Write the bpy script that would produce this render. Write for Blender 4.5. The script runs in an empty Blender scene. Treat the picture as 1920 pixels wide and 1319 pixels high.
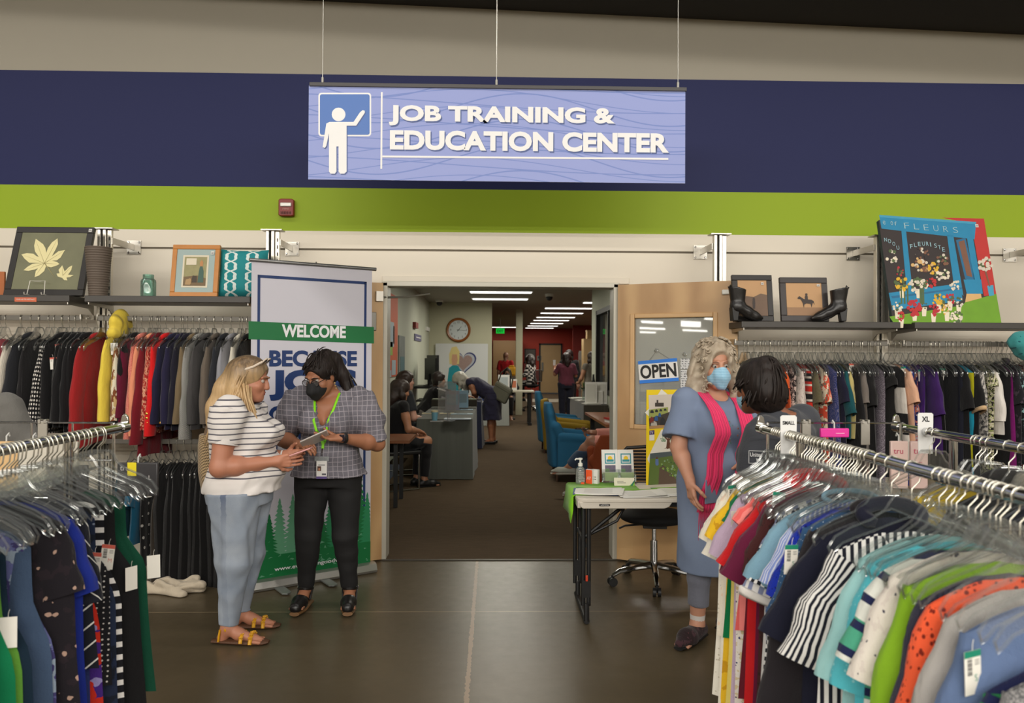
import bpy, math, random
import numpy as np
from mathutils import Vector, Matrix, Euler

# ---------------------------------------------------------------- camera
SC = bpy.context.scene
COL = SC.collection
FPX = 1450.0
CAM = np.array([0.0, 0.0, 1.56])
_yaw, _pit, _rol = math.radians(1.4), math.radians(0.45), math.radians(0.3)
_f = np.array([math.sin(_yaw) * math.cos(_pit), math.cos(_yaw) * math.cos(_pit), math.sin(_pit)])
_r = np.array([math.cos(_yaw), -math.sin(_yaw), 0.0])
_u = np.cross(_r, _f)
_r, _u = _r * math.cos(_rol) + _u * math.sin(_rol), _u * math.cos(_rol) - _r * math.sin(_rol)
cam_data = bpy.data.cameras.new('camera')
cam_data.sensor_width = 36.0
cam_data.lens = FPX / 1920 * 36.0
cam_data.clip_start, cam_data.clip_end = 0.05, 200
cam_data.dof.use_dof = True
cam_data.dof.focus_distance = 4.7
cam_data.dof.aperture_fstop = 4.0
cam = bpy.data.objects.new('camera', cam_data)
COL.objects.link(cam)
cam.matrix_world = Matrix([[_r[0], _u[0], -_f[0], CAM[0]], [_r[1], _u[1], -_f[1], CAM[1]],
       [_r[2], _u[2], -_f[2], CAM[2]], [0, 0, 0, 1]])
SC.camera = cam


def ray(px, py):
 return _f + _r * ((px - 960.0) / FPX) - _u * ((py - 659.5) / FPX)


def atY(px, py, y):
 d = ray(px, py)
 return CAM + d * ((y - CAM[1]) / d[1])


def atZ(px, py, z):
 d = ray(px, py)
 return CAM + d * ((z - CAM[2]) / d[2])


# ---------------------------------------------------------------- world, lamps, exposure
W = bpy.data.worlds.new('world')
SC.world = W
W.use_nodes = True
W.node_tree.nodes['Background'].inputs[0].default_value = (0.9, 0.95, 1.0, 1)
W.node_tree.nodes['Background'].inputs[1].default_value = 0.02
SC.view_settings.view_transform = 'Standard'
SC.view_settings.look = 'None'
SC.view_settings.gamma = 1.0
SC.view_settings.use_curve_mapping = False
SC.view_settings.exposure = 0.18
SC.cycles.use_denoising = True
SC.cycles.max_bounces = 8
SC.cycles.diffuse_bounces = 3
SC.cycles.glossy_bounces = 3
SC.cycles.transmission_bounces = 4
SC.cycles.transparent_max_bounces = 40
SC.cycles.caustics_reflective = False
SC.cycles.caustics_refractive = False


def area(name, loc, sx, sy, power, col, tilt=0.0, spread=180):
 l = bpy.data.lights.new(name, 'AREA')
 l.shape = 'RECTANGLE'
 l.size, l.size_y = sx, sy
 l.energy = power
 l.color = col
 l.spread = math.radians(spread)
 o = bpy.data.objects.new(name, l)
 COL.objects.link(o)
 o.location = loc
 o.rotation_euler = (tilt, 0, 0)
 return o


# rows of linear fixtures hung in the open sales-floor ceiling (all above the frame)
for _y, _p in ((3.7, 24), (-2.4, 70), (-5.4, 135), (-8.6, 170), (-11.8, 170)):
 for _x in (-11.0, -7.6, -4.4, -1.4, 1.6, 4.6, 7.8, 11.2):
  area('store_lamp', (_x, _y, 4.75), 2.4, 0.3, _p, (1.0, 0.95, 0.87), math.radians(8))
# light strips added so the door glass mirrors streaks like far ceiling lights
for _y, _z, _l, _h in ((-10.28, 2.82, 1.14, .08), (-12.4, 2.82, 1.13, .2), (-12.64, 2.59, 1.42, .06), (-10.3, 2.6, 1.34, .06), (-13.5, 3.05, .64, .07), (-10.06, 2.46, .83, .05)):
 area('door_reflection_strip', (-12.9, _y, _z), _h, _l, 26 * _l * _h, (1.0, 0.95, 0.87)).rotation_euler = (0, -math.pi / 2, 0)
# the office's troffers light it from its own ceiling
for _x, _y, _p in ((0.2, 9.0, 23), (0.15, 15.2, 35), (0.15, 17.0, 20), (1.95, 20.0, 30), (1.97, 22.2, 23), (1.98, 24.5, 23), (1.99, 26.5, 23),
     (2.0, 28.9, 23), (2.0, 31.2, 23), (0.48, 32.5, 23), (0.2, 12.0, 23), (2.7, 17.9, 20)):
 area('office_lamp', (_x, _y, 2.80), 1.2, 0.25, _p, (1.0, 0.95, 0.82))

# ---------------------------------------------------------------- colours and materials
def S(r, g=None, b=None):
 if g is None:
  r, g, b = r
 return tuple(((c / 255) / 12.92 if c / 255 <= 0.04045 else ((c / 255 + 0.055) / 1.055) ** 2.4) for c in (r, g, b))


_MATS = {}


class NT:
 def __init__(s, name):
  s.m = bpy.data.materials.new(name)
  s.m.use_nodes = True
  s.t = s.m.node_tree
  s.b = s.t.nodes['Principled BSDF']
  s.out = s.t.nodes['Material Output']

 def n(s, typ, **kw):
  x = s.t.nodes.new(typ)
  for k, v in kw.items():
   setattr(x, k, v)
  return x

 def l(s, a, b):
  s.t.links.new(a, b)

 def val(s, sock, v):
  if hasattr(v, 'is_output'):
   s.l(v, sock)
  else:
   sock.default_value = v

 def math(s, op, a, b=0.0, c=0.0):
  x = s.n('ShaderNodeMath', operation=op)
  s.val(x.inputs[0], a)
  s.val(x.inputs[1], b)
  s.val(x.inputs[2], c)
  return x.outputs[0]

 def mix(s, f, a, b):
  x = s.n('ShaderNodeMix', data_type='RGBA')
  s.val(x.inputs[0], f)
  s.val(x.inputs[6], a if hasattr(a, 'is_output') else (*a[:3], 1))
  s.val(x.inputs[7], b if hasattr(b, 'is_output') else (*b[:3], 1))
  return x.outputs[2]

 def uv(s):
  x = s.n('ShaderNodeUVMap')
  sp = s.n('ShaderNodeSeparateXYZ')
  s.l(x.outputs[0], sp.inputs[0])
  return x.outputs[0], sp.outputs[0], sp.outputs[1]

 def obj(s):
  x = s.n('ShaderNodeTexCoord')
  sp = s.n('ShaderNodeSeparateXYZ')
  s.l(x.outputs['Object'], sp.inputs[0])
  return x.outputs['Object'], sp.outputs

 def noise(s, vec, scale, detail=2.0, rough=0.5):
  x = s.n('ShaderNodeTexNoise')
  s.l(vec, x.inputs['Vector'])
  x.inputs['Scale'].default_value = scale
  x.inputs['Detail'].default_value = detail
  x.inputs['Roughness'].default_value = rough
  return x.outputs[0]

 def vor(s, vec, scale, rnd=1.0, feature='F1', out='Distance'):
  x = s.n('ShaderNodeTexVoronoi', feature=feature)
  s.l(vec, x.inputs['Vector'])
  x.inputs['Scale'].default_value = scale
  x.inputs['Randomness'].default_value = rnd
  return x.outputs[out]

 def vscale(s, vec, v):
  x = s.n('ShaderNodeVectorMath', operation='MULTIPLY')
  s.l(vec, x.inputs[0])
  x.inputs[1].default_value = v
  return x.outputs[0]

 def bump(s, h, strength, dist=0.01):
  x = s.n('ShaderNodeBump')
  s.l(h, x.inputs['Height'])
  x.inputs['Strength'].default_value = strength
  x.inputs['Distance'].default_value = dist
  s.l(x.outputs[0], s.b.inputs['Normal'])


def M(name, col, rough=0.55, metal=0.0, spec=0.5, bump=None, var=0.0, vs=6.0, emit=0.0, trans=0.0):
 if name in _MATS:
  return _MATS[name]
 t = NT(name)
 b = t.b
 b.inputs['Base Color'].default_value = (*col[:3], 1)
 b.inputs['Roughness'].default_value = rough
 b.inputs['Metallic'].default_value = metal
 b.inputs['Specular IOR Level'].default_value = spec
 if trans:
  b.inputs['Transmission Weight'].default_value = trans
 if emit:
  b.inputs['Emission Color'].default_value = (*col[:3], 1)
  b.inputs['Emission Strength'].default_value = emit
 if var or bump:
  v, _ = t.obj()
  if var:
   n = t.noise(v, vs, 3)
   t.l(t.mix(n, [c * (1 - var) for c in col], [min(1, c * (1 + var)) for c in col]), b.inputs['Base Color'])
  if bump:
   t.bump(t.noise(v, bump[0], 2), bump[1], 0.005)
 t.m.diffuse_color = (*col[:3], 1)
 _MATS[name] = t.m
 return t.m


def clear(name, tint=(0.95, 0.96, 0.96), gloss=0.12, rough=0.08, haze=0.05):
 """clear plastic or glass: see-through with a glossy skin that grows at grazing angles and a trace of haze"""
 if name in _MATS:
  return _MATS[name]
 t = NT(name)
 tr = t.n('ShaderNodeBsdfTransparent')
 tr.inputs[0].default_value = (*tint, 1)
 gl = t.n('ShaderNodeBsdfGlossy')
 gl.inputs['Roughness'].default_value = rough
 df = t.n('ShaderNodeBsdfDiffuse')
 df.inputs[0].default_value = (0.8, 0.82, 0.82, 1)
 lw = t.n('ShaderNodeLayerWeight')
 lw.inputs[0].default_value = 0.35
 m1 = t.n('ShaderNodeMixShader')
 m2 = t.n('ShaderNodeMixShader')
 m1.inputs[0].default_value = haze
 t.l(tr.outputs[0], m1.inputs[1])
 t.l(df.outputs[0], m1.inputs[2])
 t.l(t.math('ADD', t.math('MULTIPLY', lw.outputs['Fresnel'], 0.6), gloss), m2.inputs[0])
 t.l(m1.outputs[0], m2.inputs[1])
 t.l(gl.outputs[0], m2.inputs[2])
 t.l(m2.outputs[0], t.out.inputs[0])
 _MATS[name] = t.m
 return t.m


def fab(name, kind='plain', c1=(200, 200, 200), c2=(20, 20, 20), c3=None, s=40.0, w=0.5, ang=0.0, rough=0.9):
 """cloth: a woven or printed pattern laid out in the garment's own UVs (metres)"""
 if name in _MATS:
  return _MATS[name]
 c1, c2 = S(c1), S(c2)
 c3 = S(c3) if c3 else c2
 t = NT(name)
 uv, u, v = t.uv()
 if ang:
  ca, sa = math.cos(math.radians(ang)), math.sin(math.radians(ang))
  u, v = t.math('ADD', t.math('MULTIPLY', u, ca), t.math('MULTIPLY', v, sa)), \
   t.math('SUBTRACT', t.math('MULTIPLY', v, ca), t.math('MULTIPLY', u, sa))

 def st(c, sc, duty):
  return t.math('LESS_THAN', t.math('FRACT', t.math('MULTIPLY', c, sc)), duty)

 if kind == 'plain':
  n = t.noise(uv, 9, 3)
  col = t.mix(n, [c * 0.88 for c in c1], [min(1, c * 1.12) for c in c1])
 elif kind == 'stripe':        # bands across the height
  col = t.mix(st(v, s, w), c1, c2)
 elif kind == 'stripe3':
  col = t.mix(st(v, s, w), t.mix(st(v, s * 0.37, 0.4), c1, c3), c2)
 elif kind == 'vstripe':
  col = t.mix(st(u, s, w), c1, c2)
 elif kind == 'plaid':
  a, b2 = st(u, s, w), st(v, s, w)
  col = t.mix(t.math('MULTIPLY', t.math('ADD', a, b2), 0.5), c1, c2)
  col = t.mix(t.math('MAXIMUM', st(u, s * 0.5, 0.08), st(v, s * 0.5, 0.08)), col, c3)
 elif kind == 'check':
  a, b2 = st(u, s, 0.5), st(v, s, 0.5)
  col = t.mix(t.math('ABSOLUTE', t.math('SUBTRACT', a, b2)), c1, c2)
 elif kind == 'dots':
  col = t.mix(t.math('LESS_THAN', t.vor(uv, s, 0.15), w), c1, c2)
 elif kind == 'floral':
  d = t.vor(uv, s, 1.0)
  n = t.noise(uv, s * 1.7, 2)
  p = t.math('LESS_THAN', t.math('ADD', d, t.math('MULTIPLY', n, 0.5)), w + 0.2)
  q = t.math('GREATER_THAN', t.noise(uv, s * 0.8, 3), 0.58)
  col = t.mix(p, t.mix(q, c1, c3), c2)
 elif kind == 'print':
  n = t.noise(uv, s, 4, 0.6)
  col = t.mix(t.math('GREATER_THAN', n, w), c1, c2)
  col = t.mix(t.math('GREATER_THAN', t.noise(uv, s * 1.6, 3), 0.57), col, c3)
 elif kind == 'tweed':
  n = t.noise(uv, s, 1)
  col = t.mix(t.math('GREATER_THAN', n, 0.5), c1, c2)
 elif kind == 'rings':
  d = t.math('FRACT', t.math('MULTIPLY', t.vor(uv, s, 0.6), 4.0))
  col = t.mix(t.math('LESS_THAN', d, w), c1, c2)
 elif kind == 'lace':
  d = t.vor(uv, s, 1.0)
  col = t.mix(t.math('LESS_THAN', d, w * 0.5), c1, c2)
 elif kind == 'rib':
  d = t.math('FRACT', t.math('MULTIPLY', u, s))
  col = t.mix(t.math('LESS_THAN', d, 0.2), c1, c2)
 else:
  raise ValueError(kind)
 t.l(col, t.b.inputs['Base Color'])
 t.b.inputs['Roughness'].default_value = rough
 t.b.inputs['Specular IOR Level'].default_value = 0.25
 t.b.inputs['Sheen Weight'].default_value = 0.15
 t.bump(t.math('ADD', t.math('MULTIPLY', t.noise(uv, 260, 1), 0.10), t.noise(t.vscale(uv, (1.6, 0.8, 1)), 11, 4, 0.6)), 0.40, 0.022)
 _MATS[name] = t.m
 return t.m


# ---------------------------------------------------------------- mesh building
def Rz(a):
 c, s = math.cos(a), math.sin(a)
 return np.array([[c, -s, 0], [s, c, 0], [0, 0, 1.0]])


def Rx(a):
 c, s = math.cos(a), math.sin(a)
 return np.array([[1.0, 0, 0], [0, c, -s], [0, s, c]])


def Ry(a):
 c, s = math.cos(a), math.sin(a)
 return np.array([[c, 0, s], [0, 1.0, 0], [-s, 0, c]])


def V3(*a):
 return np.array(a, float)


def unit(v):
 v = np.array(v, float)
 return v / (np.linalg.norm(v) + 1e-12)


class MB:
 def __init__(s):
  s.v, s.f, s.m, s.uv = [], [], [], []

 def add(s, vs, fs, mi=0, uv=None):
  o = len(s.v)
  s.v.extend([tuple(float(c) for c in p) for p in vs])
  s.uv.extend(uv if uv is not None else [(0.0, 0.0)] * len(vs))
  for f in fs:
   s.f.append(tuple(i + o for i in f))
   s.m.append(mi)

 def box(s, c, d, mi=0, R=None):
  c = np.array(c, float)
  h = np.array(d, float) / 2
  p = []
  for z in (-1, 1):
   for y in (-1, 1):
    for x in (-1, 1):
     q = h * (x, y, z)
     p.append(c + (R @ q if R is not None else q))
  s.add(p, [(0, 2, 3, 1), (4, 5, 7, 6), (0, 1, 5, 4), (2, 6, 7, 3), (0, 4, 6, 2), (1, 3, 7, 5)], mi,
    [(float(q[0] + q[1]), float(q[2])) for q in p])

 def box2(s, lo, hi, mi=0):
  lo, hi = np.array(lo, float), np.array(hi, float)
  s.box((lo + hi) / 2, hi - lo, mi)

 def tube(s, pts, rad, n=8, mi=0, cap=True, closed=False, flat=None):
  """tube along pts; rad a number or one per point; flat=(direction, factor) squeezes it"""
  pts = [np.array(p, float) for p in pts]
  k = len(pts)
  rad = [rad] * k if isinstance(rad, (int, float)) else list(rad)
  T = []
  for i in range(k):
   a = pts[(i - 1) % k] if (closed or i) else pts[i]
   b = pts[(i + 1) % k] if (closed or i < k - 1) else pts[i]
   T.append(unit(b - a))
  up = V3(0, 0, 1) if abs(T[0][2]) < 0.9 else V3(0, 1, 0)
  N = unit(np.cross(np.cross(T[0], up), T[0]))
  vs, uv, L = [], [], 0.0
  for i in range(k):
   N = unit(N - T[i] * np.dot(N, T[i]))
   B = np.cross(T[i], N)
   if i:
    L += float(np.linalg.norm(pts[i] - pts[i - 1]))
   for j in range(n):
    a = 2 * math.pi * j / n
    q = N * (math.cos(a) * rad[i]) + B * (math.sin(a) * rad[i])
    if flat is not None:
     fd = unit(flat[0])
     q = q - fd * np.dot(q, fd) * (1 - flat[1])
    vs.append(pts[i] + q)
    uv.append((a * rad[i], L))
  fs = []
  for i in range(k if closed else k - 1):
   i2 = (i + 1) % k
   for j in range(n):
    j2 = (j + 1) % n
    fs.append((i * n + j, i * n + j2, i2 * n + j2, i2 * n + j))
  if cap and not closed:
   fs.append(tuple(range(n - 1, -1, -1)))
   fs.append(tuple((k - 1) * n + j for j in range(n)))
  s.add(vs, fs, mi, uv)

 def cyl(s, a, b, r0, r1=None, n=16, mi=0):
  s.tube([a, b], [r0, r0 if r1 is None else r1], n, mi)

 def lathe(s, prof, c=(0, 0, 0), n=24, mi=0, R=None):
  c = np.array(c, float)
  vs, uv = [], []
  for r, z in prof:
   for j in range(n):
    a = 2 * math.pi * j / n
    q = V3(r * math.cos(a), r * math.sin(a), z)
    vs.append(c + (R @ q if R is not None else q))
    uv.append((a * 0.1, z))
  fs = []
  for i in range(len(prof) - 1):
   for j in range(n):
    j2 = (j + 1) % n
    fs.append((i * n + j, i * n + j2, (i + 1) * n + j2, (i + 1) * n + j))
  fs.append(tuple(range(n - 1, -1, -1)))
  fs.append(tuple((len(prof) - 1) * n + j for j in range(n)))
  s.add(vs, fs, mi, uv)

 def ball(s, c, r, n=12, mi=0, R=None):
  r = (r, r, r) if isinstance(r, (int, float)) else r
  vs, fs = [], []
  m = max(4, n // 2)
  for i in range(m + 1):
   ph = math.pi * i / m
   for j in range(n):
    a = 2 * math.pi * j / n
    q = V3(r[0] * math.sin(ph) * math.cos(a), r[1] * math.sin(ph) * math.sin(a), r[2] * math.cos(ph))
    vs.append(np.array(c, float) + (R @ q if R is not None else q))
  for i in range(m):
   for j in range(n):
    j2 = (j + 1) % n
    fs.append((i * n + j, (i + 1) * n + j, (i + 1) * n + j2, i * n + j2))
  s.add(vs, fs, mi, [(float(p[0]), float(p[2])) for p in vs])

 def prism(s, poly, o, ux, uy, depth, mi=0):
  """polygon in the plane o + a*ux + b*uy, thickened along -(ux x uy) by depth (poly counter-clockwise faces +normal)"""
  ux, uy = np.array(ux, float), np.array(uy, float)
  nrm = unit(np.cross(ux, uy))
  a = sum(poly[i][0] * poly[(i + 1) % len(poly)][1] - poly[(i + 1) % len(poly)][0] * poly[i][1] for i in range(len(poly)))
  if a < 0:
   poly = poly[::-1]
  k = len(poly)
  fr = [np.array(o, float) + ux * p[0] + uy * p[1] for p in poly]
  bk = [p - nrm * depth for p in fr]
  uv = [(float(p[0]), float(p[1])) for p in poly]
  s.add(fr + bk, [tuple(range(k)), tuple(range(2 * k - 1, k - 1, -1))] +
    [(i, k + i, k + (i + 1) % k, (i + 1) % k) for i in range(k)], mi, uv + uv)

 def sheet(s, fn, nu, nv, mi=0, flip=False):
  """fn(a,b) -> (point, uv) for a,b in 0..1"""
  vs, uv = [], []
  for j in range(nv + 1):
   for i in range(nu + 1):
    p, q = fn(i / nu, j / nv)
    vs.append(p)
    uv.append(q)
  fs = []
  for j in range(nv):
   for i in range(nu):
    a = j * (nu + 1) + i
    f = (a, a + 1, a + nu + 2, a + nu + 1)
    fs.append(f[::-1] if flip else f)
  s.add(vs, fs, mi, uv)

 def mesh(s, name, mats, smooth=35):
  me = bpy.data.meshes.new(name)
  me.from_pydata(s.v, [], s.f)
  for m in (mats if isinstance(mats, (list, tuple)) else [mats]):
   me.materials.append(m)
  me.polygons.foreach_set('material_index', s.m)
  uvl = me.uv_layers.new(name='uv')
  li = np.empty(len(me.loops), np.int32)
  me.loops.foreach_get('vertex_index', li)
  uvl.data.foreach_set('uv', np.array(s.uv, np.float32)[li].ravel())
  if smooth:
   me.polygons.foreach_set('use_smooth', [True] * len(me.polygons))
   if smooth < 180:
    me.set_sharp_from_angle(angle=math.radians(smooth))
  me.update()
  return me

 def build(s, name, mats, parent=None, smooth=35, bevel=0.0, loc=None):
  if not s.v:
   return None
  o = bpy.data.objects.new(name, s.mesh(name, mats, smooth))
  COL.objects.link(o)
  if loc is not None:
   for v in o.data.vertices:
    v.co -= Vector(loc)
   o.location = loc
  if parent is not None:
   o.parent = parent
  if bevel:
   b = o.modifiers.new('bevel', 'BEVEL')
   b.width, b.segments, b.limit_method, b.angle_limit = bevel, 2, 'ANGLE', math.radians(40)
  return o


def tag(o, label, cat, group=None, kind=None):
 o['label'] = label
 o['category'] = cat
 if group:
  o['group'] = group
 if kind:
  o['kind'] = kind
 return o


def struct(o):
 o['kind'] = 'structure'
 return o


def empty(name, loc, rz=0.0):
 o = bpy.data.objects.new(name, None)
 o.empty_display_size = 0.1
 COL.objects.link(o)
 o.location = loc
 o.rotation_euler = (0, 0, rz)
 return o


def copy_tree(o, parent=None):
 c = o.copy()
 COL.objects.link(c)
 if parent is not None:
  c.parent = parent
 for ch in o.children:
  copy_tree(ch, c)
 return c


# ---------------------------------------------------------------- lettering
_TXT = {}


def text_data(txt, bold):
 key = (txt, bold)
 if key not in _TXT:
  cu = bpy.data.curves.new('lettering', 'FONT')
  cu.body = txt
  cu.size = 1.0
  cu.offset = bold
  cu.resolution_u = 4
  cu.fill_mode = 'BOTH'
  cu.extrude = 0.004
  o = bpy.data.objects.new('lettering', cu)
  COL.objects.link(o)
  bpy.context.view_layer.update()
  me = bpy.data.meshes.new_from_object(o.evaluated_get(bpy.context.evaluated_depsgraph_get()))
  v = np.array([tuple(p.co) for p in me.vertices])
  f = [tuple(p.vertices) for p in me.polygons]
  bpy.data.objects.remove(o)
  bpy.data.curves.remove(cu)
  bpy.data.meshes.remove(me)
  _TXT[key] = (v, f, v.min(0), v.max(0))
 return _TXT[key]


def put_text(mb, txt, o, ux, uy, w=None, h=None, bold=0.0, align='l', mi=0, lift=0.0008):
 """lettering whose ink box starts at o (lower left, or centre/right by align), scaled to width w and/or height h"""
 v, f, lo, hi = text_data(txt, bold)
 ux, uy = unit(ux), unit(uy)
 n = np.cross(ux, uy)
 e = hi - lo
 sy = h / e[1] if h else w / e[0]
 sx = w / e[0] if w else sy
 off = {'l': 0.0, 'c': -0.5, 'r': -1.0}[align] * e[0] * sx
 o = np.array(o, float)
 P = [o + ux * ((p[0] - lo[0]) * sx + off) + uy * ((p[1] - lo[1]) * sy) + n * (lift if p[2] > 0 else 0.0) for p in v]
 mb.add(P, f, mi)


# ---------------------------------------------------------------- smooth solids (signed distance fields -> one skin)
class Sdf:
 def __init__(s, lo, hi, h):
  s.lo, s.h = np.array(lo, float), h
  s.n = np.ceil((np.array(hi, float) - s.lo) / h).astype(int) + 1
  s.f = np.full(tuple(s.n), 0.5, np.float32)
  s.ax = [(s.lo[i] + h * np.arange(s.n[i])).astype(np.float32) for i in range(3)]

 def _reg(s, lo, hi, pad):
  a = np.maximum(np.floor((np.array(lo) - pad - s.lo) / s.h).astype(int), 0)
  b = np.minimum(np.ceil((np.array(hi) + pad - s.lo) / s.h).astype(int) + 1, s.n)
  if np.any(b <= a):
   return None
  sl = tuple(slice(a[i], b[i]) for i in range(3))
  X = s.ax[0][sl[0]][:, None, None]
  Y = s.ax[1][sl[1]][None, :, None]
  Z = s.ax[2][sl[2]][None, None, :]
  return sl, X, Y, Z

 def _join(s, sl, d, k, sub):
  f = s.f[sl]
  if sub:
   d = -d
   if k > 0:
    hh = np.clip(0.5 - 0.5 * (f - d) / k, 0, 1)
    s.f[sl] = f * (1 - hh) + d * hh + k * hh * (1 - hh)
   else:
    s.f[sl] = np.maximum(f, d)
  elif k > 0:
   hh = np.clip(0.5 + 0.5 * (f - d) / k, 0, 1)
   s.f[sl] = f * (1 - hh) + d * hh - k * hh * (1 - hh)
  else:
   s.f[sl] = np.minimum(f, d)

 def cap(s, a, b, ra, rb=None, k=0.02, sub=False):
  rb = ra if rb is None else rb
  a, b = np.array(a, float), np.array(b, float)
  R = max(ra, rb)
  g = s._reg(np.minimum(a, b) - R, np.maximum(a, b) + R, 2 * k + 4 * s.h)
  if g is None:
   return
  sl, X, Y, Z = g
  ab = b - a
  L = float(ab @ ab) + 1e-12
  t = np.clip(((X - a[0]) * ab[0] + (Y - a[1]) * ab[1] + (Z - a[2]) * ab[2]) / L, 0, 1)
  d = np.sqrt((X - a[0] - t * ab[0]) ** 2 + (Y - a[1] - t * ab[1]) ** 2 + (Z - a[2] - t * ab[2]) ** 2) - (ra + (rb - ra) * t)
  s._join(sl, d.astype(np.float32), k, sub)

 def chain(s, pts, rad, k=0.02):
  for i in range(len(pts) - 1):
   s.cap(pts[i], pts[i + 1], rad[i], rad[i + 1], k)

 def cone(s, a, b, ra, rb, k=0.01, flat=None):
  """flat-ended tapered cylinder (a sleeve, a trouser leg)"""
  a, b = np.array(a, float), np.array(b, float)
  R = max(ra, rb)
  g = s._reg(np.minimum(a, b) - R, np.maximum(a, b) + R, 2 * k + 4 * s.h)
  if g is None:
   return
  sl, X, Y, Z = g
  ab = b - a
  L = float(np.linalg.norm(ab))
  ab = ab / L
  q = (X - a[0]) * ab[0] + (Y - a[1]) * ab[1] + (Z - a[2]) * ab[2]
  t = np.clip(q / L, 0, 1)
  rr = np.sqrt((X - a[0] - q * ab[0]) ** 2 + (Y - a[1] - q * ab[1]) ** 2 + (Z - a[2] - q * ab[2]) ** 2) - (ra + (rb - ra) * t)
  d = np.maximum(rr, np.maximum(-q, q - L))
  s._join(sl, d.astype(np.float32), k, False)

 def ell(s, c, r, R=None, k=0.02, sub=False):
  c, r = np.array(c, float), np.array(r, float)
  m = float(r.max())
  g = s._reg(c - m, c + m, 2 * k + 4 * s.h)
  if g is None:
   return
  sl, X, Y, Z = g
  X, Y, Z = X - c[0], Y - c[1], Z - c[2]
  if R is not None:
   X, Y, Z = (X * R[0, i] + Y * R[1, i] + Z * R[2, i] for i in range(3))
  k0 = np.sqrt((X / r[0]) ** 2 + (Y / r[1]) ** 2 + (Z / r[2]) ** 2) + 1e-6
  k1 = np.sqrt((X / r[0] ** 2) ** 2 + (Y / r[1] ** 2) ** 2 + (Z / r[2] ** 2) ** 2) + 1e-6
  s._join(sl, (k0 * (k0 - 1) / k1).astype(np.float32), k, sub)

 def loft(s, o, R, st, k=0.02, ex=2.3, flat=True):
  """stations (height, half width, half depth, shift x, shift y) along the frame's z axis, rounded-box ellipses between"""
  o = np.array(o, float)
  st = np.array(sorted(st), float)
  m = float(max(st[:, 1].max(), st[:, 2].max()) + np.abs(st[:, 3:]).max())
  c0, c1 = o + R[:, 2] * st[0, 0], o + R[:, 2] * st[-1, 0]
  g = s._reg(np.minimum(c0, c1) - m, np.maximum(c0, c1) + m, 2 * k + 4 * s.h)
  if g is None:
   return
  sl, X, Y, Z = g
  X, Y, Z = X - o[0], Y - o[1], Z - o[2]
  a, b, q = (X * R[0, i] + Y * R[1, i] + Z * R[2, i] for i in range(3))
  hs = np.linspace(st[0, 0], st[-1, 0], 120)

  def smooth(col):
   y = np.interp(hs, st[:, 0], col)
   w = np.array([1, 2, 3, 4, 3, 2, 1.0])
   yp = np.concatenate([[y[0]] * 3, y, [y[-1]] * 3])
   return np.convolve(yp, w / w.sum(), 'valid')

  cols = [np.interp(q.ravel(), hs, smooth(st[:, i])).reshape(q.shape) for i in (1, 2, 3, 4)]
  A = np.abs((a - cols[2]) / cols[0])
  Bq = np.abs((b - cols[3]) / cols[1])
  rr = (A ** ex + Bq ** ex) ** (1.0 / ex)
  d = (rr - 1) * np.minimum(cols[0], cols[1])
  d = np.maximum(d, np.maximum(st[0, 0] - q, q - st[-1, 0]))
  s._join(sl, d.astype(np.float32), k, False)

 def cut(s, p, n, k=0.0):
  """keep the side the normal does not point to"""
  n = unit(n)
  X, Y, Z = s.ax[0][:, None, None], s.ax[1][None, :, None], s.ax[2][None, None, :]
  d = ((X - p[0]) * n[0] + (Y - p[1]) * n[1] + (Z - p[2]) * n[2]).astype(np.float32)
  s._join((slice(None),) * 3, -d, k, True)

 def wrinkle(s, amp, freq, seed=0, n=4, squash=(1, 1, 0.6)):
  r = np.random.RandomState(seed)
  X, Y, Z = s.ax[0][:, None, None], s.ax[1][None, :, None], s.ax[2][None, None, :]
  for i in range(n):
   w = unit(r.normal(size=3)) * freq * (0.6 + 0.8 * r.rand()) * np.array(squash)
   w2 = unit(r.normal(size=3)) * freq * 0.7
   ph = r.rand() * 6.28
   s.f += (amp / n ** 0.5) * np.sin(X * w[0] + Y * w[1] + Z * w[2] + ph + 1.2 * np.sin(X * w2[0] + Y * w2[1] + Z * w2[2])).astype(np.float32)

 def nets(s):
  f = s.f
  sg = f < 0
  n = np.array(f.shape) - 1
  cnt = np.zeros(tuple(n), np.int8)
  for dx in (0, 1):
   for dy in (0, 1):
    for dz in (0, 1):
     cnt += sg[dx:dx + n[0], dy:dy + n[1], dz:dz + n[2]]
  I = np.array(np.nonzero((cnt > 0) & (cnt < 8)))
  idx = np.full(tuple(n), -1, np.int32)
  idx[tuple(I)] = np.arange(I.shape[1])
  acc = np.zeros((I.shape[1], 3))
  num = np.zeros(I.shape[1])
  cor = [(a, b, c) for a in (0, 1) for b in (0, 1) for c in (0, 1)]
  for p in cor:
   for ax in range(3):
    if p[ax] == 0:
     q = list(p)
     q[ax] = 1
     f0 = f[I[0] + p[0], I[1] + p[1], I[2] + p[2]]
     f1 = f[I[0] + q[0], I[1] + q[1], I[2] + q[2]]
     x = (f0 < 0) != (f1 < 0)
     t = np.where(x, f0 / np.where(f0 == f1, 1, f0 - f1), 0)
     pos = np.tile(np.array(p, float), (I.shape[1], 1))
     pos[:, ax] = t
     acc += pos * x[:, None]
     num += x
  Vt = s.lo + s.h * (I.T + acc / np.maximum(num, 1)[:, None])
  Q = []
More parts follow.
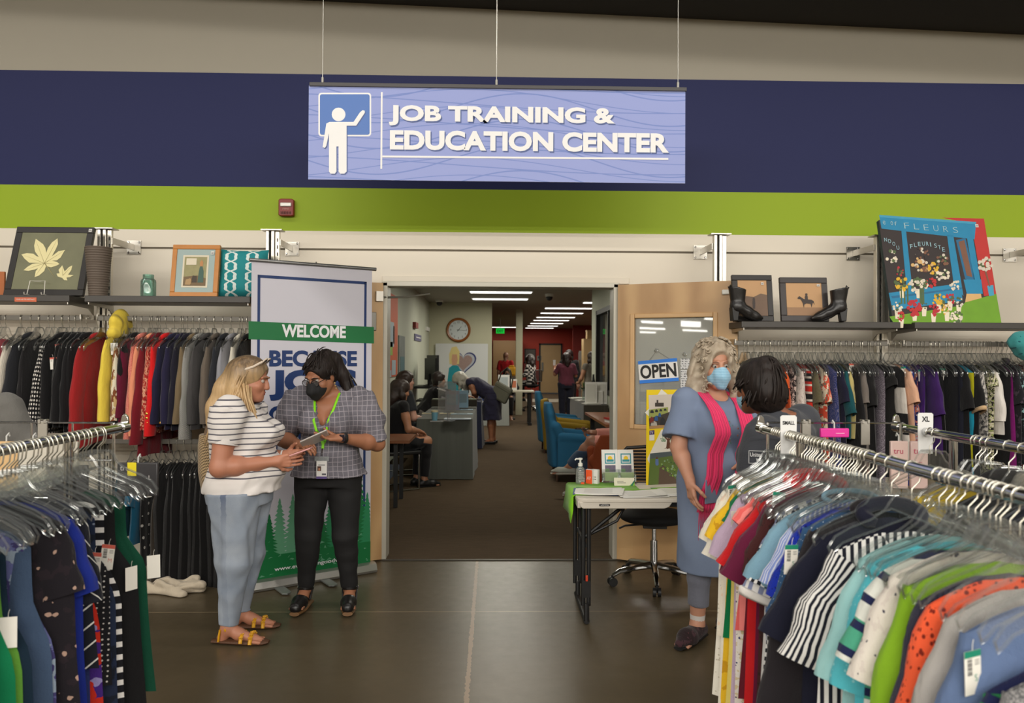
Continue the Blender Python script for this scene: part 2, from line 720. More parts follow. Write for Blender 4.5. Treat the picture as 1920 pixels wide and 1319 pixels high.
  for ax in range(3):
   o1, o2 = (ax + 1) % 3, (ax + 2) % 3
   sA = [slice(None)] * 3
   sB = [slice(None)] * 3
   sA[ax], sB[ax] = slice(0, -1), slice(1, None)
   x = sg[tuple(sA)] != sg[tuple(sB)]
   P = np.array(np.nonzero(x))
   P = P[:, (P[o1] > 0) & (P[o2] > 0) & (P[o1] < n[o1]) & (P[o2] < n[o2])]
   inside = sg[tuple(P)]
   c = []
   for d1, d2 in ((-1, -1), (0, -1), (0, 0), (-1, 0)):
    q = P.copy()
    q[o1] += d1
    q[o2] += d2
    c.append(idx[tuple(q)])
   q = np.array(c).T
   q[~inside] = q[~inside][:, ::-1]
   Q.append(q)
  Q = np.concatenate(Q)
  Q = Q[(Q >= 0).all(1)]
  return Vt, Q

 def obj(s, name, mats, parent=None, relax=1, uvfn=None, matfn=None):
  Vt, Q = s.nets()
  for _ in range(relax):
   acc = np.zeros_like(Vt)
   cn = np.zeros(len(Vt))
   for a in range(4):
    b = (a + 1) % 4
    np.add.at(acc, Q[:, a], Vt[Q[:, b]])
    np.add.at(acc, Q[:, b], Vt[Q[:, a]])
    np.add.at(cn, Q[:, a], 1)
    np.add.at(cn, Q[:, b], 1)
   Vt = Vt * 0.5 + 0.5 * acc / np.maximum(cn, 1)[:, None]
  me = bpy.data.meshes.new(name)
  me.vertices.add(len(Vt))
  me.vertices.foreach_set('co', Vt.astype(np.float32).ravel())
  me.loops.add(len(Q) * 4)
  me.loops.foreach_set('vertex_index', Q.astype(np.int32).ravel())
  me.polygons.add(len(Q))
  me.polygons.foreach_set('loop_start', np.arange(0, len(Q) * 4, 4, dtype=np.int32))
  me.update(calc_edges=True)
  me.validate()
  for m in (mats if isinstance(mats, (list, tuple)) else [mats]):
   me.materials.append(m)
  me.polygons.foreach_set('use_smooth', [True] * len(me.polygons))
  if matfn is not None:
   C = Vt[Q].mean(1)
   me.polygons.foreach_set('material_index', matfn(C).astype(np.int32))
  if uvfn is not None:
   uvl = me.uv_layers.new(name='uv')
   uvl.data.foreach_set('uv', uvfn(Vt)[Q.ravel()].astype(np.float32).ravel())
  o = bpy.data.objects.new(name, me)
  COL.objects.link(o)
  if parent is not None:
   o.parent = parent
  return o

# ---------------------------------------------------------------- the sales floor
WALLY = 6.0
DX0, DX1, DZ = -0.838, 0.955, 2.137


def concrete():
 t = NT('polished_concrete')
 v, xyz = t.obj()
 n1 = t.noise(v, 1.3, 4, 0.6)
 n2 = t.noise(v, 14, 3, 0.6)
 base = t.mix(n1, S(74, 65, 48), S(101, 89, 68))
 base = t.mix(t.math('MULTIPLY', n2, 0.35), base, S(68, 60, 46))
 jag = t.math('MULTIPLY', t.math('SUBTRACT', t.noise(v, 26, 3, 0.7), 0.5), 0.030)
 dx = t.math('ABSOLUTE', t.math('ADD', t.math('ADD', xyz[0], 0.113), jag))
 crack = t.math('LESS_THAN', dx, 0.011)
 base = t.mix(crack, base, S(139, 116, 92))
 for y in (4.76, 1.7, -1.4):
  line = t.math('LESS_THAN', t.math('ABSOLUTE', t.math('SUBTRACT', xyz[1], y)), 0.004)
  base = t.mix(line, base, S(150, 132, 104))
 t.l(base, t.b.inputs['Base Color'])
 t.l(t.math('ADD', t.math('MULTIPLY', n2, 0.16), 0.24), t.b.inputs['Roughness'])
 t.b.inputs['Specular IOR Level'].default_value = 0.45
 t.bump(n2, 0.05, 0.004)
 return t.m


def carpet():
 t = NT('brown_carpet')
 v, xyz = t.obj()
 n = t.noise(t.vscale(v, (1, 6, 1)), 5, 4, 0.7)
 n2 = t.noise(v, 120, 2)
 c = t.mix(n, S(70, 58, 45), S(112, 95, 75))
 c = t.mix(t.math('MULTIPLY', n2, 0.6), c, S(62, 52, 42))
 t.l(c, t.b.inputs['Base Color'])
 t.b.inputs['Roughness'].default_value = 1.0
 t.b.inputs['Specular IOR Level'].default_value = 0.1
 t.bump(n2, 0.5, 0.01)
 return t.m


def paint(name, col, rough=0.6, spec=0.5):
 return M(name, S(col), rough, spec=spec, bump=(180, 0.04), var=0.03, vs=1.5)


m_cream = paint('cream_panel', (226, 217, 200), 0.5)
m_white = paint('upper_white_paint', (158, 152, 138))
m_blue = paint('navy_paint', (30, 36, 82), 0.6, 0.3)
m_green = paint('lime_paint', (146, 172, 0))
m_dark = M('dark_ceiling', S(42, 39, 37), 0.8)
m_trim = M('door_frame_metal', S(196, 192, 178), 0.4, 0.1)
m_maple = None


def maple():
 t = NT('maple_veneer')
 v, xyz = t.obj()
 w = t.n('ShaderNodeTexWave', wave_type='RINGS', rings_direction='SPHERICAL')
 t.l(t.vscale(v, (0.6, 1, 0.28)), w.inputs['Vector'])
 w.inputs['Scale'].default_value = 2.2
 w.inputs['Distortion'].default_value = 9
 w.inputs['Detail'].default_value = 2
 w.inputs['Detail Scale'].default_value = 1.1
 n = t.noise(t.vscale(v, (1.2, 1.2, 0.5)), 3.2, 4, 0.6)
 f = t.math('ADD', t.math('MULTIPLY', w.outputs[1], 0.45), t.math('MULTIPLY', n, 0.55))
 t.l(t.mix(f, S(158, 118, 74), S(214, 176, 126)), t.b.inputs['Base Color'])
 t.b.inputs['Roughness'].default_value = 0.38
 return t.m


m_maple = maple()
m_maple2 = M('maple_trim', S(205, 166, 118), 0.4, var=0.08, vs=20)
m_chrome = M('chrome', S(196, 196, 196), 0.12, 1.0)
m_steel = M('brushed_steel', S(178, 174, 166), 0.32, 0.9)
m_black = M('black_plastic', S(22, 22, 23), 0.45)
m_glass = clear('door_glass', (0.80, 0.83, 0.80), 0.10, 0.02, 0.22)

mb = MB()
mb.box2((-13, -14, -0.1), (13, 5.95, 0))
struct(mb.build('floor', concrete(), smooth=0))
mb = MB()
mb.box2((-1.3, 5.95, -0.1), (6, 33.2, 0.002))
mb.box2((-6, 12, -0.1), (-1.3, 33.2, 0.002))
struct(mb.build('floor_office', carpet(), smooth=0))
mb = MB()
mb.tube([(DX0, 5.955, 0.003), (DX1, 5.955, 0.003)], 0.018, 8, flat=((0, 0, 1), 0.35))
struct(mb.build('trim_1', M('threshold_strip', S(88, 84, 76), 0.4, 0.6)))

# the front wall: cream panels, lime and navy bands, off-white above, around the doorway
mb = MB()
for z0, z1, mi in ((2.53, 2.865, 1), (2.865, 3.745, 2), (3.745, 5.2, 3)):
 mb.box2((-13, WALLY, z0), (13, WALLY + 0.15, z1), mi)
for x0, x1, z0, z1 in ((-13, DX0, 0, 2.38), (DX1, 13, 0, 2.38), (DX0, DX1, DZ, 2.38), (-13, 13, 2.396, 2.53)):
 mb.box2((x0, WALLY, z0), (x1, WALLY + 0.15, z1), 0)
mb.box2((-13, WALLY + 0.012, 2.38), (13, WALLY + 0.15, 2.396), 4)
struct(mb.build('wall_front', [m_cream, m_green, m_blue, m_white, M('slat_groove', S(120, 112, 98), 0.8)], smooth=0))
mb = MB()
mb.box2((DX0 - 0.02, WALLY - 0.014, DZ), (1.055, WALLY, 2.186))
struct(mb.build('trim_2', m_cream, smooth=0, bevel=0.003))
mb = MB()
for x in (DX0, DX1):
 mb.box2((x - 0.022, WALLY - 0.02, 0), (x + 0.022, WALLY + 0.17, DZ))
mb.box2((DX0 - 0.022, WALLY - 0.02, DZ - 0.03), (DX1 + 0.022, WALLY + 0.17, DZ + 0.008))
struct(mb.build('trim_3', m_trim, smooth=0, bevel=0.004))

# dark bulkhead and roof deck over the sales floor
mb = MB()
mb.add([(-13, 5.15, 4.68), (13, 5.15, 3.86), (13, 6.0, 3.86), (-13, 6.0, 4.68), (-13, 5.15, 5.2), (13, 5.15, 5.2), (13, 6.0, 5.2), (-13, 6.0, 5.2)],
  [(0, 3, 2, 1), (4, 5, 6, 7), (0, 1, 5, 4), (1, 2, 6, 5), (2, 3, 7, 6), (3, 0, 4, 7)])
struct(mb.build('ceiling_bulkhead', m_dark, smooth=0))
mb = MB()
mb.box2((-13, -14, 5.2), (13, 6.15, 5.3))
struct(mb.build('ceiling', m_dark, smooth=0))
for nm, lo, hi in (('wall_left', (-13.1, -14, 0), (-13, 6, 5.2)), ('wall_right', (13, -14, 0), (13.1, 6, 5.2)), ('wall_rear', (-13, -14.1, 0), (13, -14, 5.2))):
 mb = MB()
 mb.box2(lo, hi)
 struct(mb.build(nm, M('far_wall_paint', S(150, 144, 132), 0.7), smooth=0))


# ---------------------------------------------------------------- the two open wooden doors
def door(name, hinge, free, flip):
 """leaf from the hinge to its free edge; the visible face is the one towards the sales floor"""
 h, fr = V3(*hinge, 0), V3(*free, 0)
 ex = unit(fr - h)
 L = float(np.linalg.norm(fr - h))
 ez = V3(0, 0, 1)
 nr = np.cross(ex, ez) * (1 if flip else -1)     # towards the camera
 R = np.array([ex, -nr, ez]).T
 o = MB()
 s0, s1, z0, z1 = 0.145, 0.735, 1.055, 1.865

 def bx(m, a0, a1, b0, b1, t0, t1, mi=0):
  m.box(h + ex * (a0 + a1) / 2 + nr * (t0 + t1) / 2 + ez * (b0 + b1) / 2, (a1 - a0, t1 - t0, b1 - b0), mi, R)
 for a0, a1, b0, b1 in ((0.012, s0, 0.012, DZ - 0.01), (s1, L, 0.012, DZ - 0.01), (s0, s1, 0.012, z0), (s0, s1, z1, DZ - 0.01)):
  bx(o, a0, a1, b0, b1, -0.022, 0.022)
 d = struct(o.build(name, m_maple, smooth=0))
 o = MB()
 w = 0.035
 for a0, a1, b0, b1 in ((s0 - w, s0, z0 - w, z1 + w), (s1, s1 + w, z0 - w, z1 + w), (s0, s1, z1, z1 + w), (s0, s1, z0 - w, z0)):
  bx(o, a0, a1, b0, b1, -0.032, 0.032)
 o.build('vision_frame', m_maple2, d, smooth=0, bevel=0.006)
 o = MB()
 bx(o, s0, s1, z0, z1, -0.003, 0.003)
 o.build('vision_glass', m_glass, d, smooth=0)
 o = MB()
 for z in (0.25, 1.05, 1.88):
  bx(o, -0.004, 0.016, z - 0.05, z + 0.05, -0.03, -0.018)
  o.tube([h + ex * 0.004 - nr * 0.03 + ez * (z - 0.05), h + ex * 0.004 - nr * 0.03 + ez * (z + 0.05)], 0.008, 8)
 o.build('hinge', m_steel, d)
 o = MB()
 bx(o, 0.012, L, 0.012, 0.10, 0.022, 0.0235)
 o.build('kick_plate', m_maple, d, smooth=0)
 o = MB()
 bx(o, L - 0.1, L - 0.012, 0.93, 1.03, 0.022, 0.026)
 o.tube([h + ex * (L - 0.06) + nr * 0.02 + ez * 0.98, h + ex * (L - 0.06) + nr * 0.075 + ez * 0.98], 0.011, 10)
 o.tube([h + ex * (L - 0.06) + nr * 0.07 + ez * 0.98, h + ex * (L - 0.19) + nr * 0.07 + ez * 0.98], 0.011, 10)
 o.build('handle', m_steel, d)
 return d, h, ex, ez, nr, R, bx


dr, RH, REX, EZ, RN, RR, rbx = door('door_2', (DX1 + 0.005, 5.97), (1.775, 5.565), True)
mb = MB()
rbx(mb, 0.80, 0.888, 2.025, 2.062, 0.022, 0.045)
mb.build('door_sensor', M('white_plastic', S(226, 224, 216), 0.4), dr, bevel=0.008)
mb = MB()
rbx(mb, 0.896, 0.9105, 1.45, 1.72, -0.012, 0.012)
mb.build('edge_bolt', m_steel, dr, smooth=0)
dl, LH, LEX, _, LN, LR, lbx = door('door_1', (DX0 - 0.005, 5.97), (-1.66, 5.565), False)
mb = MB()
lbx(mb, 0.0, 0.30, 1.985, 2.0, -0.05, -0.035)
mb.tube([(DX0 - 0.1, 5.93, 2.02), (DX0 + 0.02, 5.99, 2.02), (-0.68, 6.08, 2.03), (-0.50, 6.12, 2.06)], 0.008, 8)
lbx(mb, 0.02, 0.075, 1.985, 2.06, 0.022, 0.05)
mb.build('door_closer', m_steel, dl)
mb = MB()
lbx(mb, 0.07, 0.12, 1.76, 1.90, 0.022, 0.04)
mb.build('lock_plate', M('lock_grey', S(120, 118, 112), 0.35, 0.8), dl, bevel=0.003)


def on_door(s, z, off=0.006):
 return RH + REX * s + EZ * z + RN * off


# OPEN sign on the glass, on its string and suction cup
def doorpt(px, py, off=0.006):
 p0 = RH + RN * off
 d = ray(px, py)
 t = np.dot(p0 - CAM, RN) / np.dot(d, RN)
 return CAM + d * t


m_paperw = M('white_card', S(228, 226, 222), 0.6)
m_ink = M('black_ink', S(18, 18, 20), 0.6)
c = doorpt(1234, 696, 0.012)
tilt = math.radians(5)
ex2 = REX * math.cos(tilt) + EZ * math.sin(tilt)
ez2 = -REX * math.sin(tilt) + EZ * math.cos(tilt)
w2, h2 = 0.150, 0.086
sg = empty('open_sign', c)
tag(sg, 'white OPEN sign with blue edges hanging on the door glass', 'sign')


def rect(m, o, a0, a1, b0, b1, ux, uy, d=0.002, mi=0):
 m.prism([(a0, b0), (a1, b0), (a1, b1), (a0, b1)], o, ux, uy, d, mi)


mb = MB()
rect(mb, -RN * 0, -w2, w2, -h2, h2, ex2, ez2, 0.003)
for b0, b1 in ((-h2, -h2 + 0.026), (h2 - 0.026, h2)):
 rect(mb, RN * 0.0006, -w2, w2, b0, b1, ex2, ez2, 0.0006, 1)
mb.build('sign_board', [m_paperw, M('sign_blue', S(38, 120, 214), 0.5)], sg, smooth=0)
mb = MB()
put_text(mb, 'OPEN', ex2 * -0.138 + ez2 * -0.052 + RN * 0.001, ex2, ez2, w=0.276, h=0.104, bold=0.03)
mb.build('lettering', m_ink, sg, smooth=0)
mb = MB()
top = doorpt(1231, 658, 0.010) - c
mb.tube([ex2 * -0.06 + ez2 * h2, top, ex2 * 0.09 + ez2 * h2], 0.0015, 6)
mb.build('string', M('string_grey', S(120, 118, 112), 0.7), sg)
mb = MB()
mb.lathe([(0.0, 0.012), (0.006, 0.012), (0.008, 0.006), (0.018, 0.0)], top, 14, 0, np.array([REX, EZ, RN]).T)
mb.build('suction_cup', clear('cup_clear'), sg)

# hours sheets beside it
m_print = None
t_ = NT('printed_sheet')
_u0 = t_.uv()
_ln = t_.math('LESS_THAN', t_.math('FRACT', t_.math('MULTIPLY', _u0[2], 58)), 0.45)
_wd = t_.math('GREATER_THAN', t_.noise(t_.vscale(_u0[0], (90, 58, 1)), 1.0, 1), 0.5)
t_.l(t_.mix(t_.math('MULTIPLY', _ln, _wd), S(205, 205, 205), S(96, 98, 102)), t_.b.inputs['Base Color'])
m_print = t_.m
for i, (y0, y1) in enumerate(((673, 692), (694, 733))):
 a, b, cc = doorpt(1276, y1, 0.009), doorpt(1330, y1, 0.009), doorpt(1276, y0, 0.009)
 mb = MB()
 mb.prism([(0, 0), (0.2, 0), (0.2, np.linalg.norm(cc - a)), (0, np.linalg.norm(cc - a))], a, REX, EZ, 0.002)
 o = mb.build('notice_sheet', m_print, smooth=0)
 tag(o, ('short printed hours sheet on the door glass beside the OPEN sign', 'tall printed notice sheet below the short one on the door glass')[i], 'notice')
for x in (1284, 1310):
 mb = MB()
 mb.lathe([(0.0, 0.012), (0.006, 0.012), (0.008, 0.006), (0.018, 0.0)], doorpt(x, 665, 0.004), 14, 0, np.array([REX, EZ, RN]).T)
 o = mb.build('suction_cup', clear('cup_clear'))
 tag(o, 'clear suction cup on the door glass above the hours sheets', 'suction cup', 'suction cups on the door glass')

# ---------------------------------------------------------------- fire strobe
a = atY(539, 391, WALLY)
st = empty('fire_alarm', a)
tag(st, 'dark red fire strobe on the lime green band', 'fire alarm')
mr = M('alarm_red', S(134, 40, 34), 0.45)
mb = MB()
mb.prism([(-0.058, -0.06), (-0.04, -0.066), (0.04, -0.066), (0.058, -0.06), (0.058, 0.06), (0.04, 0.067), (-0.04, 0.067), (-0.058, 0.06)],
   (0, -0.045, 0), (1, 0, 0), (0, 0, 1), 0.045)
mb.build('housing', mr, st, bevel=0.006)
mb = MB()
mb.box((0, -0.05, 0.02), (0.085, 0.012, 0.03))
mb.build('strobe_lens', M('strobe_lens', S(225, 222, 214), 0.15), st, bevel=0.006)
mb = MB()
for i in range(7):
 mb.box((-0.036 + i * 0.012, -0.047, -0.042), (0.005, 0.006, 0.02))
mb.build('grille', M('alarm_dark', S(70, 18, 16), 0.6), st)
mb = MB()
put_text(mb, 'FIRE', (0, -0.0455, -0.018), (1, 0, 0), (0, 0, 1), w=0.05, h=0.013, align='c')
mb.build('lettering', M('alarm_letter', S(190, 150, 140), 0.6), st, smooth=0)

# ---------------------------------------------------------------- wall shelving: slotted uprights, brackets, shelves, hanging rails
PY = 5.66
POSTX = [(-2.81, 1, ''), (-1.605, 1, ''), (1.665, -1, ''), (2.872, -1, ''), (-4.02, 1, ''), (4.12, -1, '')]
POSTLAB = ['slotted steel upright between the leaf picture shelf and the jar shelf', 'slotted steel upright rising behind the welcome banner',
   'slotted steel upright behind the open wooden door', 'slotted steel upright beside the flower shop painting',
   'slotted steel upright at the end of the leaf picture shelf', 'slotted steel upright at the end of the flower painting shelf']
m_slot = M('upright_steel', S(200, 194, 182), 0.3, 0.75)
m_slotd = M('slot_dark', S(40, 38, 36), 0.7)
for (x, sd, _), lab in zip(POSTX, POSTLAB):
 p = empty('shelf_upright', (x, PY, 0))
 tag(p, lab, 'shelf upright', 'slotted uprights of the wall shelves')
 mb = MB()
 mb.box((-0.034, 0, 1.235), (0.022, 0.05, 2.47))
 mb.box((0.004, 0, 1.235), (0.022, 0.05, 2.47))
 mb.box((0.034, 0.004, 1.235), (0.03, 0.03, 2.47))
 mb.box((-0.015, 0.01, 1.235), (0.02, 0.025, 2.47), 1)
 for k in range(36):
  mb.box((0.036 * sd if sd > 0 else -0.02, -0.0265 if sd < 0 else -0.012, 0.62 + k * 0.051), (0.008, 0.004, 0.026), 1)
 mb.build('post', [m_slot, m_slotd], p, smooth=0, bevel=0.002)
 mb = MB()
 mb.box((0, 0, 2.475), (0.15, 0.10, 0.008))
 mb.build('cap_plate', m_steel, p, smooth=0)
 mb = MB()
 mb.box((0.052 * sd, 0.165, 2.39), (0.008, 0.33, 0.045))
 mb.build('wall_arm', m_steel, p, smooth=0)
 mb = MB()
 mb.box((0.052 * sd, 0.335, 2.39), (0.105, 0.006, 0.105))
 mb.build('wall_plate', m_steel, p, smooth=0)
 for dx in (-0.04, 0.04):
  for dz in (-0.04, 0.04):
   mb = MB()
   mb.lathe([(0.008, 0.0), (0.008, 0.004), (0.004, 0.007)], (0.052 * sd + dx, 0.333, 2.39 + dz), 10, 0, Rx(math.pi / 2))
   mb.build('screw', m_chrome, p)
 mb = MB()
 mb.box((0, -0.16, 0.05), (0.06, 0.42, 0.1))
 mb.build('foot', m_slot, p, smooth=0, bevel=0.004)

m_shelf = M('shelf_laminate', S(56, 52, 48), 0.42, var=0.08, vs=8)
BAYS = [('A', -4.0, -2.86, 1.965, 'leaf picture'), ('B', -2.76, -1.65, 1.965, 'green jar'), ('C', 1.71, 2.82, 1.82, 'cowboy prints'),
  ('D', 2.92, 4.04, 1.82, 'flower shop painting')]
for nm, x0, x1, zs, what in BAYS:
 p = empty('wall_shelf', ((x0 + x1) / 2, 5.47, zs))
 tag(p, f'dark laminate wall shelf carrying the {what}', 'shelf', 'dark shelves along the wall')
 w = (x1 - x0)
 mb = MB()
 mb.box((0, 0, -0.022), (w, 0.37, 0.044))
 mb.build('board', m_shelf, p, smooth=0, bevel=0.004)
 for s in (-1, 1):
  mb = MB()
  mb.prism([(-0.17, -0.046), (0.17, -0.046), (0.17, -0.12), (0.10, -0.075), (-0.17, -0.06)], (s * (w / 2 - 0.02) + 0.004, 0, 0), (0, 1, 0), (0, 0, 1), 0.006)
  mb.build('bracket', m_steel, p, smooth=0)
 for zr, lab in ((zs - 0.13, 'upper'), (0.98, 'lower')):
  q = empty('hang_rail', ((x0 + x1) / 2, 5.45, zr))
  tag(q, f'{lab} steel hang rail under the {what} shelf', 'hang rail', 'hang rails along the wall')
  mb = MB()
  mb.box((0, 0, -0.017), (w, 0.014, 0.034))
  mb.build('rail', M('rail_grey', S(112, 108, 100), 0.5, 0.2), q, smooth=0, bevel=0.003)
  for s in (-1, 1):
   mb = MB()
   mb.box((s * (w / 2 - 0.008), 0.09, -0.005), (0.008, 0.2, 0.03))
   mb.build('rail_arm', m_steel, q, smooth=0)

# ---------------------------------------------------------------- planes that turn photo points into measured points on a thing
class Pl:
 def __init__(s, p0, ux, uy):
  s.p0, s.ux, s.uy = np.array(p0, float), unit(ux), unit(uy)
  s.n = np.cross(s.ux, s.uy)

 def ab(s, px, py):
  d = ray(px, py)
  t = np.dot(s.p0 - CAM, s.n) / np.dot(d, s.n)
  q = CAM + d * t - s.p0
  return float(q @ s.ux), float(q @ s.uy)

 def poly(s, m, pts, lift=0.0, mi=0, d=0.0008):
  m.prism([s.ab(*p) for p in pts], s.p0 + s.n * lift, s.ux, s.uy, d, mi)

 def rect(m_, m, a0, a1, b0, b1, lift=0.0, mi=0, d=0.0008):
  m.prism([(a0, b0), (a1, b0), (a1, b1), (a0, b1)], m_.p0 + m_.n * lift, m_.ux, m_.uy, d, mi)

 def text(s, m, txt, px, py, w=None, h=None, lift=0.001, bold=0.0, mi=0, align='l', px2=None, ph=None):
  a, b = s.ab(px, py)
  if px2:
   w = s.ab(px2, py)[0] - a
  if ph:
   h = s.ab(px, ph)[1] - b
  put_text(m, txt, s.p0 + s.ux * a + s.uy * b + s.n * lift, s.ux, s.uy, w, h, bold, align, mi)


# ---------------------------------------------------------------- the hanging sign
sp = Pl((0, 4.995, 3.0), (1, 0, 0), (0, 0, 1))
sign = empty('hanging_sign', (0, 5.0, 3.31))
tag(sign, 'blue JOB TRAINING & EDUCATION CENTER sign hanging on three wires', 'sign')
O = Matrix.Translation((0, -5.0, -3.31))


def into(o, root):
 """keep the world place of a mesh built in world coordinates when it becomes a part"""
 o.parent = root
 rm = Matrix.Translation(root.location) @ root.rotation_euler.to_matrix().to_4x4()
 o.matrix_parent_inverse = rm.inverted()
 return o


t_ = NT('sign_print')
v_, xyz_ = t_.obj()
base_ = S(148, 160, 216)
col_ = None
for i_, (fr, ph, am) in enumerate(((7.5, 0.3, 0.05), (9.0, 1.9, -0.07), (6.0, 4.1, 0.10))):
 w_ = t_.math('ADD', xyz_[2], t_.math('MULTIPLY', t_.math('SINE', t_.math('ADD', t_.math('MULTIPLY', xyz_[0], 1.3 + i_), ph)), am))
 l_ = t_.math('LESS_THAN', t_.math('FRACT', t_.math('MULTIPLY', w_, fr)), 0.05)
 col_ = l_ if col_ is None else t_.math('MAXIMUM', col_, l_)
t_.l(t_.mix(col_, base_, S(116, 136, 200)), t_.b.inputs['Base Color'])
t_.b.inputs['Roughness'].default_value = 0.5
mb = MB()
mb.box2((-1.195, 4.995, 2.70), (1.243, 5.003, 3.305))
into(mb.build('banner_board', t_.m, smooth=0), sign)
mb = MB()
mb.box2((-1.19, 4.985, 3.30), (1.25, 5.013, 3.325))
into(mb.build('top_rail', M('rail_charcoal', S(72, 70, 72), 0.45), smooth=0, bevel=0.003), sign)
m_signw = M('sign_white', S(240, 240, 240), 0.5)
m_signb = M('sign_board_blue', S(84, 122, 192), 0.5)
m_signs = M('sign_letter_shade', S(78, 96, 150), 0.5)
mb = MB()


def rrect(x0, y0, x1, y1, r, n=5):
 pts = []
 for cx, cy, a0 in ((x1 - r, y1 - r, 0), (x0 + r, y1 - r, 90), (x0 + r, y0 + r, 180), (x1 - r, y0 + r, 270)):
  for i in range(n + 1):
   a = math.radians(a0 + 90 * i / n)
   pts.append((cx + r * math.cos(a), cy + r * math.sin(a)))
 return pts


sp.poly(mb, rrect(597, 174, 696, 256, 6), 0.001, 0)
sp.poly(mb, rrect(600, 177, 693, 253, 4), 0.002, 1)
a_, b_ = sp.ab(635, 215)
mb.prism([(a_ + 0.044 * math.cos(t), b_ + 0.044 * math.sin(t)) for t in np.linspace(0, 6.283, 25)[:-1]], sp.p0 + sp.n * 0.003, sp.ux, sp.uy, 0.0008, 0)
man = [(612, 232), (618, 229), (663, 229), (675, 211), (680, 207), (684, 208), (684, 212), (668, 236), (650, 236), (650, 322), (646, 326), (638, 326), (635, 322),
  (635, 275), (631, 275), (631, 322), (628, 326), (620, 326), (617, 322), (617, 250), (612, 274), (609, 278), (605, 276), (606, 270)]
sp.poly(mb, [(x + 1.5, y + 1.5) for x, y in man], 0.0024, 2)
sp.poly(mb, man, 0.003, 0)
sp.poly(mb, [(714.3, 173), (717.6, 173), (716.6, 317), (713.3, 317)], 0.002, 0)
sp.poly(mb, [(717, 292), (1253, 296.5), (1253, 300), (717, 295.5)], 0.002, 0)
into(mb.build('pictogram', [m_signw, m_signb, m_signs], smooth=0), sign)
mb = MB()
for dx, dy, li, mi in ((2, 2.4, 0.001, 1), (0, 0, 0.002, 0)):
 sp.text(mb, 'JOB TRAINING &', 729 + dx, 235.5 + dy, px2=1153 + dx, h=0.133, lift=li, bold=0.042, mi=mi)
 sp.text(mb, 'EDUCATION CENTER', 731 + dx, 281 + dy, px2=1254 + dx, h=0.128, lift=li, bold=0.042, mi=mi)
into(mb.build('lettering', [m_signw, m_signs], smooth=0), sign)
m_wire = M('wire_steel', S(190, 188, 180), 0.3, 0.9)
for px in (605, 931, 1271):
 x = float(atY(px, 158, 5.0)[0])
 mb = MB()
 mb.tube([(x, 4.999, 3.32), (x, 4.999, 5.2)], 0.0025, 6)
 mb.tube([(x, 4.999, 3.325), (x, 4.999, 3.36)], 0.008, 8)
 into(mb.build('hanging_wire', m_wire), sign)

# ---------------------------------------------------------------- roll-up welcome banner
b0, b1 = V3(-1.607, 5.175, 0), V3(-0.868, 5.665, 0)
bu = unit(b1 - b0)
BW = float(np.linalg.norm(b1 - b0))
bp = Pl(b0, bu, (0, 0, 1))
ban = empty('welcome_banner', (b0 + b1) / 2)
tag(ban, 'white roll-up WELCOME banner with green trees standing by the left door', 'banner')
m_bw = M('banner_white', S(196, 194, 204), 0.45)
m_bg = M('banner_green', S(0, 104, 52), 0.5)
m_bn = M('banner_navy', S(6, 44, 98), 0.5)
mb = MB()
bp.rect(mb, 0.0, BW - 0.02, 0.045, 2.195, 0, 0, 0.002)
into(mb.build('panel', m_bw, smooth=0), ban)
mb = MB()
mb.tube([b0 + bu * -0.015 + V3(0, 0, 2.2), b1 + bu * 0.01 + V3(0, 0, 2.2)], 0.013, 12)
into(mb.build('top_rail', M('rail_silver', S(150, 150, 150), 0.3, 0.8)), ban)
mb = MB()
nb = bp.n
prof = [(-0.05, 0.004), (0.055, 0.004), (0.06, 0.02), (0.045, 0.06), (0.02, 0.07), (-0.02, 0.07), (-0.05, 0.05)]
vs = [b0 + bu * s + nb * a + V3(0, 0, c) for s in (-0.01, BW + 0.01) for a, c in prof]
k_ = len(prof)
mb.add(vs, [tuple(range(k_)), tuple(range(2 * k_ - 1, k_ - 1, -1))] + [(i, k_ + i, k_ + (i + 1) % k_, (i + 1) % k_) for i in range(k_)])
into(mb.build('base_cassette', M('cassette_alloy', S(170, 168, 162), 0.3, 0.8), smooth=30), ban)
for s in (0.18, 0.5):
 mb = MB()
 c_ = b0 + bu * s + nb * 0.12
 mb.prism([(-0.03, -0.09), (0.03, -0.09), (0.035, 0.0), (0.03, 0.09), (0.0, 0.11), (-0.03, 0.09)], c_ + V3(0, 0, 0.008), bu, nb, 0.008)
 into(mb.build('foot', M('foot_grey', S(130, 134, 130), 0.4, 0.4), smooth=0), ban)
mb = MB()
mb.tube([b0 + bu * (BW / 2) - nb * 0.012 + V3(0, 0, 0.05), b0 + bu * (BW / 2) - nb * 0.012 + V3(0, 0, 2.2)], 0.008, 8)
mb.ball(b0 + bu * (BW / 2) + V3(0, 0, 2.215), 0.008, 8)
into(mb.build('support_pole', m_steel), ban)
mb = MB()
bt = 0.008
for a0, a1, c0, c1 in ((0.04, BW - 0.062, 2.085, 2.105), (0.04, 0.058, 0.28, 2.105), (BW - 0.08, BW - 0.062, 0.15, 2.105), (0.04, 0.25, 0.28, 0.295), (0.62, BW - 0.062, 0.15, 0.165)):
 bp.rect(mb, a0, a1, c0, c1, 0.001, 0)
into(mb.build('border_line', m_bn, smooth=0), ban)
# trees along the foot of the banner
rnd = random.Random(4)
mb = MB()


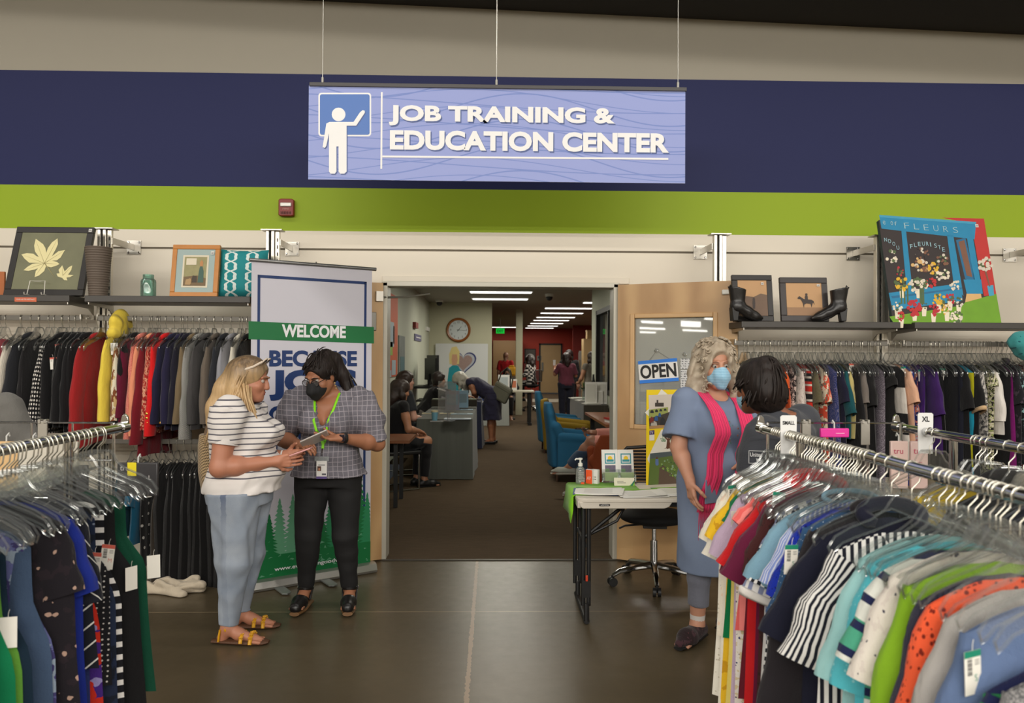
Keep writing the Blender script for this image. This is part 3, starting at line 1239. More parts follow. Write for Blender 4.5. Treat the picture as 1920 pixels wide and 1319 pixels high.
def conifer(x, z0, z1, w, lift, mi):
 L, Rr = [], []
 n = 15
 for i in range(n):
  f = i / n
  z = z0 + (z1 - z0) * f
  hw = w * (1 - f) ** 0.85
  L += [(x - hw * (0.9 + 0.3 * rnd.random()), z), (x - hw * 0.45, z + (z1 - z0) / n * 0.65)]
  Rr += [(x + hw * (0.9 + 0.3 * rnd.random()), z - 0.01 * rnd.random()), (x + hw * 0.45, z + (z1 - z0) / n * 0.65)]
 p = L + [(x, z1)] + Rr[::-1]
 p = [(min(max(a, 0.002), BW - 0.022), b) for a, b in p]
 mb.prism(p, bp.p0 + bp.n * lift, bp.ux, bp.uy, 0.0006, mi)


for x, z1, w, mi, li in ((0.09, 0.66, 0.09, 1, .0012), (0.20, 0.60, 0.09, 2, .0014), (0.29, 0.62, 0.09, 2, .0016), (0.38, 0.58, 0.09, 1, .0018), (0.46, 0.52, 0.09, 2, .002),
       (0.02, 0.74, 0.10, 0, .0022), (0.56, 0.55, 0.09, 1, .0024), (0.66, 0.62, 0.09, 0, .0026), (0.77, 0.80, 0.12, 0, .0028), (0.84, 0.58, 0.08, 1, .003),
       (0.13, 0.50, 0.08, 0, .0032), (0.5, 0.46, 0.09, 0, .0034)):
 conifer(x, 0.16, z1, w, li, mi)
bp.rect(mb, 0.0, BW - 0.02, 0.06, 0.22, 0.0036, 0)
for i in range(60):
 x, z = rnd.uniform(0.02, BW - 0.05), rnd.uniform(0.08, 0.34)
 mb.prism([(x, z), (x + rnd.uniform(.01, .04), z + rnd.uniform(-.004, .01)), (x + rnd.uniform(0, .02), z + rnd.uniform(.006, .02))], bp.p0 + bp.n * 0.0038, bp.ux, bp.uy, 0.0002, 2)
into(mb.build('tree_print', [m_bg, M('banner_green_mid', S(34, 126, 80), 0.5), M('banner_green_pale', S(92, 152, 118), 0.5)], smooth=0), ban)
mb = MB()
bp.poly(mb, [(466, 602.5), (701, 613.5), (701, 644.5), (466, 636.5)], 0.0016, 0)
into(mb.build('green_band', m_bg, smooth=0), ban)
mb = MB()
bp.text(mb, 'WELCOME', 528, 632.5, px2=648, h=0.088, lift=0.003, bold=0.035)
into(mb.build('welcome_lettering', M('banner_letter', S(225, 225, 228), 0.5), smooth=0), ban)
mb = MB()
bp.text(mb, 'www.evergreengoodwill.org', 514, 1074, w=0.58, h=0.035, lift=0.0050, bold=0.012)
into(mb.build('web_address', M('banner_letter', S(225, 225, 228), 0.5), smooth=0), ban)
mb = MB()
bp.text(mb, 'BECAUSE', 504.5, 688, px2=669, h=0.112, lift=0.002, bold=0.04)
bp.text(mb, 'JOBS', 504.5, 752, px2=668, h=0.208, lift=0.002, bold=0.055)
bp.text(mb, 'CHANGE', 503.5, 795, px2=668, h=0.118, lift=0.002, bold=0.04)
bp.text(mb, 'LIVES', 504.5, 857, px2=668, h=0.165, lift=0.002, bold=0.05)
into(mb.build('navy_lettering', m_bn, smooth=0), ban)

# ---------------------------------------------------------------- things on the wall shelves
m_fblack = M('frame_black', S(30, 26, 24), 0.45)


def picture(name, px0, px1, py, Y, zb, w, h, lean, border, m_frame, depth=0.03, off=0.0):
 """framed picture whose lower edge stands on a shelf at zb; returns (root, plane of the picture face)"""
 a = atY(px0, py, Y)
 p0 = V3(a[0] + off, Y, zb + 0.003)
 uy = unit((0, math.sin(lean), math.cos(lean)))
 pl = Pl(p0, (1, 0, 0), uy)
 r = empty(name, p0 + V3(w / 2, 0, 0))
 m = MB()
 for a0, a1, c0, c1 in ((0, w, 0, border), (0, w, h - border, h), (0, border, border, h - border), (w - border, w, border, h - border)):
  pl.rect(m, a0, a1, c0, c1, 0.0, 0, depth)
 if border:
  into(m.build('frame', m_frame, smooth=0, bevel=0.004), r)
 return r, pl


def stick(m, pl, pts, lift, mi):
 m.prism(pts, pl.p0 + pl.n * lift, pl.ux, pl.uy, 0.0004, mi)


m_tagw = M('price_sticker', S(216, 214, 210), 0.6)


def sticker(r, pl, a, b, w=0.022, h=0.022):
 m = MB()
 pl.rect(m, a, a + w, b, b + h, 0.0012, 0)
 m2 = MB()
 put_text(m2, '=', pl.p0 + pl.ux * (a + w * .15) + pl.uy * (b + h * .3) + pl.n * 0.002, pl.ux, pl.uy, w=w * .7, h=h * .35)
 into(m.build('price_sticker', m_tagw, smooth=0), r)
 into(m2.build('sticker_print', m_ink, smooth=0), r)


# pale leaf picture
m_leafbg = M('leaf_picture_ground', S(112, 112, 86), 0.6, var=0.28, vs=7)
m_leaf = M('pale_leaf', S(222, 212, 160), 0.6)
m_leafv = M('leaf_vein', S(150, 140, 96), 0.6)
r, pl = picture('framed_picture', 5, 150, 557, 5.34, 1.965, 0.535, 0.515, math.radians(17), 0.045, m_fblack)
tag(r, 'square black-framed picture of two pale leaves on the left shelf', 'picture')
mb = MB()
pl.rect(mb, 0.045, 0.49, 0.045, 0.47, -0.004, 0)


def zz(l, sc=6.595, ox=0, oy=400):
 return [(ox + x / sc, oy + y / sc) for x, y in l]


LEAF = [(548, 618), (450, 625), (360, 612), (300, 560), (262, 508), (330, 493), (410, 500), (450, 530), (478, 540), (430, 470), (420, 400), (440, 315), (530, 380), (560, 430), (570, 490),
  (590, 430), (640, 360), (710, 310), (715, 380), (690, 440), (640, 532), (660, 515), (720, 470), (803, 453), (780, 490), (750, 545), (700, 582), (640, 588), (700, 600), (735, 628), (690, 650),
  (630, 668), (575, 655), (552, 622), (567, 655), (545, 715), (480, 770), (425, 790), (440, 715), (468, 680), (430, 695), (350, 712), (288, 705), (340, 660), (400, 625), (440, 620)]
LEAF = LEAF[:1] + LEAF[2:]
pl.poly(mb, zz(LEAF), -0.002, 1, 0.0004)
pl.poly(mb, zz([(768, 800), (710, 780), (697, 745), (735, 742), (722, 700), (768, 643), (798, 720), (850, 665), (893, 645), (880, 700), (840, 760), (910, 765), (860, 790), (820, 795), (832, 830), (790, 825)]), -0.002, 1, 0.0004)
for a, b in (((548, 618), (440, 330)), ((548, 618), (705, 325)), ((548, 618), (275, 512)), ((548, 618), (795, 460)), ((548, 618), (300, 702)), ((548, 618), (432, 780)), ((548, 618), (725, 630)), ((552, 620), (695, 822)), ((775, 770), (770, 655)), ((775, 770), (885, 655))):
 d_ = unit((b[1] - a[1], a[0] - b[0]))
 w_ = 7 if b == (695, 822) else 2.5
 pl.poly(mb, zz([(a[0] + d_[0] * w_, a[1] + d_[1] * w_), (b[0], b[1]), (a[0] - d_[0] * w_, a[1] - d_[1] * w_)]), -0.0012, 2, 0.0004)
into(mb.build('leaf_print', [m_leafbg, m_leaf, m_leafv], smooth=0), r)
sticker(r, pl, 0.50, 0.478)
# small wire easel and orange shelf tag in front of it
e = empty('wire_easel', atY(67, 558, 5.30))
e.location.z = 1.965
tag(e, 'small white wire easel in front of the leaf picture', 'easel')
mb = MB()
mb.tube([(-0.056, -0.005, 0.006), (-0.05, 0.02, 0.1), (-0.02, 0.022, 0.097), (0.02, 0.022, 0.097), (0.05, 0.02, 0.1), (0.058, -0.005, 0.006)], 0.0025, 6)
mb.build('back_wire', M('white_wire', S(214, 210, 200), 0.4), e)
for s in (-1, 1):
 mb = MB()
 mb.tube([(s * 0.057, 0.02, 0.003), (s * 0.057, -0.035, 0.003), (s * 0.057, -0.037, 0.018)], 0.0025, 6)
 mb.build('foot', M('white_wire'  , S(214, 210, 200), 0.4), e)
s_ = empty('shelf_tag', atY(48, 562, 5.283))
tag(s_, 'orange paper tag stuck on the shelf edge below the leaf picture', 'tag')
mb = MB()
mb.box((0, 0, 0), (0.145, 0.002, 0.030))
mb.build('paper', M('orange_tag', S(206, 104, 70), 0.6), s_, smooth=0)
mb = MB()
put_text(mb, 'PLEASE ASK FOR ASSISTANCE', (-0.06, -0.0015, -0.003), (1, 0, 0), (0, 0, 1), w=0.12, h=0.008)
mb.build('lettering', m_paperw, s_, smooth=0)
# wooden piece cut by the frame edge
mb = MB()
c_ = atY(-12, 558, 5.40)
mb.box((0, 0, 0.085), (0.13, 0.02, 0.17))
o = mb.build('wooden_plaque', M('orange_wood', S(170, 92, 34), 0.45, var=0.1, vs=10), smooth=0, bevel=0.004)
o.location = (c_[0], 5.42, 1.965)
tag(o, 'plain orange-brown wooden plaque beside the leaf picture', 'plaque')
# ribbed vase
mb = MB()
prof = []
for i in range(60):
 z = 0.335 * i / 59
 prof.append((0.058 + 0.028 * (i / 59) + 0.0018 * math.sin(i * 2.2), z))
prof.append((0.082, 0.335))
prof.append((0.07, 0.31))
o = MB.build
mb.lathe(prof, n=28)
v = mb.build('ribbed_vase', M('vase_taupe', S(96, 84, 74), 0.7))
v.location = (float(atY(184, 557, 5.355)[0]), 5.355, 1.965)
tag(v, 'tall taupe ribbed vase between the leaf picture and the upright', 'vase')
# glass jar
j = empty('glass_jar', (float(atY(278, 557, 5.40)[0]), 5.40, 1.965))
tag(j, 'pale green glass canning jar standing alone on the shelf', 'jar')
mb = MB()
mb.lathe([(0.044, 0.0), (0.05, 0.006), (0.05, 0.105), (0.046, 0.118), (0.036, 0.128), (0.036, 0.155), (0.032, 0.155), (0.032, 0.128), (0.046, 0.108), (0.046, 0.008)], n=28)
mb.build('jar_body', clear('jar_glass', (0.60, 0.84, 0.76), 0.03, 0.05, 0.08), j)
mb = MB()
mb.tube([(0.037 * math.cos(a), 0.037 * math.sin(a), 0.124) for a in np.linspace(0, 6.28, 25)[:-1]], 0.002, 6, closed=True)
mb.tube([(0.037, 0, 0.124), (0.05, 0, 0.115), (0.05, 0.0, 0.10)], 0.002, 6)
mb.build('wire_bail', M('bail_wire', S(96, 104, 100), 0.4, 0.8), j)
# oak-framed print
m_oak = M('golden_oak', S(186, 122, 54), 0.4, var=0.14, vs=18)
r, pl = picture('framed_print', 317, 404, 557, 5.36, 1.965, 0.325, 0.37, math.radians(9), 0.032, m_oak)
tag(r, 'oak-framed print with a pale blue mount beside the teal cushion', 'picture')
mb = MB()
pl.rect(mb, 0.032, 0.293, 0.032, 0.338, -0.006, 0)
pl.rect(mb, 0.075, 0.252, 0.065, 0.295, -0.0045, 1)
pl.rect(mb, 0.087, 0.240, 0.077, 0.283, -0.003, 2)
ab = [(0.087, 0.077), (0.24, 0.077), (0.24, 0.13), (0.18, 0.15), (0.087, 0.14)]
stick(mb, pl, ab, -0.002, 3)
stick(mb, pl, [(0.185, 0.10), (0.225, 0.10), (0.222, 0.18), (0.212, 0.215), (0.196, 0.215), (0.19, 0.18)], -0.001, 4)
stick(mb, pl, [(0.195, 0.215), (0.215, 0.215), (0.216, 0.245), (0.205, 0.262), (0.194, 0.245)], -0.001, 5)
stick(mb, pl, [(0.10, 0.225), (0.17, 0.225), (0.17, 0.272), (0.10, 0.272)], -0.001, 1)
stick(mb, pl, [(0.10, 0.085), (0.135, 0.083), (0.15, 0.11), (0.135, 0.13), (0.105, 0.12)], -0.001, 6)
stick(mb, pl, [(0.14, 0.10), (0.18, 0.10), (0.178, 0.145), (0.15, 0.15)], -0.001, 7)
into(mb.build('print', [M('mount_blue', S(156, 174, 172), 0.7), M('mount_cream', S(216, 206, 184), 0.7), M('print_olive', S(150, 144, 104), 0.7, var=0.2, vs=30),
      M('print_brown', S(116, 96, 70), 0.7), M('print_teal', S(72, 98, 88), 0.7), M('print_face', S(184, 132, 88), 0.7), M('print_tan', S(170, 140, 100), 0.7),
      M('print_dark', S(74, 64, 54), 0.7)], smooth=0), r)
sticker(r, pl, 0.265, 0.30)
# lattice cushion
t_ = NT('teal_lattice')
v_, q_ = t_.obj()
f_ = 7.0
sx = t_.math('MULTIPLY', t_.math('SINE', t_.math('MULTIPLY', q_[2], 2 * math.pi * f_)), 0.26)
sx2 = t_.math('MULTIPLY', t_.math('SINE', t_.math('MULTIPLY', q_[2], 6 * math.pi * f_)), 0.05)
ph = t_.math('ADD', sx, sx2)
l1 = t_.math('ABSOLUTE', t_.math('SUBTRACT', t_.math('FRACT', t_.math('ADD', t_.math('MULTIPLY', q_[0], f_), ph)), 0.5))
l2 = t_.math('ABSOLUTE', t_.math('SUBTRACT', t_.math('FRACT', t_.math('SUBTRACT', t_.math('MULTIPLY', q_[0], f_), ph)), 0.5))
lt = t_.math('LESS_THAN', t_.math('MINIMUM', l1, l2), 0.075)
t_.l(t_.mix(lt, S(26, 132, 138), S(214, 224, 220)), t_.b.inputs['Base Color'])
t_.b.inputs['Roughness'].default_value = 0.8
mb = MB()


def cush(a, b, s):
 x, z = (a - 0.5) * 2, (b - 0.5) * 2
 e2 = max(0, (1 - x ** 4) * (1 - z ** 4)) ** 0.5
 pin = 1 - 0.07 * (1 - z * z) * 1.0
 wob = 0.006 * math.sin(9 * x + 4 * z) * e2
 return V3(0.17 * x * (1 - 0.06 * (1 - z * z)), s * (0.065 * e2 + wob), 0.175 * z * (1 - 0.06 * (1 - x * x))), (a, b)


mb.sheet(lambda a, b: cush(a, b, -1), 18, 18)
mb.sheet(lambda a, b: cush(a, b, 1), 18, 18, flip=True)
o = mb.build('cushion', t_.m, smooth=60)
o.location = (float(atY(456, 520, 5.48)[0]), 5.48, 1.965 + 0.176)
o.rotation_euler = (math.radians(-8), 0, math.radians(4))
tag(o, 'teal cushion with a white lattice pattern behind the banner top', 'cushion')

# right-hand bays: two dark-framed cowboy prints, black boots, flower shop canvas
m_dusk = M('dusk_sky', S(186, 146, 104), 0.6, var=0.12, vs=5)
m_dusk2 = M('dusk_low', S(108, 86, 70), 0.6, var=0.2, vs=9)
m_sil = M('dusk_figure', S(58, 48, 44), 0.6)
r, pl = picture('framed_photo', 1376, 1452, 603, 5.36, 1.82, 0.285, 0.335, math.radians(9), 0.04, m_fblack)
tag(r, 'dark-framed dusk print of a standing figure beside the open door', 'picture')
mb = MB()
pl.rect(mb, 0.04, 0.245, 0.04, 0.295, -0.004, 0)
pl.rect(mb, 0.04, 0.245, 0.04, 0.15, -0.003, 1)
stick(mb, pl, [(0.04, 0.15), (0.245, 0.15), (0.245, 0.19), (0.2, 0.2), (0.15, 0.175), (0.1, 0.18), (0.04, 0.17)], -0.0025, 1)
stick(mb, pl, [(0.14, 0.09), (0.155, 0.09), (0.158, 0.13), (0.156, 0.165), (0.149, 0.172), (0.142, 0.165), (0.138, 0.13)], -0.001, 2)
into(mb.build('print', [m_dusk, m_dusk2, m_sil], smooth=0), r)
sticker(r, pl, 0.205, 0.262, 0.018, 0.018)
r, pl = picture('framed_photo', 1466, 1556, 605, 5.33, 1.82, 0.335, 0.315, math.radians(8), 0.042, M('frame_charcoal', S(48, 42, 42), 0.45))
tag(r, 'dark-framed print of a rider on a horse behind a black boot', 'picture')
mb = MB()
pl.rect(mb, 0.042, 0.293, 0.042, 0.273, -0.004, 0)
pl.rect(mb, 0.042, 0.293, 0.042, 0.10, -0.003, 1)
stick(mb, pl, [(0.128, 0.158), (0.118, 0.165), (0.132, 0.180), (0.145, 0.172), (0.165, 0.158), (0.215, 0.155), (0.232, 0.145), (0.238, 0.118), (0.228, 0.135), (0.222, 0.125), (0.215, 0.098), (0.21, 0.125), (0.18, 0.128),
    (0.165, 0.12), (0.160, 0.095), (0.156, 0.125), (0.148, 0.145), (0.138, 0.16)], -0.001, 2)
stick(mb, pl, [(0.172, 0.15), (0.192, 0.15), (0.192, 0.175), (0.188, 0.19), (0.193, 0.192), (0.188, 0.2), (0.178, 0.2), (0.173, 0.192), (0.178, 0.19), (0.171, 0.172)], -0.0008, 2)
into(mb.build('print', [m_dusk, M('dusk_sand', S(150, 116, 86), 0.6, var=0.15, vs=8), m_sil], smooth=0), r)
sticker(r, pl, 0.26, 0.25, 0.02, 0.016)


def boot(loc, rz, label):
 """ankle boot: leather upper grown as one skin, stacked heel and sole as parts"""
 f = Sdf((-0.07, -0.09, 0.0), (0.07, 0.21, 0.26), 0.005)
 f.loft(V3(0, 0, 0), np.eye(3), [(0.085, 0.036, 0.045, 0, -0.005), (0.14, 0.04, 0.05, 0, -0.01), (0.20, 0.046, 0.058, 0, -0.012), (0.232, 0.05, 0.062, 0, -0.012)], 0.02, 2.2)
 f.chain([(0, -0.01, 0.095), (0, 0.06, 0.062), (0, 0.115, 0.034), (0, 0.165, 0.022)], [0.040, 0.036, 0.030, 0.014], 0.03)
 f.ell((0, -0.02, 0.10), (0.036, 0.04, 0.04), None, 0.02)
 f.cut((0, 0, 0.012), (0, -0.0, -1))
 f.cut((0, 0.0, 0.226), (0, 0.25, 1))
 f.cap((0, -0.01, 0.16), (0, -0.012, 0.26), 0.036, 0.042, 0.006, True)
 m = M('black_leather', S(26, 24, 24), 0.32, bump=(60, 0.15))
 o = f.obj('ankle_boot', m)
 tag(o, label, 'boot', 'black ankle boots on the shelf')
 b = MB()
 b.loft = None
 b.prism([(-0.055, 0.0), (-0.018, 0.0), (-0.008, 0.075), (-0.062, 0.095)], (0.028, 0, 0), (0, 1, 0), (0, 0, 1), 0.056)
 b.build('heel', m_black, o, bevel=0.005)
 b = MB()
 b.tube([(0, -0.05, 0.078), (0, 0.0, 0.066), (0, 0.05, 0.032), (0, 0.10, 0.010), (0, 0.165, 0.008)], [0.026, 0.03, 0.033, 0.036, 0.016], 12, flat=((0, 0, 1), 0.18))
 b.build('sole', m_black, o)
 b = MB()
 b.tube([(0, -0.066, 0.215), (0, -0.076, 0.235), (0, -0.064, 0.246), (0, -0.056, 0.225)], 0.006, 8, flat=((1, 0, 0), 1.8))
 b.build('pull_tab', m, o)
 o.location, o.rotation_euler = loc, (0, 0, rz)
 return o


boot((float(atY(1570, 606, 5.27)[0]), 5.275, 1.82), math.radians(84), 'black heeled ankle boot in front of the rider print')
boot((float(atY(1386, 603, 5.28)[0]), 5.285, 1.82), math.radians(-82), 'black ankle boot half hidden by the open door')

# flower shop canvas
a_ = atY(1674, 606, 5.33)
lean = math.radians(15)
w_, h_ = 0.75, 0.775
p0 = V3(a_[0], 5.33, 1.823)
pl = Pl(p0, (1, 0, 0), (0, math.sin(lean), math.cos(lean)))
r = empty('canvas_painting', p0 + V3(w_ / 2, 0, 0))
tag(r, 'unframed flower shop canvas leaning on the right shelf', 'painting')
mb = MB()
pl.rect(mb, 0, w_, 0, h_, -0.001, 0, 0.035)
into(mb.build('stretcher', M('canvas_edge', S(40, 56, 60), 0.7), smooth=0, bevel=0.002), r)
zc = lambda l: [(1360 + x / 3.382, 390 + y / 3.382) for x, y in l]
PM = [S(22, 128, 170), S(44, 34, 34), S(182, 40, 36), S(104, 152, 26), S(60, 150, 184), S(208, 168, 110), S(206, 196, 180), S(178, 30, 46), S(216, 170, 40), S(76, 96, 56), S(226, 214, 190), S(120, 80, 60), S(26, 100, 140)]
mats = [M(f'oil_paint_{i}', c, 0.6, var=0.12, vs=14) for i, c in enumerate(PM)]
mb = MB()
pl.rect(mb, 0, w_, 0, h_, 0, 1)
P = lambda pts, mi, l: pl.poly(mb, zc(pts), l, mi, 0.0003)
P([(1375, 62), (1640, 68), (1718, 550), (1640, 560), (1560, 100)], 2, .0004)
P([(1070, 735), (1040, 690), (1500, 620), (1520, 600), (1718, 545), (1752, 738)], 3, .0006)
P([(975, 45), (1590, 90), (1580, 200), (990, 132)], 0, .0008)
P([(975, 45), (1590, 90), (1588, 104), (980, 60)], 4, .0010)
P([(1116, 146), (1146, 150), (1186, 520), (1150, 530)], 0, .0008)
P([(1405, 170), (1445, 174), (1510, 560), (1450, 500)], 0, .0008)
P([(1530, 180), (1570, 190), (1632, 545), (1590, 548)], 0, .0009)
P([(1445, 174), (1530, 180), (1590, 545), (1505, 470)], 1, .0007)
P([(1462, 205), (1522, 190), (1588, 480), (1520, 450)], 12, .0009)
P([(1478, 215), (1515, 205), (1566, 440), (1530, 430)], 11, .0011)
P([(1510, 455), (1622, 455), (1632, 545), (1530, 545)], 0, .0012)
P([(1036, 540), (1180, 520), (1490, 480), (1505, 590), (1060, 650)], 0, .0009)
P([(1050, 560), (1180, 545), (1500, 505), (1500, 515), (1060, 575)], 12, .0011)
P([(1520, 600), (1530, 540), (1620, 545), (1625, 572)], 5, .0010)
P([(1660, 495), (1698, 490), (1704, 555), (1672, 560)], 4, .0012)
rr = random.Random(8)


def bunch(cx, cy, R, n, mis, l, sy=1.0):
 for i in range(n):
  a, d = rr.random() * 6.28, R * rr.random() ** 0.5
  x, y, s = cx + d * math.cos(a), cy + sy * d * math.sin(a), R * rr.uniform(.16, .3)
  P([(x + s * math.cos(t), y + s * math.sin(t)) for t in (0, 1.05, 2.1, 3.14, 4.2, 5.2)], rr.choice(mis), l + i * 0.00002)


def pot(x, y, w, h, mi=10):
 P([(x - w, y), (x + w, y), (x + w * .7, y + h), (x - w * .7, y + h)], mi, .0016)


for cx, cy, R, n, mis, pw in ((1645, 350, 48, 26, (6, 9, 6), 0), (1230, 370, 50, 22, (5, 6, 11), 0), (1308, 382, 38, 22, (8, 8, 5), 0), (1375, 425, 42, 22, (6, 10, 9), 0), (1375, 335, 40, 18, (11, 9, 6), 0),
        (1060, 310, 40, 16, (6, 9, 10), 0), (1110, 405, 30, 14, (11, 7, 9), 0), (1120, 490, 48, 26, (8, 9, 8), 1), (1225, 490, 52, 34, (6, 10, 9), 1), (1305, 480, 34, 22, (7, 7, 2), 0), (1455, 490, 34, 18, (6, 10), 0),
        (1250, 290, 44, 18, (11, 1, 6), 0), (1355, 590, 40, 26, (8, 8, 9), 1), (1425, 575, 34, 20, (7, 7, 9), 1), (1480, 600, 30, 16, (9, 6), 1), (1200, 635, 50, 36, (7, 7, 2), 1), (1320, 650, 36, 24, (7, 7, 2), 1),
        (1405, 645, 32, 20, (5, 10, 8), 1), (1460, 690, 42, 24, (6, 10, 9), 0), (1090, 630, 34, 18, (6, 10, 9), 1), (1115, 690, 28, 16, (7, 2), 1), (1260, 620, 20, 8, (9,), 1)):
 if pw:
  pot(cx, cy + R * .5, 17, 58)
 bunch(cx, cy, R, n, mis, .0020)
P([(1640, 390), (1652, 390), (1680, 500), (1672, 500)], 11, .0014)
for x in (1130, 1150, 1110, 1230, 1250, 1240):
 P([(x, 490), (x + 8, 490), (x + 12, 610), (x + 2, 610)], 9, .0017)
into(mb.build('painted_face', mats, smooth=0), r)
mb = MB()
m_pl = M('paint_letter', S(150, 186, 196), 0.6)
for i, ch in enumerate('FLEURS'):
 x = 1360 + (1135 + i * 62) / 3.382
 y = 390 + (132 + i * 5.5) / 3.382
 pl.text(mb, ch, x, y, w=0.036, h=0.045, lift=.002, bold=-0.012)
for i, ch in enumerate('e of'):
 if ch != ' ':
  pl.text(mb, ch, 1360 + (1000 + i * 24) / 3.382, 390 + (106 + i * 2) / 3.382, w=0.018, h=0.03, lift=.002)
for i, ch in enumerate('FLEURISTE'):
 t = (i - 4) / 4
 pl.text(mb, ch, 1360 + (1172 + i * 25.5) / 3.382, 390 + (232 + 26 * t * t + i * 2.5) / 3.382, w=0.006 if ch == 'I' else 0.019, h=0.032, lift=.002)
for i, ch in enumerate('NDOU'):
 pl.text(mb, ch, 1360 + (1008 + i * 26) / 3.382, 390 + (215 + i * i * 4 + i * 5) / 3.382, w=0.020, h=0.03, lift=.002)
into(mb.build('painted_letters', m_pl, smooth=0), r)
sticker(r, pl, 0.705, 0.725, 0.022, 0.024)

# ---------------------------------------------------------------- hangers and garments
m_hang = clear('clear_hanger_plastic', (0.95, 0.96, 0.955), 0.06, 0.10, 0.04)
m_web = clear('clear_hanger_web', (0.97, 0.975, 0.97), 0.012, 0.15, 0.01)
m_hook = M('hook_wire', S(186, 182, 170), 0.28, 0.85)


def hanger_proto(name, rail_r, scale=1.0, full=True):
 r = bpy.data.objects.new(name, None)
 m = MB()
 R = rail_r + 0.0022
 pts = [(-R * math.cos(a), 0, -rail_r + R * math.sin(a)) for a in np.radians([-30, 10, 50, 90, 130, 165])]
 pts += [(R * 1.15, 0, -rail_r * 1.6), (R * 1.0, 0, -0.05), (0.0, 0, -0.07), (0, 0, -0.10)]
 m.tube(pts, 0.0021, 6)
 hk = m.mesh('hook', m_hook)
 m = MB()
 top = [(0.0, -0.083), (0.038, -0.084), (0.050, -0.098), (0.066, -0.125), (0.098, -0.150), (0.150, -0.172), (0.188, -0.196), (0.206, -0.224)]
 bot = [(0.200, -0.243), (0.188, -0.232), (0.172, -0.214), (0.135, -0.196), (0.085, -0.176), (0.05, -0.160), (0.0, -0.140)]
 rt = top + bot
 loop = rt + [(-x, z) for x, z in rt[::-1][1:-1]]
 loop = [(x * scale, z) for x, z in loop]
 m.tube([(x, 0, z) for x, z in loop], 0.0036, 6, closed=True)
 k = len(top)
 vs, fs = [], []
 bb = bot[::-1]
 for i in range(k):
  j = min(i, len(bb) - 1)
  vs += [(top[i][0] * scale, 0.0, top[i][1]), (bb[j][0] * scale, 0.0, bb[j][1])]
 for s in (1, -1):
  o = len(vs) if s < 0 else 0
  if s < 0:
   vs = vs + [(-x, y, z) for x, y, z in vs]
  for i in range(k - 1):
   fs.append((o + 2 * i, o + 2 * i + 1, o + 2 * i + 3, o + 2 * i + 2))
 if full:
  m.add(vs, fs, 1)
 bd = m.mesh('body', [m_hang, m_web])
 bpy.data.objects.remove(r)
 return hk, bd


HK_RACK = hanger_proto('hanger', 0.0165)
HK_WALL = hanger_proto('hanger', 0.010)


def hanger(loc, rz, protos, label, group):
 r = empty('clothes_hanger', loc, rz)
 tag(r, label, 'hanger', group)
 for nm, me in zip(('hook', 'body'), protos):
  o = bpy.data.objects.new(nm, me)
  COL.objects.link(o)
  o.parent = r
 return r


m_tagc = M('price_tag_card', S(226, 222, 212), 0.6)
m_tagg = M('price_tag_green', S(20, 128, 100), 0.6)
m_tagr = M('price_tag_red', S(196, 92, 76), 0.6)
m_tagk = M('price_tag_bars', S(40, 40, 42), 0.6)
_TAGS = {}


def tag_mesh(head, plain):
 if (head, plain) not in _TAGS:
  m = MB()
  w, h = 0.021, 0.04
  m.box((0, 0, -h), (2 * w, 0.0008, 2 * h), 0)
  if not plain:
   for s in (-1, 1):
    m.box((0, s * 0.0006, -0.006), (2 * w, 0.0004, 0.012), 1)
    x = -0.014
    rr = random.Random(3)
    while x < 0.016 and s < 0:
     ww = rr.choice((0.0008, 0.0012, 0.002))
     m.box((-0.008, s * 0.0006, -0.03 + x), (0.012, 0.0004, ww), 2)
     x += ww + 0.0012
    for k in range(3):
     m.box((0.011, s * 0.0006, -0.018 - k * 0.004), (0.012, 0.0003, 0.0012), 2)
   put_text(m, 'S' if head == 'g' else 'M', (0.004, -0.0008, -0.056), (1, 0, 0), (0, 0, 1), h=0.012, bold=-0.02, mi=1)
  m.tube([(0, 0, -0.003), (0.001, 0, 0.012), (0.004, 0, 0.02)], 0.0006, 5, 0)
  _TAGS[(head, plain)] = m.mesh('price_tag', [m_tagc, m_tagg if head == 'g' else m_tagr, m_tagk], smooth=0)
 return _TAGS[(head, plain)]


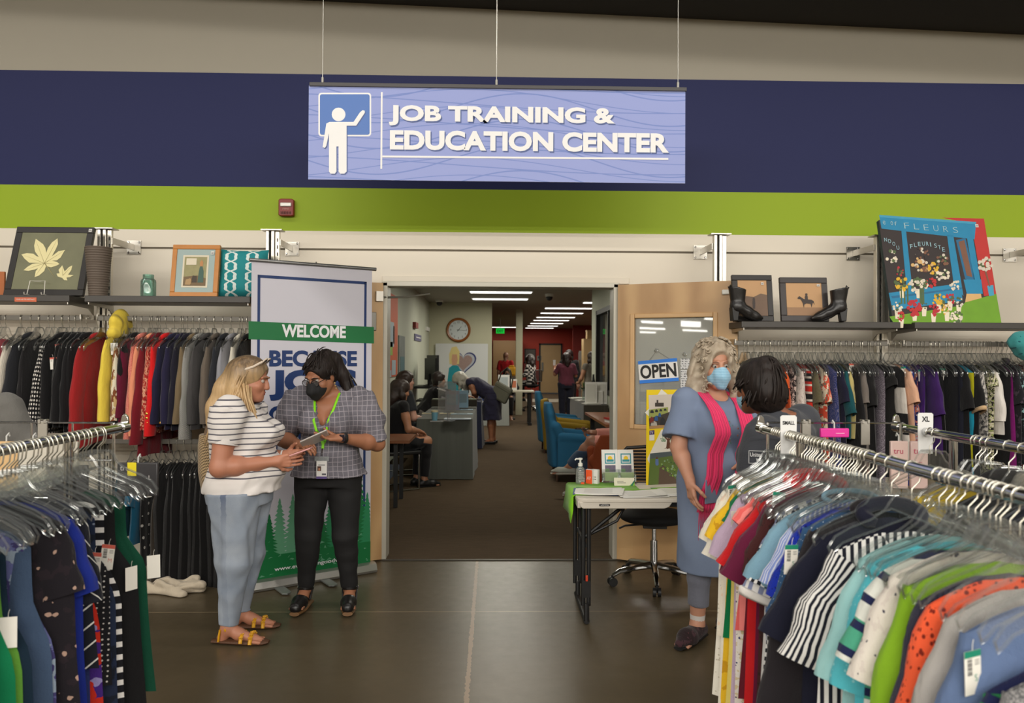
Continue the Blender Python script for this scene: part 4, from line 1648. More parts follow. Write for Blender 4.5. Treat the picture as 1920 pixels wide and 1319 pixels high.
def garment(name, label, cat, mat, loc, rz=0.0, group=None, L=0.64, sh=0.195, ch=0.225, hem=0.25, sl=0.18, sr=0.07, sang=38, ndep=0.07, bdep=0.015, nw=0.075, z0=-0.145,
   drop=0.075, thick=0.028, fold=0.008, nf=3.0, seed=0, collar=0.0, cuff=None, tags=(), mat2=None, strap=False, slit=None, puff=0.0, frill=0.0, low=None):
 """a garment on its hanger: front and back sheets meeting at the side seams, sleeves, collar, cuffs and price tags as parts.
 x runs along the hanger, y along the rail; the origin is the rail above it"""
 rs = random.Random(seed * 7 + 3)
 ph = [rs.random() * 6.28 for _ in range(6)]
 lean = rs.uniform(-0.012, 0.012)

 def hw(b):
  if strap:
   return np.interp(b, [0, 0.16, 0.30, 0.6, 1], [sh, sh * 1.05, ch, (ch + hem) / 2 - 0.004, hem])
  return np.interp(b, [0, 0.12, 0.30, 0.62, 1], [sh, sh * 1.04, ch, (ch + hem) / 2 - 0.004, hem])

 def pt(a, b, side):
  x0 = a * sh
  zs = z0 - drop * abs(a) ** 1.35
  if abs(x0) < nw:
   q = 1 - (abs(x0) / nw) ** 2.2
   zs -= (ndep if side < 0 else bdep) * q
  x = a * hw(b) + lean * b
  zl = z0 - L + 0.012 * math.sin(2.2 * a + ph[0]) * (1 if L > 0.3 else 0) + (0.012 * (1 - a * a))
  z = zs * (1 - b) + zl * b
  env = max(0.0, 1 - abs(a) ** 2.6) ** 0.5
  grow = 0.25 + 0.75 * min(1, b * 3)
  y = side * thick * env * grow
  fo = fold * (0.15 + b ** 0.8) * (math.sin(nf * math.pi * a + ph[1] + 1.4 * b) + 0.6 * math.sin((nf * 1.9) * math.pi * a + ph[2] - 2.0 * b))
  y += fo * (0.6 + 0.4 * env) + 0.006 * math.sin(5 * b + ph[3])
  y += frill * b ** 3 * math.sin(11 * math.pi * a + ph[4])
  return V3(x, y, z), (x + side * 0.31, z)

 m = MB()
 for side in (-1, 1):
  m.sheet(lambda a, b: pt(2 * a - 1, b, side), 22, 18, 0, flip=(side > 0))
 o = m.build(name, mat, smooth=180)
 tag(o, label, cat, group)
 o.location, o.rotation_euler = loc, (0, 0, rz)
 if sl > 0:
  for s in (-1, 1):
   m = MB()
   an = math.radians(sang + rs.uniform(-5, 5))
   d0 = V3(s * math.sin(an), 0, -math.cos(an))
   tip, _ = pt(s * 0.96, 0.0, -1)
   nr, nn = max(5, int(sl / 0.03)), 14
   r0 = min(0.098, sl * 0.9 + 0.03)
   vs, uv = [], []
   c = tip + V3(0, 0, 0.0)
   for i in range(nr + 1):
    t = i / nr
    bend = an * (1 - t * 0.9) if sl > 0.3 else an * (1 - 0.35 * t)
    d = V3(s * math.sin(bend), 0.05 * math.sin(3 * t + ph[5]), -math.cos(bend))
    if i:
     c = c + d * (sl / nr)
    e1 = V3(-s * math.cos(bend), 0, -math.sin(bend))
    rr = r0 * (1 - t) + sr * t
    rr *= 1 + puff * math.sin(math.pi * min(1, t * 1.1)) * 0.8
    th = min(rr * 0.5, 0.032) * (1 + puff * math.sin(math.pi * t)) * (0.55 + 0.45 * min(1, t * 4))
    for j in range(nn):
     q = 2 * math.pi * j / nn
     w = 1 + 0.06 * math.sin(9 * t * (1 + sl) + ph[4] + 2 * q)
     p = c + e1 * rr * (0.92 + math.cos(q) * w) + V3(0, 1, 0) * (th * math.sin(q) * w)
     vs.append(p)
     uv.append((rr * (q - 3.14), -t * sl - s * 0.02))
   fs = [(i * nn + j, i * nn + (j + 1) % nn, (i + 1) * nn + (j + 1) % nn, (i + 1) * nn + j) for i in range(nr) for j in range(nn)]
   if s > 0:
    fs = [f[::-1] for f in fs]
   m.add(vs, fs, 0, uv)
   p_ = m.build('sleeve', mat2 or mat, o, smooth=180)
   if cuff is not None:
    m = MB()
    ring = [V3(*vs[nr * nn + j]) for j in range(nn)]
    m.tube(ring + [], 0.006, 6, closed=True, flat=((0, 0, 1), 2.6))
    m.build('cuff', cuff, p_, smooth=180)
 if collar > 0:
  m = MB()
  for k in range(2):
   pass
  pts = []
  for q in np.linspace(-2.5, 2.5, 19):
   pts.append(V3(nw * 1.02 * math.sin(q), -thick * 0.75 * -math.cos(q) * 1.0, z0 + collar * 0.35 - (0.02 + collar * 0.4) * (1 - math.cos(q)) / 2 * 1.2))
  m.tube(pts, [collar * 0.2] + [collar * 0.34] * 17 + [collar * 0.18], 8, flat=((0, 1, 0), 0.6))
  m.build('collar', mat2 or mat, o, smooth=180)
 if low is not None:
  m = MB()
  f0, mt = low
  m.sheet(lambda a, b: (lambda p: (p[0] + V3(0, -0.004, 0), p[1]))(pt(2 * a - 1, f0 + (1 - f0) * b, -1)), 22, 6, 0)
  m.build('lower_panel', mt, o, smooth=180)
 for tx, tz, ty, rot, hd, plain in tags:
  g = bpy.data.objects.new('price_tag', tag_mesh(hd, plain))
  COL.objects.link(g)
  g.parent = o
  g.location = (tx, ty, tz)
  g.rotation_euler = (0, rs.uniform(-0.12, 0.12), rot)
 return o


# ---------------------------------------------------------------- floor racks: chrome rails on uprights, with wire end grids
def rack_rail(x, y0, y1, name, label, z=1.30):
 """one long chrome rail with end cap, uprights and feet; y0 is the end by the doorway"""
 r = empty(name, (x, y0, 0))
 tag(r, label, 'clothes rack')
 m = MB()
 m.tube([(0, 0.03, z - 0.0165), (0, y1 - y0, z - 0.0165)], 0.0165, 20)
 m.build('rail', m_chrome, r)
 for yy in (y0 - 0.35, y1 + 0.12):
  m = MB()
  m.tube([(0, yy - y0, 0.03), (0, yy - y0, z - 0.03)], 0.014, 14)
  m.build('upright', m_chrome, r)
  m = MB()
  m.box((0, yy - y0, 0.02), (0.5, 0.035, 0.03))
  m.build('foot', m_chrome, r, bevel=0.004)
 m = MB()
 m.tube([(0, 0.0, z - 0.0165), (0, 0.05, z - 0.0165)], 0.022, 20)
 m.prism([(-0.016, 0.0), (0.016, 0.0), (0.011, 0.026), (0.0, 0.036), (-0.011, 0.026)], (0, 0.052, z), (-1, 0, 0), (0, 0, 1), 0.012)
 m.build('end_cap', m_chrome, r, bevel=0.002)
 return r


def grid_panel(x0, x1, y, z0, z1, nx, nz, label):
 r = empty('wire_grid', ((x0 + x1) / 2, y, z0))
 tag(r, label, 'wire grid')
 m = MB()
 w = (x1 - x0) / 2
 for i in range(nx + 1):
  x = -w + 2 * w * i / nx
  m.tube([(x, 0, 0), (x, 0, z1 - z0)], 0.004 if 0 < i < nx else 0.006, 8)
 for k in range(nz + 1):
  m.tube([(-w, 0.004, (z1 - z0) * k / nz), (w, 0.004, (z1 - z0) * k / nz)], 0.004, 8)
 m.build('grid', m_chrome, r)
 for f in (0.28, 0.72):
  m = MB()
  m.box((-w + 2 * w * f, -0.012, (z1 - z0) - 0.04), (0.036, 0.008, 0.095))
  for dx in (-0.011, 0.011):
   m.box((-w + 2 * w * f + dx, -0.008, (z1 - z0) + 0.006), (0.010, 0.024, 0.016))
  m.build('clip', m_steel, r, smooth=0, bevel=0.002)
 for s in (-1, 1):
  m = MB()
  m.tube([(s * (w + 0.0), 0, 0), (s * w, 0, -z0 + 0.012)], 0.008, 8)
  m.build('leg', m_chrome, r)
 return r


RX, R2X, LX = 1.07, 1.66, -1.42
RZ = 1.30
rack_rail(RX, 3.02, 1.2, 'clothes_rack', 'chrome clothes rack rail full of colourful tops on the right', RZ)
rack_rail(R2X, 3.10, 1.3, 'clothes_rack', 'chrome rack rail with the XL divider, mostly empty at its end', RZ)
rack_rail(LX, 2.98, 1.2, 'clothes_rack', 'chrome clothes rack rail full of dark and green tops on the left', RZ)
grid_panel(1.10, 1.64, 3.07, 0.72, 1.305, 4, 4, 'wire grid panel joining the two right-hand rack rails')
grid_panel(-2.4, -1.46, 3.02, 0.72, 1.30, 6, 4, 'wire grid panel behind the left rack rail')

SHIRT = 'clothing'
TG = lambda x, z, y=-0.05, rot=0.35, h='g', p=False: (x, z, y, rot, h, p)
RR_ = random.Random(11)
RIGHT = [
 # Y, label, material args, options
 (2.860, 'white lace-trimmed short-sleeved top at the far end of the right rack', ('white_lace', 'lace', (232, 226, 212), (196, 186, 166), None, 70, .45), dict(L=.86, sl=.2, sang=40, frill=.006)),
 (2.820, 'cream top embroidered with orange and green flowers, right rack', ('cream_embroidery', 'floral', (228, 220, 202), (60, 132, 100), (230, 204, 180), 20, .10), dict(L=.62, sl=.22, sang=46, tags=(TG(-.20, -.20, -.03, .5),))),
 (2.800, 'plain sheer white long blouse hanging behind the yellow top', ('sheer_white', 'plain', (222, 216, 202)), dict(L=.90, sl=.26, sang=34)),
 (2.760, 'mustard yellow top with small dark red print, right rack', ('mustard_print', 'floral', (222, 178, 36), (122, 40, 30), (196, 146, 24), 26, .05), dict(L=.98, sl=.2, sang=44)),
 (2.740, 'emerald green sleeveless top beside the yellow print top', ('emerald', 'plain', (0, 108, 62)), dict(L=.60, sl=.12, sang=40)),
 (2.710, 'pale lemon yellow long shirt hanging low beside the lavender top', ('lemon', 'plain', (218, 200, 108)), dict(L=.98, sl=.2, sang=26)),
 (2.680, 'pale lavender short-sleeved top, right rack', ('lavender', 'plain', (186, 164, 186)), dict(L=.96, sl=.24, sang=42, tags=(TG(-.22, -.27, -.02, .4, 'g', True),))),
 (2.630, 'white long tunic with a small navy flower print, right rack', ('navy_ditsy', 'floral', (222, 216, 206), (58, 62, 104), (206, 190, 150), 58, .22), dict(L=.86, sl=0, ch=.235)),
 (2.590, 'coral pink top showing only its collar between clear hangers', ('coral_pink', 'vstripe', (222, 96, 92), (232, 130, 124), None, 22, .4), dict(L=.5, sl=.1, collar=.05, sang=60)),
 (2.560, 'dark maroon blouse beside the bright red shirt', ('maroon', 'plain', (92, 20, 34)), dict(L=.72, sl=.26, sang=40)),
 (2.510, 'bright red collared shirt with rolled short sleeves', ('bright_red', 'plain', (190, 26, 30)), dict(L=1.0, sl=.24, sang=44, collar=.05, tags=(TG(-.14, -.17, -.05, .2),))),
 (2.450, 'wine purple short-sleeved top beside the red shirt', ('wine', 'plain', (92, 18, 50)), dict(L=.98, sl=.26, sang=46)),
 (2.420, 'dark red paisley-bordered tunic hanging low on the right rack', ('paisley', 'floral', (66, 30, 30), (138, 104, 84), (46, 26, 24), 20, .12), dict(L=.92, sl=.22, sang=34, low=(.84, fab('paisley_border', 'floral', (40, 40, 34), (186, 178, 150), (60, 50, 40), 12, .15)))),
 (2.370, 'white shirt with pale blue stripes and turned-up cuffs', ('blue_white_stripe', 'vstripe', (212, 210, 208), (122, 130, 160), None, 24, .4), dict(L=.66, sl=.26, sang=36, sr=.085, cuff=fab('cuff_white', 'plain', (214, 210, 204)))),
 (2.330, 'black and white checked top edge beside the striped shirt', ('bw_check', 'check', (226, 224, 220), (24, 26, 34), None, 40), dict(L=.62, sl=.22, sang=40)),
 (2.290, 'light denim blue top beside the checked top', ('pale_denim', 'plain', (120, 158, 178)), dict(L=1.0, sl=.22, sang=40, collar=.025)),
 (2.260, 'pale blue shirt with narrow white stripes, right rack', ('pale_stripe', 'vstripe', (126, 144, 200), (206, 210, 222), None, 70, .4), dict(L=.74, sl=.2, sang=36)),
 (2.210, 'royal blue lace top, right rack', ('royal_lace', 'lace', (20, 44, 158), (10, 24, 92), None, 90, .5), dict(L=.78, sl=.22, sang=36)),
 (2.170, 'dark denim top with tiny white dots, right rack', ('denim_dot', 'dots', (44, 80, 118), (196, 206, 216), None, 60, .13), dict(L=.52, sl=.26, sang=34, sr=.085, tags=(TG(-.25, -.25, -.06, .25),))),
 (2.110, 'plain black cardigan with long sleeves, right rack', ('black_knit', 'plain', (32, 28, 32)), dict(L=.76, sl=.56, sang=30, collar=.03)),
 (2.050, 'navy collared jacket under a bare clear hanger', ('navy_jacket', 'plain', (16, 18, 36)), dict(L=.92, sl=.3, sang=36, collar=.06, z0=-.15)),
 (1.950, 'black and white striped top with a puffed tied sleeve', ('bw_stripe', 'vstripe', (224, 222, 218), (22, 24, 36), None, 52, .48), dict(L=.86, sl=.30, sang=36, sr=.105, puff=.6, z0=-.165)),
 (1.830, 'pale aqua collared shirt, right rack', ('pale_aqua', 'plain', (150, 196, 196)), dict(L=.6, sl=.3, sang=30)),
 (1.760, 'turquoise lace top with cap sleeves, right rack', ('turquoise_lace', 'lace', (84, 186, 200), (140, 208, 214), None, 55, .4), dict(L=.78, sl=.3, sang=24, frill=.006)),
 (1.715, 'navy, white and green striped polo sleeve behind the scribble print', ('polo_stripe', 'stripe3', (212, 214, 206), (26, 32, 70), (70, 150, 122), 16, .3), dict(L=.6, sl=.22, sang=30)),
 (1.670, 'white top with scribbled black, red and blue print', ('scribble', 'floral', (214, 206, 196), (62, 60, 76), (206, 196, 188), 34, .2), dict(L=.9, sl=.24, sang=34)),
 (1.605, 'lime green soft top, right rack', ('lime_knit', 'plain', (124, 166, 32)), dict(L=.62, sl=.42, sang=26, z0=-.15)),
 (1.575, 'navy ribbed knit between the lime and the orange tops', ('navy_rib', 'rib', (50, 50, 66), (24, 24, 36), None, 90), dict(L=.6, sl=.36, sang=26, z0=-.165)),
 (1.545, 'bright orange lace top with scalloped holes', ('orange_lace', 'lace', (232, 92, 54), (120, 32, 18), None, 64, .6), dict(L=.72, sl=.34, sang=26, frill=.01, z0=-.165)),
 (1.490, 'pale grey soft top with a big price tag, right rack', ('pale_grey', 'plain', (158, 154, 150)), dict(L=.75, sl=.36, sang=28, z0=-.17, tags=(TG(-.20, -.27, -.085, .3),))),
 (1.420, 'slate blue top with a large price tag, nearest on the right rack', ('slate_blue', 'plain', (86, 104, 138)), dict(L=.75, sl=.3, sang=26, z0=-.18, ndep=.05, tags=(TG(-.16, -.33, -.10, .15),))),
 (1.360, 'green and navy striped sleeve low at the right edge of the photo', ('green_navy', 'stripe3', (40, 124, 70), (26, 32, 72), (96, 170, 190), 9, .4), dict(L=.9, sl=.2, sang=20, z0=-.26)),
 (1.310, 'mottled grey knit cut off by the lower right corner', ('grey_marl', 'tweed', (132, 130, 130), (84, 84, 86), None, 160), dict(L=.7, sl=.4, sang=18, z0=-.24)),
]
HLAB = {'right': ('clear plastic hanger on the colourful right-hand rack', 'clear hangers on the colourful right rack'),
  'xl': ('clear plastic hanger on the mostly empty rail with the XL divider', 'clear hangers on the XL rail'),
  'left': ('clear plastic hanger on the left-hand floor rack', 'clear hangers on the left rack')}
for i, (y, lab, ma, op) in enumerate(RIGHT):
 rz = RR_.uniform(-0.13, 0.10)
 garment('hanging_garment', lab, SHIRT, fab(*ma), (RX, y, RZ), rz, seed=i + 1, **op)
 hanger((RX, y, RZ + 0.0), rz, HK_RACK, *HLAB['right'])
for y in (2.90, 2.88, 2.84, 2.78, 2.725, 2.695, 2.655, 2.61, 2.575, 2.535, 2.48, 2.435, 2.395, 2.35, 2.31, 2.275, 2.235, 2.19, 1.80, 1.78, 1.69, 1.64, 1.62):
 hanger((RX, y, RZ), RR_.uniform(-0.16, 0.12), HK_RACK, *HLAB['right'])
# garments and bare hangers on the second rail
XL = [(2.45, 'black jacket with a raised collar on the XL rail', ('black_jacket', 'plain', (18, 17, 19)), dict(L=.8, sl=.5, sang=30, collar=.08)),
  (2.2, 'black zipped coat in the middle of the XL rail', ('black_coat', 'plain', (20, 20, 22)), dict(L=.9, sl=.5, sang=34)),
  (2.0, 'periwinkle blue top on the XL rail behind the bare hanger', ('periwinkle', 'plain', (78, 102, 176)), dict(L=.7, sl=.22, sang=44)),
  (1.9, 'dark grey coat on the XL rail at the right edge', ('dark_coat', 'plain', (34, 33, 36)), dict(L=.9, sl=.5, sang=30)),
  (2.62, 'yellow top on the XL rail seen above the coral collar', ('yellow_top', 'plain', (206, 176, 44)), dict(L=.6, sl=.2, sang=52)),
  (2.33, 'black blouse between the black jacket and the zipped coat', ('black_blouse', 'plain', (14, 14, 16)), dict(L=.8, sl=.4, sang=34))]
for i, (y, lab, ma, op) in enumerate(XL):
 rz = RR_.uniform(-0.1, 0.1)
 garment('hanging_garment', lab, SHIRT, fab(*ma), (R2X, y, RZ), rz, seed=i + 60, **op)
 hanger((R2X, y, RZ), rz, HK_RACK, *HLAB['xl'])
for y in (2.90, 2.86, 2.60, 2.57, 2.54, 2.38, 2.35, 2.31, 2.28, 2.25):
 hanger((R2X, y, RZ), RR_.uniform(-0.16, 0.16), HK_RACK, *HLAB['xl'])

LEFT = [
 (2.780, 'dark green sleeveless top at the far end of the left rack', ('bottle_green', 'plain', (6, 66, 46)), dict(L=.73, sl=.0, hem=.24, ch=.2, sh=.12, strap=True, tags=(TG(.235, -.44, -.02, .5, 'r', True),))),
 (2.690, 'black sleeveless dress beside the dark green top', ('black_strap', 'plain', (16, 15, 17)), dict(L=.80, sl=.0, hem=.23, ch=.2, sh=.12, strap=True, tags=(TG(.19, -.46, -.03, .9, 'r', True),))),
 (2.630, 'black and white striped top over a black hem, left rack', ('bold_stripe', 'stripe', (20, 20, 26), (224, 220, 216), None, 24, .42), dict(L=.95, sl=.0, hem=.23, ch=.19, sh=.12, strap=True, low=(.78, fab('black_hem', 'plain', (16, 15, 18))), tags=(TG(.17, -.36, -.05, .1, 'r'),))),
 (2.560, 'navy sleeveless dress with a pale bandana print', ('bandana', 'floral', (28, 38, 62), (124, 134, 152), (20, 26, 40), 24, .1), dict(L=.92, sl=.0, hem=.22, ch=.19, sh=.12, strap=True, tags=(TG(.15, -.37, -.06, .0, 'r'),))),
 (2.530, 'black top with fine white dots behind the red dress', ('pin_dot', 'dots', (20, 20, 24), (200, 196, 190), None, 60, .18), dict(L=.6, sl=.0, hem=.21, ch=.19, sh=.12, strap=True)),
 (2.480, 'long dress in red, violet and lilac panels, left rack', ('colour_panels', 'print', (196, 44, 26), (66, 34, 120), (150, 140, 190), 5.5, .52), dict(L=1.06, sl=.0, hem=.23, ch=.18, sh=.12, strap=True, tags=(TG(.13, -.38, -.05, .7, 'r', True),))),
 (2.400, 'plain navy blue long dress beside the pinstriped top', ('navy_dress', 'plain', (34, 44, 92)), dict(L=1.08, sl=.0, hem=.22, ch=.19, sh=.12, strap=True)),
 (2.360, 'black wrap top with diagonal white pinstripes, left rack', ('pinstripe', 'stripe', (18, 20, 30), (206, 204, 198), None, 22, .09, 40), dict(L=.52, sl=.26, sang=20, tags=(TG(.14, -.38, -.07, .0, 'r', True),))),
 (2.280, 'royal blue short-sleeved top, left rack', ('royal_blue', 'plain', (18, 36, 122)), dict(L=.72, sl=.22, sang=24)),
 (2.230, 'black top with cream and pink flowers, left rack', ('dark_floral', 'floral', (24, 20, 26), (170, 140, 124), (34, 26, 32), 22, .2), dict(L=.7, sl=.2, sang=24)),
 (2.190, 'slate blue cap-sleeved top on the left rack', ('slate_cap', 'plain', (62, 80, 106)), dict(L=.98, sl=.0, ch=.2, hem=.22, strap=True, sh=.14)),
 (2.170, 'long tunic with a blurred blue and violet print', ('violet_print', 'print', (96, 100, 148), (62, 56, 104), (140, 154, 170), 14, .5), dict(L=1.0, sl=.0, ch=.2, hem=.22, strap=True, sh=.13)),
 (2.100, 'dark teal sleeveless top beside the lime one', ('ink_teal', 'plain', (12, 34, 50)), dict(L=.92, sl=.0, ch=.2, hem=.22, strap=True, sh=.13, tags=(TG(.17, -.42, -.05, .3, 'r', True),))),
 (2.065, 'apple green sleeveless top, left rack', ('apple_green', 'plain', (86, 138, 48)), dict(L=.95, sl=.0, ch=.19, hem=.22, strap=True, sh=.13)),
 (2.030, 'emerald sleeveless top beside the apple green one', ('jade_green', 'plain', (6, 116, 72)), dict(L=.97, sl=.0, ch=.19, hem=.22, strap=True, sh=.13)),
 (1.970, 'teal and white marbled blouse with a frilled sleeve', ('teal_marble', 'print', (20, 96, 130), (120, 146, 158), (14, 70, 106), 16, .52), dict(L=.6, sl=.12, sang=20, ch=.17, hem=.19, sh=.15, frill=.012)),
 (1.950, 'grey lilac long shirt, left rack', ('grey_lilac', 'plain', (128, 122, 146)), dict(L=.92, sl=.0, ch=.2, hem=.22, strap=True, sh=.13)),
 (1.920, 'bright turquoise long top at the left edge of the photo', ('turquoise', 'plain', (28, 128, 164)), dict(L=.94, sl=.0, ch=.18, hem=.2, strap=True, sh=.13)),
 (1.880, 'deep blue sleeveless top nearest the camera on the left rack', ('deep_blue', 'plain', (20, 60, 100)), dict(L=.9, sl=.0, ch=.18, hem=.2, strap=True, sh=.13)),
]
for i, (y, lab, ma, op) in enumerate(LEFT):
 rz = RR_.uniform(-0.10, 0.12)
 op.setdefault('z0', -.20 if op.get('strap') else -.15)
 garment('hanging_garment', lab, SHIRT, fab(*ma), (LX, y, RZ), rz, seed=i + 100, **op)
 hanger((LX, y, RZ), rz, HK_RACK, *HLAB['left'])
for y in (2.84, 2.82, 2.74, 2.72, 2.66, 2.60, 2.50, 2.44, 2.42, 2.34, 2.32, 2.30, 2.25, 2.21, 2.14, 2.12, 2.09, 2.05):
 hanger((LX, y, RZ), RR_.uniform(-0.12, 0.2), HK_RACK, *HLAB['left'])


# size dividers
def divider(loc, txt, label, h=0.155):
 r = empty('size_divider', loc)
 tag(r, label, 'size divider')
 m = MB()
 p = [(-0.028 + 0.004 * 0, -0.10), (0.028, -0.10), (0.03, 0.05), (0.024, 0.056), (-0.024, 0.056), (-0.03, 0.05)]
 m.prism(p, (0, -0.001, 0), (1, 0, 0), (0, 0, 1), 0.003)
 m.build('card', M('divider_white', S(222, 222, 220), 0.4), r, smooth=0)
 m = MB()
 put_text(m, txt, (0, -0.0015, 0.022), (1, 0, 0), (0, 0, 1), h=0.014 if len(txt) > 2 else 0.02, w=0.044 if len(txt) > 2 else 0.03, align='c', bold=0.03)
 m.build('lettering', m_ink, r, smooth=0)
 return r


divider((RX, 2.775, RZ), 'SMALL', 'white SMALL size divider on the colourful right rack')
divider((R2X, 2.93, RZ), 'XL', 'white XL size divider on the emptier second rail')

# ---------------------------------------------------------------- garments on the wall rails (hangers square to the wall, sleeves towards the aisle)
BL = dict(L=.62, sl=.52, sr=.062, sang=14, collar=.05, thick=.034, sh=.205, ch=.215, hem=.225, fold=.005)
TP = dict(L=.66, sl=.22, sang=26, thick=.03)
LG = dict(L=.86, sl=.0, thick=.028, ch=.2, hem=.225)
LS = dict(L=.68, sl=.56, sr=.055, sang=14, thick=.03)
K = (15, 14, 16)
BAYA = [(-14, 'pink knit sleeve cut by the left edge of the photo', ('knit_pink', 'plain', (206, 96, 110)), LS),
  (26, 'cream ribbed sweater hanging first on the left wall rail', ('cream_rib', 'rib', (206, 198, 184), (160, 152, 140), None, 60), LS),
  (44, 'charcoal short-sleeved jacket beside the cream sweater', ('char_jacket', 'plain', (34, 35, 40)), BL),
  (60, 'black sheer blouse between the charcoal jacket and the dotted blouse', ('black_sheer', 'plain', (24, 22, 24)), LS),
  (88, 'black blouse with large white polka dots', ('polka', 'dots', (18, 16, 18), (222, 216, 208), None, 36, .3), LS),
  (104, 'black jacket right of the polka dot blouse', ('black_a', 'plain', K), BL),
  (116, 'black jacket with a white tag near its collar', ('black_b', 'plain', (18, 17, 18)), dict(BL, tags=(TG(.14, -.22, -.09, -1.3, 'r'),))),
  (128, 'black jacket with two paper tags on the left wall rail', ('black_c', 'plain', K), dict(BL, tags=(TG(.21, -.29, -.05, -1.5, 'r'), TG(.14, -.2, -.05, -1.5, 'r')))),
  (140, 'long black coat left of the brick red blazer', ('black_d', 'plain', (17, 16, 18)), dict(BL, L=.85)),
  (150, 'black blazer behind the brick red blazer', ('black_e', 'plain', K), BL),
  (170, 'brick red blazer beside the slotted upright', ('brick_red', 'plain', (150, 30, 32)), dict(BL, L=.74, sl=.6))]
BAYB = [(214, 'yellow hooded jacket next to the slotted upright', ('yellow_hood', 'plain', (222, 196, 72)), dict(BL, collar=.0, L=.6, sl=.56, z0=-.10)),
  (226, 'white blouse with brown smudged print beside the yellow hood', ('brown_print', 'print', (210, 200, 176), (120, 70, 40), (188, 160, 110), 9, .5), dict(LS, sl=.5)),
  (238, 'black jacket between the brown print and the pink tweed', ('black_f', 'plain', K), dict(BL, tags=(TG(.18, -.19, -.05, -1.2, 'r', True),))),
  (244, 'burgundy top peeping out beside the pink tweed jacket', ('burgundy', 'plain', (92, 14, 42)), dict(LS, L=.6, sl=.48)),
  (254, 'pink tweed jacket on the left wall rail', ('pink_tweed', 'tweed', (214, 134, 118), (184, 96, 84), None, 170), dict(BL, L=.7, sl=.62)),
  (274, 'peach coat beside the pink tweed jacket', ('peach', 'plain', (216, 138, 104)), dict(BL, sl=.6)),
  (283, 'dark red long coat behind the peach one', ('dark_red', 'plain', (110, 16, 28)), dict(BL, L=.82, sl=.66)),
  (289, 'red and cream flecked blouse left of the scarlet blazer', ('red_fleck', 'print', (158, 44, 36), (206, 150, 120), (120, 26, 26), 34, .5), LS),
  (300, 'scarlet blazer with gold cuff buttons', ('scarlet', 'plain', (208, 24, 26)), dict(BL, sl=.6)),
  (316, 'navy coat right of the scarlet blazer', ('navy_a', 'plain', (28, 26, 52)), BL),
  (329, 'navy blazer with a gold button at its cuff', ('navy_b', 'plain', (32, 28, 56)), BL),
  (341, 'dark navy blazer left of the tan coat', ('navy_c', 'plain', (22, 20, 34)), BL),
  (352, 'tan wool coat between navy and houndstooth', ('tan_wool', 'plain', (110, 94, 70)), BL),
  (364, 'black and white houndstooth jacket', ('houndstooth', 'check', (186, 184, 178), (24, 24, 26), None, 80), dict(BL, sl=.62)),
  (376, 'charcoal wool coat right of the houndstooth jacket', ('charcoal_wool', 'plain', (66, 64, 64)), BL),
  (392, 'taupe wool coat above the blonde woman', ('taupe_wool', 'plain', (98, 88, 78)), BL),
  (408, 'blue-black blazer beside the taupe coat', ('ink_wool', 'plain', (36, 38, 44)), BL),
  (424, 'light grey hooded jacket near the banner', ('light_grey', 'plain', (140, 140, 146)), BL),
  (440, 'cream jacket next to the black coat by the banner', ('cream_wool', 'plain', (204, 198, 182)), BL),
  (454, 'black coat beside the edge of the banner', ('black_g', 'plain', K), BL)]
